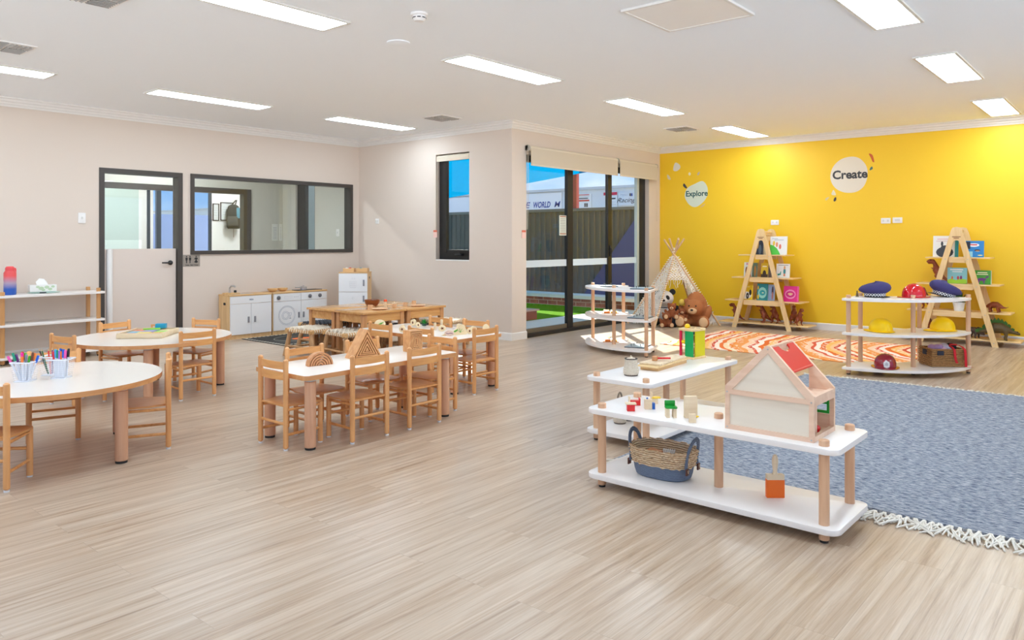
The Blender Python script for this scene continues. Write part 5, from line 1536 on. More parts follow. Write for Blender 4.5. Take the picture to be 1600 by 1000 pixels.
def hard_hat(x, y, z, rz, label, mat, badge=False, ridge=True, grp='play helmets', brim=.02):
    t = empty('play_helmet', label, 'helmet', (x, y, z), rz, grp)
    def o_(r, zz, n=36): return [(r * 1.16 * math.cos(2 * PI * i / n), r * math.sin(2 * PI * i / n), zz) for i in range(n)]
    rings = [o_(.094, .006), o_(.095, .022), o_(.092, .05), o_(.083, .078), o_(.068, .10), o_(.046, .117), o_(.02, .125), o_(.002, .127)]
    MB().loft(rings).build('shell', mat, t, smooth=80)
    if ridge:
        mb = MB()
        for off in (-.028, 0, .028):
            P = []
            for k in range(13):
                a = PI * (.06 + .88 * k / 12); c = math.sqrt(max(0, 1 - (off / .095) ** 2)); P.append((.109 * c * math.cos(a), off, .006 + .121 * (c * math.sin(a)) ** 1.0))
            mb.tube(P, .0055, 8, flatz=.8)
        mb.build('ridge', mat, t, smooth=80)
    mb = MB()
    n = 40; A_, B_, C_, D_ = [], [], [], []
    for i in range(n):
        a = 2 * PI * i / n
        ex = brim + (.045 if brim > .03 else .045) * max(0, math.cos(a)) ** 2
        if brim > .03: ex = brim + .02 * abs(math.cos(a)) ** 2
        r1x, r1y = .104 * math.cos(a), .090 * math.sin(a)
        r2x, r2y = (.109 + ex) * math.cos(a), (.095 + ex * .7) * math.sin(a)
        A_.append((r1x, r1y, .009)); B_.append((r2x, r2y, .003)); C_.append((r2x, r2y, .0065)); D_.append((r1x, r1y, .014))
    mb.loft([A_, B_, C_, D_], closed=True); mb.build('brim', mat, t, smooth=60)
    if badge:
        K = Matrix.Translation((-.100, 0, .05)) @ Matrix.Rotation(R(-90), 4, 'Y') @ Matrix.Rotation(R(90), 4, 'Z')
        K = wallM((-.1135, 0, .048), (0, -1, 0), (-1, 0, 0)) @ Matrix.Rotation(R(-14), 4, 'X')
        mb = MB(); mb.prism([(-.022, -.03), (-.012, -.034), (0, -.038), (.012, -.034), (.022, -.03), (.027, 0), (.022, .018), (.010, .022), (0, .034), (-.010, .022), (-.022, .018), (-.027, 0)], 0, .004, K)
        s_ = mb.build('badge', flat('badge_silver', (214, 212, 210), .35, .2), t)
        mb = MB(); mb.prism([(-.010, -.018), (.010, -.018), (.014, 0), (0, .014), (-.014, 0)], .004, .0048, K); mb.build('badge_emblem', flat('badge_grey', (170, 168, 170), .4), s_, smooth=0)
m_hr = flat('helmet_red', (200, 12, 28), .12, coat=.4); m_hd = flat('helmet_crimson', (150, 14, 40), .1, coat=.6)
m_hy = flat('helmet_yellow', (255, 208, 4), .3, coat=.1, spec=.3)
hard_hat(7.81, 1.72, .703, R(150), 'glossy red fire helmet between the two police caps', m_hr, True, True, brim=.034)
hard_hat(7.55, 1.94, .389, R(60), 'yellow hard hat on the middle board, left one', m_hy)
hard_hat(8.0, 1.52, .389, R(135), 'yellow hard hat on the middle board, right one', m_hy)
hard_hat(7.50, 1.89, .071, R(20), 'dark red fire helmet with a silver badge on the lowest board', m_hd, True, True, brim=.034)
m_wc = weave('hyacinth', (104, 66, 34), (214, 160, 100), 34, 60, .8, .9)
t = empty('wicker_basket', 'rectangular brown woven basket on the lowest board of the hat shelf', 'basket', (7.98, 1.52, .071), R(-51))
W2, D2, H2 = .15, .115, .165
mb = MB()
for x0, x1, y0, y1 in ((-W2, W2, -D2, -D2 + .012), (-W2, W2, D2 - .012, D2), (-W2, -W2 + .012, -D2 + .012, D2 - .012), (W2 - .012, W2, -D2 + .012, D2 - .012)): mb.b2(x0, x1, y0, y1, 0, H2)
mb.b2(-W2 + .01, W2 - .01, -D2 + .01, D2 - .01, 0, .01)
for k in range(9):
    z = .012 + k * .018
    P = []
    for (ax, ay), (bx, by) in (((-W2, -D2), (W2, -D2)), ((W2, -D2), (W2, D2)), ((W2, D2), (-W2, D2)), ((-W2, D2), (-W2, -D2))):
        for i in range(14):
            f = i / 14; nx_, ny_ = (by - ay), -(bx - ax); q = math.hypot(nx_, ny_); o_ = .0035 * (1 if (i + k) % 2 else -1)
            P.append((ax + (bx - ax) * f + nx_ / q * o_, ay + (by - ay) * f + ny_ / q * o_, z))
    mb.tube(P, .0095, 6, closed=True)
mb.build('woven_wall', m_wc, t)
MB().box((-W2 - .010, .0, .125), (.006, .07, .045), bev=.002).box((-W2 + .07, -D2 - .010, .128), (.06, .006, .04), bev=.002).build('handle_hole', flat('dark_slot', (48, 50, 64), .7), t)
def lump(name, x, y, z, r, mat, label, cat='cloth', seed=1, sc=(1, 1, .7)):
    rnd = random.Random(seed)
    mb = MB()
    for k in range(7): mb.ell((rnd.uniform(-r, r) * .6, rnd.uniform(-r, r) * .6, rnd.uniform(-r, r) * .3), (r * rnd.uniform(.4, .7) * sc[0], r * rnd.uniform(.4, .7) * sc[1], r * rnd.uniform(.35, .6) * sc[2]), M=Matrix.Rotation(rnd.uniform(0, 3), 4, 'Z') @ Matrix.Rotation(rnd.uniform(-.5, .5), 4, 'X'), n=12, k=8)
    o = mb.build(name, mat); fuse(o, .008, 1); o.location = (x, y, z)
    return tag(o, label, cat, 'dress-up cloths in the woven basket')
ca, sa = math.cos(R(-51)), math.sin(R(-51))
bk = lambda x, y: (7.98 + x * ca - y * sa, 1.52 + x * sa + y * ca)
lump('cloth_bundle', *bk(-.075, -.03), .232, .06, flat('lilac_cloth', (196, 160, 206), .8), 'lilac cloth in the left of the woven basket', seed=3)
lump('cloth_bundle', *bk(-.025, -.04), .240, .055, flat('pink_cloth', (236, 196, 214), .8), 'pink and white cloth in the middle of the woven basket', seed=5)
lump('cloth_bundle', *bk(.03, -.02), .238, .065, flat('pale_cloth', (214, 214, 232), .8), 'pale lilac-white cloth in the woven basket beside the black costume', seed=8)
t = empty('costume', 'black costume with red straps hanging over the rim of the woven basket', 'costume', (*bk(.07, -.01), .235), R(-51))
mb = MB()
rnd = random.Random(4)
for k in range(8): mb.ell((rnd.uniform(-.045, .045), rnd.uniform(-.04, .04), rnd.uniform(-.02, .025)), (rnd.uniform(.03, .05), rnd.uniform(.03, .045), rnd.uniform(.016, .028)), M=Matrix.Rotation(rnd.uniform(0, 3), 4, 'Z'), n=12, k=8)
o = mb.build('costume_cloth', flat('black_cloth', (24, 22, 30), .8), t); fuse(o, .008, 1)
m_rc = flat('red_strap', (206, 20, 36), .7)
for xs, drop in ((-.035, -.125), (.06, -.225)):
    mb = MB(); P = [(xs, -.02, .025), (xs + .004, -.08, .018), (xs + .006, -.122, -.005), (xs + .006, -.131, -.05), (xs + .010, -.133, drop * .7), (xs + .022, -.136, drop)]
    if drop < -.2: P = P[:-1] + [(xs + .020, -.137, -.158), (xs + .06, -.142, -.160)]
    mb.loft([[(x - .011, y, z), (x + .011, y, z), (x + .011, y - .003, z + .002), (x - .011, y - .003, z + .002)] for x, y, z in P]); mb.build('red_strap', m_rc, t)
mb = MB(); mb.tube([(-.03, -.04, .035), (.01, -.055, .035), (.04, -.03, .03)], .008, 8); mb.build('red_trim', m_rc, t)

# ------------------------------------------------------------------ animals: one continuous body each
m_din = {}
def creature(name, label, loc, rz, tubes, mat, s=1.0, vox=.008, cat='toy dinosaur', grp='toy dinosaurs', extra=None, ells=()):
    t = empty(name, label, cat, loc, rz, grp)
    mb = MB()
    for pts in tubes:
        P = [(x * s, y * s, z * s) for x, y, z, r in pts]; rr = [r * s for *_, r in pts]
        mb.tube(P, rr, 10)
        mb.ell(P[0], rr[0] * .97, n=10, k=8); mb.ell(P[-1], rr[-1] * .97, n=10, k=8)
    for c, r in ells: mb.ell([v * s for v in c], [v * s for v in r], n=12, k=8)
    o = mb.build('body', mat, t); fuse(o, vox, 2)
    if extra: extra(t, s)
    return t
m_trex = flat('dino_brown', (140, 66, 34), .45, var=.5, bscale=30)
m_dgreen = flat('dino_olive', (96, 78, 44), .5, var=.5, bscale=25)
m_eye = flat('eye_dark', (20, 16, 14), .2)
def trex(loc, rz, label, s=1.0, mat=None):
    """theropod standing upright, snout towards +x, 0.27 m tall at s = 1"""
    T = [[(.075, 0, .245, .016), (.050, 0, .253, .024), (.022, 0, .250, .026), (.004, 0, .225, .022), (-.006, 0, .195, .028), (-.012, 0, .155, .042), (-.030, 0, .120, .044), (-.055, 0, .092, .034), (-.085, 0, .062, .020), (-.125, 0, .034, .012), (-.165, 0, .018, .006)],
         [(.066, 0, .226, .010), (.035, 0, .230, .013)]]
    for q in (-1, 1):
        T.append([(-.030, q * .028, .110, .030), (-.012, q * .040, .075, .022), (-.034, q * .042, .040, .012), (-.022, q * .042, .012, .011), (.008, q * .044, .006, .008)])
        T.append([(.006, q * .030, .180, .010), (.030, q * .036, .165, .007), (.040, q * .034, .178, .005)])
    def ex(t, s):
        mb = MB()
        for q in (-1, 1): mb.ell((.046 * s, q * .020 * s, .262 * s), .005 * s, n=8, k=6)
        mb.build('eye', m_eye, t)
        mb = MB()
        for k in range(5): mb.tube([((.046 + k * .009) * s, -.008 * s, .238 * s), ((.046 + k * .009) * s, -.008 * s, .232 * s)], [.0025 * s, .0005], 5); mb.tube([((.046 + k * .009) * s, .008 * s, .238 * s), ((.046 + k * .009) * s, .008 * s, .232 * s)], [.0025 * s, .0005], 5)
        mb.build('teeth', flat('tooth', (230, 220, 200), .4), t)
    return creature('toy_dinosaur', label, loc, rz, T, mat or m_trex, s, .0065, extra=ex)
def quad(loc, rz, label, s, mat, plates=None, horns=False):
    """four-legged dinosaur, head towards +x"""
    T = [[(.150, 0, .062, .012), (.130, 0, .070, .016), (.100, 0, .078, .018), (.065, 0, .092, .034), (.020, 0, .108, .048), (-.030, 0, .108, .048), (-.070, 0, .090, .034), (-.110, 0, .074, .018), (-.150, 0, .074, .010), (-.180, 0, .090, .005)]]
    if horns: T[0][0] = (.150, 0, .070, .018); T[0][1] = (.125, 0, .085, .030); T[0][2] = (.095, 0, .095, .034)
    for q in (-1, 1):
        T.append([(.050, q * .030, .080, .022), (.055, q * .036, .045, .013), (.048, q * .036, .010, .012), (.060, q * .036, .008, .009)])
        T.append([(-.055, q * .030, .085, .028), (-.045, q * .038, .050, .017), (-.060, q * .038, .012, .013), (-.046, q * .038, .008, .010)])
    def ex(t, s):
        mb = MB()
        for q in (-1, 1): mb.ell((.138 * s, q * .014 * s, .080 * s), .004 * s, n=8, k=6)
        mb.build('eye', m_eye, t)
        if plates:
            mb = MB()
            for k in range(11):
                u = k / 10; x = .10 - .26 * u; z = .095 + .060 * math.sin(PI * min(1, u * 1.15)) ** .8 - .02 * u; h_ = .018 + .034 * math.sin(PI * u) 
                for q in (-1, 1):
                    K = Matrix(((s, 0, 0, x * s), (0, 0, s, q * .008 * s), (0, s, 0, z * s), (0, 0, 0, 1)))
                    mb.prism([(-.014, -.012), (.014, -.012), (.018, h_ * .45), (.002, h_), (-.016, h_ * .45)], -.0015, .0015, K)
            mb.build('back_plate', plates, t, smooth=0)
        if horns:
            mb = MB()
            for q in (-1, 1): mb.tube([(.13 * s, q * .016 * s, .10 * s), (.165 * s, q * .022 * s, .125 * s)], [.006 * s, .001], 6)
            mb.tube([(.158 * s, 0, .084 * s), (.172 * s, 0, .10 * s)], [.005 * s, .001], 6)
            mb.build('horn', flat('horn', (210, 190, 160), .4), t)
            mb = MB(); mb.lathe([(.050 * s, 0), (.048 * s, .006 * s), (.001, .008 * s)], n=20, M=Matrix.Translation((.085 * s, 0, .115 * s)) @ Matrix.Rotation(R(65), 4, 'Y')); mb.build('neck_frill', mat, t)
    return creature('toy_dinosaur', label, loc, rz, T, mat, s, .0065, extra=ex)

t = creature('toy_figurine', 'tiny brown animal figurine beside the flat police cap', (7.49, 2.13, .702), R(0), [[(0, 0, .055, .008), (0, 0, .045, .006), (0, 0, .03, .011), (0, 0, .018, .010)], [(-.0, .007, .018, .005), (0, .009, 0.004, .004)], [(0, -.007, .018, .005), (0, -.009, .004, .004)], [(.004, .008, .035, .004), (.01, .01, .022, .003)]], m_dgreen, 1.0, .003, 'figurine', None)
o = MB().ell((0, 0, .026), .026).build('toy_ball', flat('ball_orange', (232, 110, 50), .4)); o.location = (7.72, 1.98, 0)
tag(o, 'orange ball on the floor under the hat shelf', 'ball')
o = MB().ell((0, 0, .026), .026).build('toy_ball', m_blue); o.location = (7.69, 2.02, 0)
tag(o, 'blue ball on the floor under the hat shelf', 'ball')

# ------------------------------------------------------------------ A-frame display shelves
def a_frame(cy, label):
    t = empty('a_frame_shelf', label, 'shelf', (10.25, cy, 0), 0, 'pine A-frame display shelves')
    for x in (0, .37):
        K = Matrix(((0, 0, 1, x - .011), (1, 0, 0, 0), (0, 1, 0, 0), (0, 0, 0, 1)))
        P = [(-.425, 0), (-.36, 0), (-.036, 1.20), (-.028, 1.225), (0, 1.238), (.028, 1.225), (.036, 1.20), (.36, 0), (.425, 0), (.058, 1.35), (.040, 1.384), (0, 1.394), (-.040, 1.384), (-.058, 1.35)]
        # two legs and a rounded crown as one sawn board
        mb = MB()
        va = [mb.bm.verts.new(K @ Vector((a, b_, 0))) for a, b_ in P]; vb = [mb.bm.verts.new(K @ Vector((a, b_, .022))) for a, b_ in P]
        n = len(P)
        for i in range(n): mb.bm.faces.new((va[i], va[(i + 1) % n], vb[(i + 1) % n], vb[i]))
        quads = [(0, 1, 2, 9)[::1]]
        for V in (va, vb):
            mb.bm.faces.new((V[0], V[1], V[2], V[13])); mb.bm.faces.new((V[8], V[9], V[6], V[7]))
            mb.bm.faces.new((V[13], V[2], V[3], V[12])); mb.bm.faces.new((V[12], V[3], V[4], V[11])); mb.bm.faces.new((V[11], V[4], V[5], V[10])); mb.bm.faces.new((V[10], V[5], V[6], V[9]))
        f_ = mb.build('frame', m_pine, t, smooth=20)
        mb = MB()
        for z in (.045, .365, .69, 1.01):
            for s in (-1, 1):
                y = s * (.39 - .325 * z / 1.2); mb.lathe([(.006, 0), (.006, .0015), (.001, .002)], n=8, M=Matrix.Translation((x - .011, y, z)) @ Matrix.Rotation(R(-90), 4, 'Y'))
        mb.build('bolt', m_steel, f_)
        if x == 0:
            mb = MB(); mb.b2(-.0128, -.0112, -.045, .045, 1.272, 1.280).b2(-.0128, -.0112, -.028, .028, 1.256, 1.264); mb.build('burnt_mark', flat('burnt', (130, 70, 40), .7), f_, smooth=0)
    MB().tube([(.011, 0, 1.345), (.36, 0, 1.345)], .018, 14).build('top_rod', m_pine, t)
    MB().tube([(.011, 0, 1.30), (.36, 0, 1.30)], .009, 10).build('top_rod', m_pine, t)
    for z, w in ((.060, .64), (.375, .54), (.70, .435), (1.018, .335)):
        MB().b2(.013, .355, -w, w, z, z + .015, bev=.002).build('shelf_board', m_pinex, t)
        if z > .1:
            yy = .36 - .324 * (z) / 1.2
            MB().b2(.013, .030, -yy, yy, z - .05, z).build('cross_rail', m_pinex, t, smooth=0)
            MB().b2(.338, .355, -yy, yy, z - .05, z).build('cross_rail', m_pinex, t, smooth=0)
    return t
a_frame(4.18, 'pine A-frame shelf against the yellow wall, left one next to the teepee')
a_frame(1.80, 'pine A-frame shelf against the yellow wall, right one behind the hat shelf')

def book(y, z, w, h_, col, label, x=10.36, rz=0, art=None, th=.018, tilt=7):
    """book standing on a shelf, cover towards the room"""
    t = empty('picture_book', label, 'book', (x, y, z + .0015), 0, 'picture books on the A-frame shelves')
    t.rotation_euler = (0, R(tilt), rz)
    c = flat('cover_%d_%d_%d' % col, col, .4)
    MB().b2(0, .002, -w / 2, w / 2, 0, h_).b2(th - .002, th, -w / 2, w / 2, 0, h_).b2(.002, th - .002, w / 2 - .002, w / 2, 0, h_).build('cover', c, t, smooth=0)
    MB().b2(.002, th - .002, -w / 2 + .003, w / 2 - .002, .003, h_ - .003).build('page_block', flat('paper', (236, 232, 222), .8), t, smooth=0)
    K = wallM((-.0002, 0, 0), (0, -1, 0), (-1, 0, 0))
    for i, (poly, cc) in enumerate(art or []):
        if poly == 'text':
            s_, fx, fz, sz, ccc = cc; text_mesh('cover_lettering', s_, sz, flat('ink_%d_%d_%d' % ccc, ccc, .5), t, K @ Matrix.Translation((fx * w / 2, fz * h_, .0004 + i * .0003)), extrude=.0002)
        else:
            mb = MB(); mb.prism([(px * w / 2, pz * h_) for px, pz in poly], 0, .0005 + i * .0003, K); mb.build('cover_art', flat('art_%d_%d_%d' % cc, cc, .5), t, smooth=0)
    return t
def C_(cx, cz, r, asp=1, n=14): return [(cx + r * math.cos(2 * PI * i / n), cz + r * asp * math.sin(2 * PI * i / n)) for i in range(n)]
def px(u): 
    l_ = (u - 800) / 1182; rx = math.cos(R(40.4)) + l_ * math.sin(R(40.4)); ry = math.sin(R(40.4)) - l_ * math.cos(R(40.4)); return ry / rx * 10.37
A = lambda x: px(1120 + x / 5.263)
B = lambda x: px(1420 + x / 4.545)
z1, z2, z3, z4 = 1.033, .715, .390, .075
dk = (40, 44, 60)
book(A(345), z1, .125, .20, (38, 48, 70), 'dark blue book with gold figures on the top board of the left A-frame', art=[(C_(-.3, .7, .3), (190, 150, 80)), (C_(.3, .35, .35), (90, 110, 130))])
book(A(388), z1, .05, .20, (200, 186, 150), 'thin cream book beside the dark blue one on the left A-frame', x=10.38)
book(A(506), z1, .235, .255, (232, 234, 234), 'white book with a green hill on the top board of the left A-frame', art=[([(-1, 0), (.25, 0), (.1, .15), (-.2, .36), (-.6, .5), (-1, .55)], (80, 190, 70)), (C_(-.55, .62, .14), (226, 190, 60)), (C_(-.2, .55, .14), (226, 150, 110)), (C_(.2, .44, .14), (220, 120, 100)), ([(-.8, .86), (-.1, .86), (-.1, .89), (-.8, .89)], (170, 180, 190)), ([(-.5, .79), (.6, .79), (.6, .82), (-.5, .82)], (170, 180, 190))])
book(A(255), z2, .115, .205, (222, 232, 232), 'pale blue book at the left end of the second board, left A-frame', art=[([(-.5, .85), (.6, .85), (.6, .92), (-.5, .92)], (230, 90, 130)), (C_(-.35, .4, .3), (120, 70, 40)), (C_(.5, .4, .3), (230, 180, 90)), ([(-.7, 0), (.9, 0), (.8, .22), (-.6, .22)], (210, 120, 80))])
book(A(305), z2, .075, .20, (110, 140, 120), 'green-grey book next to the pale blue one on the left A-frame', x=10.38, art=[(C_(.2, .4, .4), (200, 140, 70))])
book(A(392), z2, .10, .20, (222, 186, 22), 'yellow and black book in the middle of the second board, left A-frame', art=[([(-1, 0), (1, 0), (1, .22), (-1, .22)], (70, 46, 20)), (C_(0, .25, .5, .5), (60, 36, 16)), ([(-.6, .72), (.6, .72), (.6, .8), (-.6, .8)], (250, 240, 200))])
book(A(432), z2, .045, .195, (90, 74, 70), 'thin dark book right of the yellow one on the left A-frame', x=10.38)
book(A(543), z2, .185, .195, (238, 240, 238), 'white book with a goose on the second board of the left A-frame', art=[([(-.75, .15), (-.3, .2), (-.25, .45), (-.35, .45), (-.45, .3), (-.8, .28)], (60, 150, 140)), (C_(.25, .45, .18, 1.4), (60, 140, 150)), (C_(.25, .72, .13), (220, 160, 110)), ([(.1, .12), (.4, .12), (.36, .3), (.14, .3)], (200, 120, 90)), ([(-.7, .88), (.8, .88), (.8, .91), (-.7, .91)], (130, 130, 130))])
book(A(242), z3, .185, .205, (246, 212, 30), 'yellow book with a black and white animal face, left A-frame', art=[(C_(0, .30, .85, .30), (244, 244, 240)), (C_(-.65, .5, .2), (36, 36, 40)), (C_(.65, .5, .2), (36, 36, 40)), (C_(.22, .26, .22), (60, 60, 66)), (C_(.22, .26, .06), (240, 240, 240)), ([(-.5, .86), (.5, .86), (.5, .91), (-.5, .91)], (250, 230, 140))])
book(A(374), z3, .155, .235, (26, 140, 150), 'teal book with a pale ring on the third board of the left A-frame', art=[(C_(0, .45, .8, .42), (150, 216, 206)), (C_(0, .45, .55, .3), (40, 160, 170)), (C_(-.75, .2, .15), (240, 200, 40)), (C_(-.8, .75, .12), (240, 200, 40)), (C_(.1, .45, .2, .15), (230, 230, 200))])
book(A(442), z3, .095, .225, (150, 176, 214), 'lavender-blue book beside the teal one on the left A-frame', x=10.38, art=[(C_(.4, .6, .3), (70, 60, 80)), (C_(.4, .3, .25), (190, 120, 110))])
book(A(610), z3, .205, .215, (228, 40, 140), 'hot pink book with a ring of dots on the third board of the left A-frame', art=[(C_(-.1, .48, .72, .42), (244, 150, 200)), (C_(-.1, .48, .6, .34), (214, 40, 130)), (C_(-.1, .5, .35, .2), (248, 200, 160)), (C_(-.1, .42, .18, .1), (250, 230, 220)), ([(.84, 0), (.92, 0), (.92, 1), (.84, 1)], (244, 120, 180))])
book(B(244), z1, .22, .255, (232, 232, 228), 'white book with a big dark bear on top of the right A-frame', art=[(C_(.15, .22, .85, .30), (52, 56, 66)), (C_(.2, .45, .45, .22), (52, 56, 66)), (C_(-.12, .62, .12), (52, 56, 66)), (C_(.5, .62, .12), (52, 56, 66)), (C_(.3, .42, .07), (240, 240, 240)), ([(-.6, .82), (.5, .82), (.5, .87), (-.6, .87)], (226, 190, 190)), ([(-.7, .73), (.6, .73), (.6, .77), (-.7, .77)], (216, 196, 196))])
book(B(330), z1, .055, .20, (30, 130, 130), 'thin teal book on the top board of the right A-frame', x=10.38, art=[([(-1, 0), (-.3, 0), (-.3, 1), (-1, 1)], (220, 220, 210))])
book(B(461), z1, .205, .195, (40, 130, 200), 'blue book with a white round title on top of the right A-frame', art=[(C_(.0, .74, .55, .2), (244, 244, 244)), ([(-.95, .5), (-.35, .5), (-.35, .95), (-.95, .95)], (30, 40, 60)), (C_(.35, .42, .3, .18), (60, 34, 26)), (C_(.38, .38, .22, .13), (214, 150, 100)), ([(-.95, .02), (-.1, .02), (-.1, .35), (-.95, .35)], (150, 210, 230)), (C_(.65, .12, .25, .12), (250, 230, 130)), ([(-.35, .72), (.35, .72), (.35, .79), (-.35, .79)], (200, 60, 70))])
book(B(343), z2, .205, .19, (140, 206, 216), 'pale teal book with lime hills on the right A-frame', art=[([(-1, 0), (1, 0), (1, .26), (.4, .32), (-.1, .22), (-.6, .30), (-1, .2)], (164, 214, 40)), (C_(.1, .36, .12), (190, 60, 70)), (C_(.4, .38, .12), (130, 60, 120)), (C_(-.5, .36, .1), (220, 120, 60)), ([(-.75, .84), (.6, .84), (.6, .92), (-.75, .92)], (246, 250, 250)), ([(-.5, .72), (.5, .72), (.5, .78), (-.5, .78)], (246, 250, 250))])
book(B(522), z2, .165, .165, (70, 156, 40), 'green book with a purple dinosaur on the second board of the right A-frame', art=[(C_(-.05, .35, .55, .2), (110, 50, 130)), ([(.3, .4), (.75, .5), (.8, .62), (.45, .55)], (110, 50, 130)), ([(-.5, .05), (-.35, .05), (-.3, .3), (-.5, .3)], (110, 50, 130)), ([(.15, .05), (.3, .05), (.3, .3), (.1, .3)], (110, 50, 130)), ([(-.6, .8), (.6, .8), (.6, .87), (-.6, .87)], (240, 240, 200)), ([(-.7, .68), (.7, .68), (.7, .74), (-.7, .74)], (240, 240, 200))])
book(B(574), z2, .028, .165, (220, 226, 200), 'thin pale book behind the green one on the right A-frame', x=10.385)

DX = 10.40
trex((DX, A(140), z4), R(95), 'brown toy dinosaur half behind the left leg of the left A-frame', .92)
trex((DX, A(365), z4), R(120), 'brown toy dinosaur looking left, second from the left on the left A-frame')
trex((DX, A(462), z4), R(165), 'brown toy dinosaur facing the room, in the middle of the left A-frame')
trex((DX + .03, A(622), z4), R(200), 'brown toy dinosaur behind the right leg of the left A-frame', .98)
trex((DX - .05, A(690), z4), R(235), 'brown toy dinosaur with spread arms at the right end of the left A-frame', .86)
trex((DX - .05, B(190), z2), R(105), 'brown toy dinosaur with long tail on the second board, right A-frame', 1.06)
trex((DX, B(108), z3), R(150), 'brown toy dinosaur behind the red helmet on the third board of the right A-frame', .98)
quad((DX, B(606), z3), R(80), 'bulky brown four-legged toy dinosaur on the third board of the right A-frame', .82, m_trex)
trex((DX, B(150), z4), R(170), 'reddish brown toy dinosaur at the left of the lowest board of the right A-frame', .75)
quad((DX, B(455), z4), R(-115), 'dark toy dinosaur with a neck frill on the lowest board of the right A-frame', .85, flat('dino_dark', (78, 60, 52), .5, var=.5, bscale=25), horns=True)
quad((DX - .05, B(640), z4), R(-82), 'olive toy dinosaur with green back plates on the lowest board of the right A-frame', 1.32, m_dgreen, plates=flat('plate_green', (54, 104, 26), .5))
t = empty('potted_plant', 'small green plant in a white pot on the right A-frame', 'plant', (DX - .05, B(358), z3))
MB().lathe([(.001, 0), (.050, 0), (.062, .085), (.066, .086), (.066, .105), (.058, .105), (.055, .09), (.001, .09)]).build('pot', flat('pot_ceramic', (240, 240, 238), .3), t)
mb = MB()
rnd = random.Random(11)
for k in range(150):
    a = rnd.uniform(0, 2 * PI); e = rnd.uniform(.0, 1.4); r = rnd.uniform(.07, .14)
    p = Vector((math.cos(a) * math.cos(e) * r, math.sin(a) * math.cos(e) * r, .11 + math.sin(e) * r)); q = Vector((p.x * .45, p.y * .45, .095 + (p.z - .1) * .4)); sd = Vector((-math.sin(a), math.cos(a), 0)) * .012
    mb.face([q, (p + q) / 2 + sd, p, (p + q) / 2 - sd])
mb.build('foliage', flat('herb_green', (48, 92, 40), .5, var=.4), t, smooth=0)

# ------------------------------------------------------------------ macrame teepee
AP = Vector((9.90, 5.33, 1.06))
feet = {'R': (10.17, 4.75), 'F': (9.37, 5.35), 'L': (9.60, 5.93), 'B': (10.28, 5.84), 'E': (10.52, 5.30)}
t = empty('macrame_teepee', 'white macrame play teepee on wooden poles in the corner by the sliding door', 'teepee', (AP.x, AP.y, 0))
m_tp = wood('teepee_pole', (206, 164, 116), (226, 190, 146), 'Z', .5)
m_mac = flat('macrame_cotton', (252, 246, 236), .9, bump=.3, bscale=300)
A0 = Vector((0, 0, AP.z))
fl = {k: Vector((x - AP.x, y - AP.y, .012)) for k, (x, y) in feet.items()}
offs = {'R': (-.02, .02, 0), 'F': (.02, .0, .01), 'L': (.01, -.02, .015), 'B': (-.01, -.02, 0), 'E': (-.02, 0, .01)}
for k, f in fl.items():
    a = A0 + Vector(offs[k]); d = (a - f); top = a + d.normalized() * .22
    MB().tube([f, a, top], .014, 12).build('pole', m_tp, t)
mb = MB(); mb.tube([(.03 * math.cos(a * PI / 8), .03 * math.sin(a * PI / 8), AP.z - .01 + .002 * a) for a in range(40)], .008, 6); mb.build('apex_tie', m_mac, t)
def net(ka, kb, s0, s1, nu, nv, name='macrame_panel', edge=True, lace=True):
    a, b = fl[ka], fl[kb]
    def P(u, v): # v down from apex
        p = A0.lerp(a.lerp(b, u), v); out = Vector((p.x, p.y, 0)); 
        sag = math.sin(PI * u) * .03 * v
        return p - (out.normalized() * sag if out.length > .05 else Vector((0, 0, 0)))
    mb = MB()
    for i in range(nv + 1):
        v = s0 + (s1 - s0) * i / nv
        if i % 3 == 0: mb.tube([P(u / 8, v + .008 * math.sin(u)) for u in range(9)], .0048, 5)
        if lace and i < nv:
            v2 = s0 + (s1 - s0) * (i + 1) / nv
            m_ = max(2, int(nu * v))
            for j in range(m_):
                u0, u1 = j / m_, (j + 1) / m_
                mb.tube([P(u0, v), P((u0 + u1) / 2, (v + v2) / 2 + .004), P(u1, v2)], .0045, 4)
                mb.tube([P(u1, v), P((u0 + u1) / 2, (v + v2) / 2), P(u0, v2)], .0045, 4)
    if edge:
        for k in range(int(26 * s1)):
            u = (k + .5) / (26 * s1); p = P(u, s1)
            zb = max(.01, p.z - random.uniform(.05, .12)); mb.tube([p, (p.x + random.uniform(-.01, .01), p.y + random.uniform(-.01, .01), (p.z + zb) / 2), (p.x + random.uniform(-.02, .02), p.y + random.uniform(-.02, .02), zb)], .003, 4)
    mb.build(name, m_mac, t, smooth=0)
net('F', 'L', .06, .90, 17, 22)
net('L', 'B', .06, .90, 12, 18)
net('E', 'R', .06, .90, 16, 20)
net('B', 'E', .06, .40, 16, 8, edge=False)
# partly drawn front panels
fl['m1'] = fl['F'].lerp(fl['R'], .16); fl['m2'] = fl['F'].lerp(fl['R'], .80)
net('F', 'R', .05, .38, 22, 11)
net('m2', 'R', .38, .90, 5, 14)
for k in ('R', 'F', 'L'):
    mb = MB(); f = fl[k]
    for i in range(26):
        c = A0.lerp(f, .08 + .78 * i / 26); mb.tube([(c.x + .019 * math.cos(q * PI / 3), c.y + .019 * math.sin(q * PI / 3), c.z + (.004 * q if q < 6 else 0)) for q in range(6)], .004, 4, closed=True)
    mb.build('pole_lashing', m_mac, t, smooth=0)

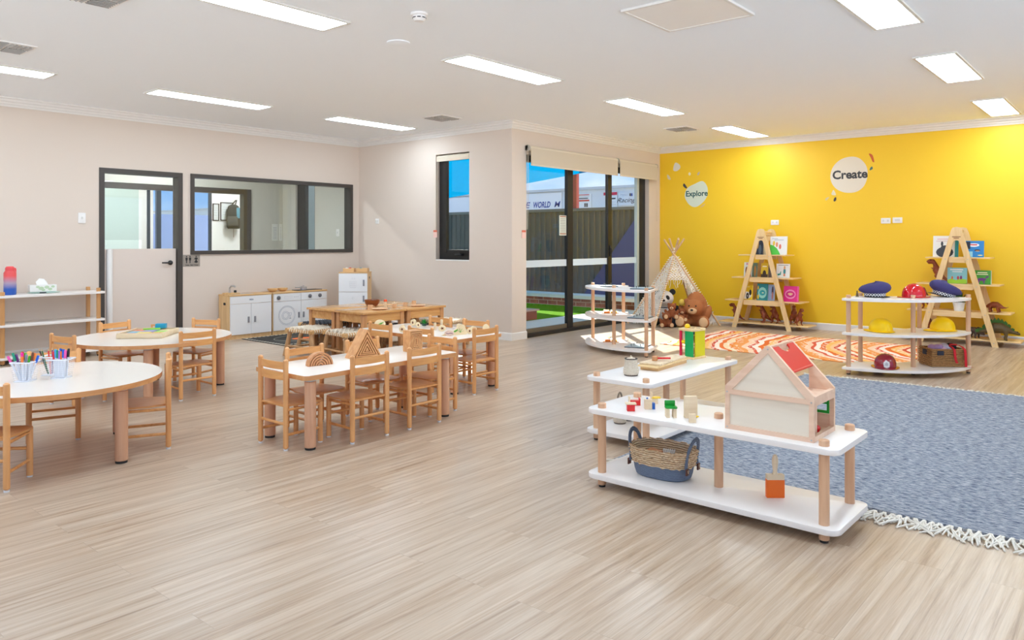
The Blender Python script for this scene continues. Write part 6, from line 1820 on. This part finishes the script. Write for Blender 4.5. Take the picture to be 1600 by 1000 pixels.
# ------------------------------------------------------------------ soft toys in the teepee
m_bear = flat('bear_fur', (186, 116, 68), .95, bump=1.0, bscale=120, var=.25)
m_bear2 = flat('small_bear_fur', (156, 86, 48), .95, bump=1.0, bscale=150, var=.25)
m_pad = flat('bear_pad', (222, 182, 138), .95, bump=.5, bscale=120)
m_pw = flat('panda_white', (238, 230, 222), .95, bump=.7, bscale=120)
m_pb = flat('panda_black', (38, 36, 38), .95, bump=.7, bscale=120)
def bear(loc, rz, s, fur, pad, label, head=(.0, .0), panda=False, slump=0):
    """sitting soft toy facing +x, about 0.5 m high at s = 1"""
    t = empty('teddy_bear' if not panda else 'toy_panda', label, 'soft toy', (*loc,), rz, 'soft toys in the teepee')
    mb = MB()
    mb.ell((-.02 * slump * s, 0, (.15 + .07 * slump) * s), ((.12 + .02 * slump) * s, (.14 + .02 * slump) * s, (.16 + .09 * slump) * s))
    hx_, hz_ = head[0] * s, (.36 + head[1]) * s
    if not panda: 
        mb.ell((hx_, 0, hz_), (.115 * s, .13 * s, .11 * s))
        for q in (-1, 1): mb.ell((hx_ - .02 * s, q * .10 * s, hz_ + .085 * s), (.02 * s, .04 * s, .04 * s))
        for q in (-1, 1):
            mb.ell((.13 * s, q * .11 * s, .065 * s), (.15 * s, .065 * s, .062 * s), M=Matrix.Rotation(q * .35, 4, 'Z'))
            mb.ell((.05 * s, q * .16 * s, .18 * s), (.055 * s, .055 * s, .12 * s), M=Matrix.Rotation(q * -.35, 4, 'X'))
            mb.ell((.26 * s, q * .155 * s, .085 * s), (.045 * s, .075 * s, .085 * s))
    o = mb.build('body', fur, t); fuse(o, max(.006, .011 * s), 3)
    if panda:
        mb = MB(); mb.ell((hx_, 0, hz_), (.12 * s, .135 * s, .115 * s)); mb.ell((hx_ + .10 * s, 0, hz_ - .03 * s), (.04 * s, .05 * s, .035 * s)); o = mb.build('head', fur, t); fuse(o, .008, 2)
        for q in (-1, 1):
            MB().ell((hx_ - .02 * s, q * .115 * s, hz_ + .095 * s), (.025 * s, .045 * s, .045 * s)).build('ear', m_pb, t)
            MB().ell((hx_ + .098 * s, q * .055 * s, hz_ + .02 * s), (.022 * s, .026 * s, .036 * s), M=Matrix.Rotation(q * .5, 4, 'X')).build('eye_patch', m_pb, t)
            MB().ell((.12 * s, q * .12 * s, .06 * s), (.15 * s, .06 * s, .06 * s), M=Matrix.Rotation(q * .35, 4, 'Z')).ell((.24 * s, q * .16 * s, .075 * s), (.05 * s, .065 * s, .075 * s)).build('leg', m_pb, t)
            MB().ell((.04 * s, q * .15 * s, .19 * s), (.05 * s, .05 * s, .11 * s), M=Matrix.Rotation(q * -.35, 4, 'X')).build('arm', m_pb, t)
        MB().ell((hx_ + .138 * s, 0, hz_ - .02 * s), (.014 * s, .024 * s, .016 * s)).build('nose', m_pb, t)
        mb = MB(); mb.tube([(hx_ * .5 + .085 * s * math.cos(a * PI / 12), .085 * s * math.sin(a * PI / 12), .265 * s) for a in range(24)], .007 * s, 6, closed=True); mb.build('collar', flat('collar_grey', (70, 66, 76), .6), t)
    else:
        MB().ell((hx_ + .10 * s, 0, hz_ - .035 * s), (.05 * s, .06 * s, .042 * s)).build('muzzle', pad, t)
        MB().ell((hx_ + .148 * s, 0, hz_ - .02 * s), (.012 * s, .020 * s, .013 * s)).build('nose', m_pb, t)
        for q in (-1, 1):
            MB().ell((hx_ + .100 * s, q * .045 * s, hz_ + .03 * s), .011 * s, n=10, k=8).build('eye', m_eye, t)
            MB().ell((.297 * s, q * .155 * s, .085 * s), (.014 * s, .058 * s, .066 * s)).build('foot_pad', pad, t)
    return t
fa = R(180 + 28)
bear((10.0, 5.04, .0), R(196), 1.06, m_bear, m_pad, 'very large brown teddy bear slumped forward at the right inside the teepee', head=(.13, -.10), slump=1)
bear((9.83, 5.45, .0), R(205), 1.0, m_pw, m_pb, 'large black and white toy panda at the left inside the teepee', head=(.03, .03), panda=True)
bear((9.70, 5.26, .115), R(205), .47, m_bear2, m_pad, 'small dark brown teddy bear sitting on the lap of the toy panda')
bear((9.77, 5.13, .085), R(200), .38, m_bear2, m_pad, 'smallest brown teddy bear sitting on the leg of the very large bear')
bear((9.62, 5.31, .0), R(215), .44, m_bear2, m_pad, 'small brown teddy bear at the far left behind the shelf post in the teepee')
o = MB().ell((0, 0, 0), (.045, .04, .05)).build('toy_giraffe_head', flat('soft_yellow', (236, 204, 90), .9, bump=.6, bscale=90)); o.name = 'soft_star'; o.location = (9.86, 5.19, .34)
o.data.name = 'soft_star'
tag(o, 'small yellow soft toy peeking out between the panda and the large bear', 'soft toy', 'soft toys in the teepee')
# ------------------------------------------------------------------ outside: patio, lawn, fence, sails, neighbouring building
m_lawn = flat('artificial_grass', (92, 140, 10), .95, bump=.8, bscale=200, var=.3, spec=.05)
struct(MB().b2(7.25, 30, 6.22, 7.62, -.16, -.05).build('patio', flat('patio_stone', (206, 200, 190), .8, var=.08, bscale=12), smooth=0))
struct(MB().b2(7.25, 11.9, 7.62, 30, -.16, -.045).build('lawn', m_lawn, smooth=0))
struct(MB().b2(12.2, 60, 7.62, 60, -.3, -.1).b2(-20, 7.0, 14, 60, -.3, -.1).b2(7.0, 12.2, 30, 60, -.3, -.1).build('yard_ground', flat('gravel', (150, 144, 134), .9, var=.2, bscale=10), smooth=0))
t = empty('garden_wall', 'low brick garden wall with a white top along the lawn', 'wall', (12.0, 6.4, -.05))
m_brick, n_, l_, b_ = new_mat('garden_brick')
tc = n_.new('ShaderNodeTexCoord'); mp = n_.new('ShaderNodeMapping'); mp.inputs['Rotation'].default_value = (0, R(90), R(90)); br = n_.new('ShaderNodeTexBrick')
br.inputs['Scale'].default_value = 1; br.inputs['Brick Width'].default_value = .23; br.inputs['Row Height'].default_value = .086; br.inputs['Mortar Size'].default_value = .006
br.inputs['Color1'].default_value = S(130, 70, 54); br.inputs['Color2'].default_value = S(104, 56, 46); br.inputs['Mortar'].default_value = S(160, 140, 124)
l_.new(tc.outputs['Object'], mp.inputs[0]); l_.new(mp.outputs[0], br.inputs['Vector']); l_.new(br.outputs['Color'], b_.inputs['Base Color']); b_.inputs['Roughness'].default_value = .9
MB().b2(0, .2, 0, 22, 0, .15).build('brick_course', m_brick, t, smooth=0)
MB().b2(-.05, .45, 0, 22, .15, .215).build('coping', flat('coping_white', (236, 232, 226), .7), t, smooth=0)
t = empty('corrugated_fence', 'tall dark grey corrugated metal fence behind the garden wall', 'fence', (12.7, 6.4, 0))
mb = MB(); P = []
k = 0; y = 0
while y < 24:
    P += [(0, y), (0, y + .055), (.022, y + .07), (.022, y + .125)]; y += .14
poly = [(x, yy) for x, yy in P] + [(x + .006, yy) for x, yy in reversed(P)]
va = [mb.bm.verts.new((x, yy, 0)) for x, yy in P]; vb = [mb.bm.verts.new((x, yy, 1.84)) for x, yy in P]
for i in range(len(P) - 1): mb.bm.faces.new((va[i], va[i + 1], vb[i + 1], vb[i]))
mb.build('metal_sheet', flat('fence_grey', (98, 94, 90), .6, spec=.2), t, smooth=0)
MB().b2(-.03, .05, 0, 24, 1.83, 1.89).b2(-.02, .04, 0, 24, -.05, .03).build('top_rail', flat('fence_rail', (120, 112, 104), .5), t, smooth=0)
o = MB(); o.face([(12.64, 7.2, .12), (12.64, 8.85, .12), (12.64, 7.50, 1.82), (12.64, 7.2, 1.82)]); o.face([(12.632, 7.2, .12), (12.632, 8.85, .12), (12.632, 7.50, 1.82), (12.632, 7.2, 1.82)])  # flat blue-violet panel just in front of the fence
o = o.build('fence_panel', flat('panel_blue', (70, 78, 128), .9), smooth=0)
tag(o, 'blue-violet triangular panel at the right end of the fence', 'cloth')
t = empty('sand_box', 'reddish brown wooden sand box on the lawn', 'sand box', (8.95, 7.97, -.045))
m_sbx = flat('stained_wood', (156, 72, 44), .6)
MB().b2(-.65, .65, -.33, -.29, 0, .14).b2(-.65, .65, .29, .33, 0, .14).b2(-.65, -.61, -.29, .29, 0, .14).b2(.61, .65, -.29, .29, 0, .14).build('side_board', m_sbx, t, smooth=0)
MB().b2(-.68, .68, -.36, .36, .14, .165).build('lid', flat('sandbox_lid', (206, 160, 140), .5), t, smooth=0)

def yv0(u, x):
    a = R(40.4); l_ = (u - 800) / 1182; return round((math.sin(a) - l_ * math.cos(a)) / (math.cos(a) + l_ * math.sin(a)) * x, 2)
# shade sails
def sail(pts, label, sag=.25, N=10):
    m, n, l, b = (None,) * 4
    A_, B_, C2, D_ = [Vector(p) for p in pts]
    mb = MB(); V = []
    for i in range(N + 1):
        row = []
        for j in range(N + 1):
            u, v = i / N, j / N
            p = A_.lerp(B_, u).lerp(D_.lerp(C2, u), v); p.z -= sag * 4 * u * (1 - u) * v * (1 - v)
            row.append(mb.bm.verts.new(p))
        V.append(row)
    for i in range(N):
        for j in range(N): mb.bm.faces.new((V[i][j], V[i + 1][j], V[i + 1][j + 1], V[i][j + 1]))
    o = mb.build('shade_sail', m_sail)
    return tag(o, label, 'shade sail', 'blue shade sails over the play yard')
m_sail, n_, l_, b_ = new_mat('sail_blue')
df = n_.new('ShaderNodeBsdfDiffuse'); df.inputs['Color'].default_value = S(0, 104, 148)
tl = n_.new('ShaderNodeBsdfTranslucent'); tl.inputs['Color'].default_value = S(0, 132, 178)
mx = n_.new('ShaderNodeMixShader'); mx.inputs['Fac'].default_value = .55
l_.new(df.outputs[0], mx.inputs[1]); l_.new(tl.outputs[0], mx.inputs[2]); l_.new(mx.outputs[0], n_['Material Output'].inputs['Surface'])
def at_dir(u, v, d):
    a = R(40.4); l_ = (u - 800) / 1182
    return ((math.cos(a) + l_ * math.sin(a)) * d, (math.sin(a) - l_ * math.cos(a)) * d, 1.238 - (v - 375) / 1182 * d)
sail([at_dir(655, 318, 20), at_dir(960, 261, 14.5), (11.6, 9.6, 4.2), (4.5, 12.0, 4.4)], 'large blue shade sail seen through the narrow window and the left door pane', .1)
sail([(9.15, 6.75, 3.0), (11.0, 8.6, 3.0), (9.6, 9.0, 3.0), (7.4, 6.8, 3.0)], 'unseen blue sail added above the patio to block sun from the door', .05)  # unseen sail added to keep sun off the left and middle door panes
t = empty('sail_post', 'brick red steel post holding the shade sails', 'post', (13.2, yv0(899, 13.2), -.1))
MB().b2(-.05, .05, -.06, .06, 0, 3.6, bev=.01).build('post', flat('post_red', (176, 66, 54), .5), t)
MB().b2(-.1, .1, -.1, .1, 3.6, 3.65).build('post_cap', m_dark, t, smooth=0)

# neighbouring building with signs
t = empty('warehouse', 'long white warehouse with sponsor signs beyond the fence', 'building', (19.5, 4, 0))
MB().b2(0, 12, 0, 40, -.1, 2.80).build('wall', flat('warehouse_white', (226, 232, 238), .7), t, smooth=0)
MB().b2(-.1, 12.1, -.1, 40.1, 2.80, 2.88).build('roof_trim', flat('roof_pale', (200, 206, 212), .5), t, smooth=0)
def sgn(y0, y1, z0, z1, col, label, xoff=.06):
    t = empty('building_sign', label, 'sign', (19.5 - xoff, (y0 + y1) / 2, (z0 + z1) / 2), 0, 'signs on the warehouse wall')
    MB().b2(0, .04, -(y1 - y0) / 2, (y1 - y0) / 2, -(z1 - z0) / 2, (z1 - z0) / 2).build('sign_board', flat('sign_%d_%d_%d' % col, col, .5), t, smooth=0)
    return t
KW = wallM((-.002, 0, 0), (0, -1, 0), (-1, 0, 0))
def yv(u, x=19.45):
    a = R(40.4); l_ = (u - 800) / 1182; return (math.sin(a) - l_ * math.cos(a)) / (math.cos(a) + l_ * math.sin(a)) * x
def zv(u, v, x=19.45):
    a = R(40.4); l_ = (u - 800) / 1182; return 1.238 - (v - 375) / 1182 * x / (math.cos(a) + l_ * math.sin(a))
def mp_(u, v, s): return ((s.location.y - yv(u)), zv(u, v) - s.location.z)
s1_ = sgn(yv(877), yv(690), 1.95, zv(850, 302), (238, 240, 244), 'white banner with blue italic letters spelling WORLD, seen through the left pane')
m_bl = flat('banner_blue', (40, 76, 160), .6)
cx, cz = mp_(846, 320, s1_)
def let(s, u0, u1, nm='lettering', off=.006):
    x0 = s1_.location.y - yv(u0); x1 = s1_.location.y - yv(u1)
    o = text_mesh(nm, s, .235, m_bl, s1_, Matrix.Identity(4), shear=.25, offset=off, align='LEFT')
    xs = [v.co.x for v in o.data.vertices]; w = max(xs) - min(xs)
    ys = [v.co.y for v in o.data.vertices]; my = (max(ys) + min(ys)) / 2
    o.data.transform(KW @ Matrix.Translation((x0, cz, .002)) @ Matrix.Diagonal(((x1 - x0) / w, 1.15, 1, 1)) @ Matrix.Translation((-min(xs), -my, 0)))
let('THE', 806, 829); let('WORLD', 834, 860.5); let('M', 866.5, 876, off=.001)
s2_ = sgn(yv(923), yv(901), zv(912, 326), zv(912, 303), (240, 240, 240), 'white sign with red stripes and dark lettering, left of the two sponsor signs')
mr = flat('sign_red', (206, 44, 44), .5); ml_ = flat('sign_ink', (50, 50, 56), .5)
def bar(s, u0, u1, v0, v1, mat, nm='printed_mark'):
    x0, z0 = mp_(u0, v1, s); x1, z1 = mp_(u1, v0, s)
    MB().box((-.004, -(x0 + x1) / 2, (z0 + z1) / 2), (.006, abs(x1 - x0), abs(z1 - z0))).build(nm, mat, s, smooth=0)
bar(s2_, 903.5, 921, 303.6, 305.6, mr); bar(s2_, 903.5, 921, 306.6, 307.6, ml_); bar(s2_, 905, 919, 309, 311, ml_); bar(s2_, 903.5, 921, 312, 315, mr); bar(s2_, 913.5, 915.5, 317.5, 323.5, ml_); bar(s2_, 916.5, 918.5, 317.5, 323.5, ml_)
s3_ = sgn(yv(964.5), yv(943.5), zv(954, 324.5), zv(954, 299.5), (226, 230, 234), 'pale sign with a crimson header, middle of the sponsor signs')
bar(s3_, 943.5, 964.5, 300, 305.5, flat('sign_crimson', (204, 30, 70), .5)); bar(s3_, 951, 962, 309, 311.5, ml_); bar(s3_, 951, 963, 315, 315.8, flat('ink_pale', (190, 190, 196), .6)); bar(s3_, 951, 963, 319.5, 320.3, flat('ink_pale', (190, 190, 196), .6))
s4_ = sgn(yv(991.5), yv(966), zv(979, 320.5), zv(979, 300.5), (222, 228, 236), 'pale blue sign with script lettering, rightmost of the sponsor signs')
bar(s4_, 984, 986, 302, 306.5, ml_); bar(s4_, 986.6, 988.6, 302, 306.5, flat('banner_blue', (40, 76, 160), .6))
x_, z_ = mp_(977.5, 313, s4_)
text_mesh('script_lettering', 'Racing', .20, ml_, s4_, KW @ Matrix.Translation((x_, z_, .002)), shear=.5, sx=1.2)
x_, z_ = mp_(975, 304.5, s4_)
text_mesh('faint_lettering', 'Mobil', .12, flat('ink_faint', (200, 208, 222), .6), s4_, KW @ Matrix.Translation((x_, z_, .002)))

# ------------------------------------------------------------------ rooms seen through the interior door and window
m_gw = flat('washroom_paint', (204, 202, 192), .7)
m_mint = flat('mint_panel', (206, 220, 210), .6)
YI = 11.0
struct(MB().b2(1.0, 7.07, 9.12, 11, -.12, 0).b2(1.0, 9.4, 11, 13.5, -.12, 0).build('floor', flat('vinyl_grey', (176, 170, 160), .5), smooth=0))
struct(MB().b2(0.9, 7.21, 9.12, 11, H, H + .12).b2(.9, 9.4, 11, 13.5, H, H + .12).build('ceiling', flat('washroom_ceiling', (206, 204, 196), .8), smooth=0))
def wall2(name, mbx, mat): return struct(mbx.build(name, mat, smooth=0))
XR = 9.3
wall2('wall_left', MB().b2(.9, 1.0, 9.12, 13.5, 0, H), m_gw)
wall2('wall_right', MB().b2(7.07, 7.21, 9.0, 10.10, 0, H).b2(7.07, 7.21, 10.62, 11.1, 0, H).b2(7.07, 7.21, 10.10, 10.62, 0, .9).b2(7.07, 7.21, 10.10, 10.62, 2.38, H).b2(XR, XR + .1, 11.0, 13.5, 0, H), m_gw)
w3 = struct(MB().b2(7.10, 7.16, 10.10, 10.15, .9, 2.38).b2(7.10, 7.16, 10.40, 10.62, .9, 2.38).b2(7.10, 7.16, 10.15, 10.40, 2.32, 2.38).b2(7.10, 7.16, 10.15, 10.40, .9, .96).build('window_3', m_black, smooth=0))  # far jamb widened in black to stand in for the shadow there
MB().b2(7.125, 7.131, 10.15, 10.40, .96, 2.32).build('window_glass', m_glass, w3, smooth=0)
wall2('wall_centre', MB().b2(1.0, 4.00, YI, YI + .1, 0, H).b2(4.00, 6.49, YI, YI + .1, 0, .95).b2(4.00, 6.49, YI, YI + .1, 2.04, H).b2(6.49, XR, YI, YI + .1, 0, H), m_gw)
w4 = struct(MB().b2(4.00, 4.05, YI - .02, YI + .1, .95, 2.04).b2(6.36, 6.49, YI - .02, YI + .1, .95, 2.04).b2(4.05, 6.36, YI - .02, YI + .1, 1.96, 2.04).b2(4.05, 6.36, YI - .02, YI + .1, .95, 1.02).build('window_4', m_dark, smooth=0))
# far office: white wall with frames and a backpack, glazed door on its left
YF = 13.4
m_ow = flat('office_white', (246, 243, 238), .7)
wall2('wall_far', MB().b2(5.78, 6.03, YF, YF + .1, 0, H).b2(7.11, XR, YF, YF + .1, 0, H).b2(6.03, 7.11, YF, YF + .1, 2.35, H), m_ow)
wall2('wall_side', MB().b2(1.0, 5.78, YF, YF + .1, 0, H), m_mint)
d3 = struct(MB().b2(5.92, 5.97, YF - .02, YF, 0, 2.3).b2(6.09, 6.17, YF, YF + .06, 0, 2.35).b2(7.07, 7.11, YF, YF + .06, 0, 2.35).b2(6.03, 7.11, YF, YF + .06, 2.31, 2.35).build('door_3', flat('slate_frame', (62, 72, 84), .4), smooth=0))
MB().b2(6.17, 7.07, YF + .03, YF + .036, 0, 2.31).build('door_glass', m_glass2, d3, smooth=0)
struct(MB().b2(5.0, 10.0, YF + 1.6, YF + 1.7, 0, 1.75).build('wall_end', flat('shade_blue', (150, 168, 214), .8), smooth=0))
struct(MB().b2(5.0, 10.0, YF + .1, YF + 1.6, -.1, -.02).build('ground', flat('patio_stone', (206, 200, 190), .8, var=.08, bscale=12), smooth=0))
def pic(x, z, w, h_, label):
    t = empty('framed_paper', label, 'picture frame', (x, YF - .001, z), 0, 'dark framed papers in the far room')
    MB().b2(-w / 2, w / 2, -.016, 0, h_ / 2 - .015, h_ / 2).b2(-w / 2, w / 2, -.016, 0, -h_ / 2, -h_ / 2 + .015).b2(-w / 2, -w / 2 + .015, -.016, 0, -h_ / 2, h_ / 2).b2(w / 2 - .015, w / 2, -.016, 0, -h_ / 2, h_ / 2).build('frame', m_dark, t, smooth=0)
    MB().b2(-w / 2 + .015, w / 2 - .015, -.006, -.001, -h_ / 2 + .015, h_ / 2 - .015).build('paper', flat('framed_paper', (228, 230, 226), .6), t, smooth=0)
    mb = MB()
    for k in range(4): mb.b2(-w * .3, w * .3, -.0075, -.006, h_ * .25 - k * h_ * .14 - .004, h_ * .25 - k * h_ * .14)
    mb.build('printed_lines', flat('ink_pale', (190, 190, 196), .6), t, smooth=0)
def onY(u, v, y):
    a = R(40.4); l_ = (u - 800) / 1182; rx = math.cos(a) + l_ * math.sin(a); ry = math.sin(a) - l_ * math.cos(a); q = y / ry
    return rx * q, 1.238 - (v - 375) / 1182 * q
fx0, fz0 = onY(332, 318, YF); fx1, fz1 = onY(342, 345, YF)
pic((fx0 + fx1) / 2, (fz0 + fz1) / 2, fx1 - fx0, fz0 - fz1, 'narrow dark framed paper left of the backpack')
fx0, fz0 = onY(344, 316, YF); fx1, fz1 = onY(363.5, 345, YF)
pic((fx0 + fx1) / 2, (fz0 + fz1) / 2, fx1 - fx0, fz0 - fz1, 'wider dark framed paper partly behind the backpack')
bx, bz = onY(365, 338, YF - .1); k_ = .093
t = empty('backpack', 'dark grey backpack hanging on the white wall behind the interior window', 'backpack', (bx, YF - .10, bz), R(-35))
m_bag = flat('bag_grey', (66, 66, 62), .8, bump=.3, bscale=90)
mb = MB(); mb.loft([[(x * a, y * b_, z) for x, y in rrect(-.5, .5, -.5, .5, .2, 4)] for a, b_, z in ((.20, .12, -.235), (.24, .16, -.20), (.25, .17, -.05), (.23, .15, .10), (.18, .12, .19), (.08, .06, .225))])
mb.build('main_bag', m_bag, t, smooth=60)
mb = MB(); mb.loft([[(x * a - .01, y * b_ - .09, z) for x, y in rrect(-.5, .5, -.5, .5, .2, 4)] for a, b_, z in ((.16, .04, -.19), (.20, .06, -.17), (.19, .06, -.03), (.15, .03, .0))]); mb.build('front_pocket', flat('bag_lighter', (86, 84, 78), .8), t, smooth=60)
mb = MB(); mb.tube([(-.03, .03, .22), (.03, .045, .30), (.05, .05, .31), (.03, .03, .22)], .010, 8); mb.build('top_strap', m_bag, t)
mb = MB(); mb.tube([(.0, 0, -.23), (.0, 0, -.40)], .005, 6); mb.build('hanging_strap', flat('strap_tan', (150, 120, 96), .8), t)
mb = MB().box((.095, -.07, .06), (.07, .03, .20), bev=.01); mb.build('blue_side', flat('bag_blue', (96, 150, 166), .5), t)
for u0, u1, lab in ((425, 434, 'left one of two paper notices on the washroom wall'), (436, 447, 'right one of two paper notices on the washroom wall')):
    x0, z0 = onY(u0, 350, YI - .004); x1, z1 = onY(u1, 376, YI - .004)
    if x1 > 7.06: x1 = 7.06
    t = tag(MB().b2(x0, x1, YI - .004, YI - .001, z1, z0).build('paper_notice', flat('notice_white', (226, 226, 220), .7), smooth=0), lab, 'notice', 'paper notices in the washroom')
    mb = MB()
    for k in range(8): mb.b2(x0 + .02, x1 - .02, YI - .0055, YI - .004, z1 + .03 + k * .026, z1 + .036 + k * .026)
    mb.build('printed_lines', flat('ink_mid', (160, 160, 168), .6), t, smooth=0)
m_p2 = emit('office_diffuser', (240, 247, 255), 85.0)
for x, y, lab in ((4.9, 10.1, 'slim ceiling light in the washroom seen through the long window'), (2.6, 10.1, 'slim ceiling light in the washroom behind the door'), (7.6, 12.2, 'ceiling light of the far office'), (5.2, 12.2, 'second ceiling light of the far office, left')):
    t = empty('ceiling_light', lab, 'ceiling light', (x, y, H), 0)
    MB().b2(-.52, .52, -.10, .10, -.012, 0).build('frame', m_rim, t, smooth=0)
    MB().b2(-.50, .50, -.08, .08, -.016, -.012).build('diffuser', m_p2, t, smooth=0)
plate('light_switch', wallM((7.069, 9.5, 1.35), (0, -1, 0), (-1, 0, 0)), .07, .11, 'white light switch on the washroom side wall behind the long window', 'light switch', (0,))
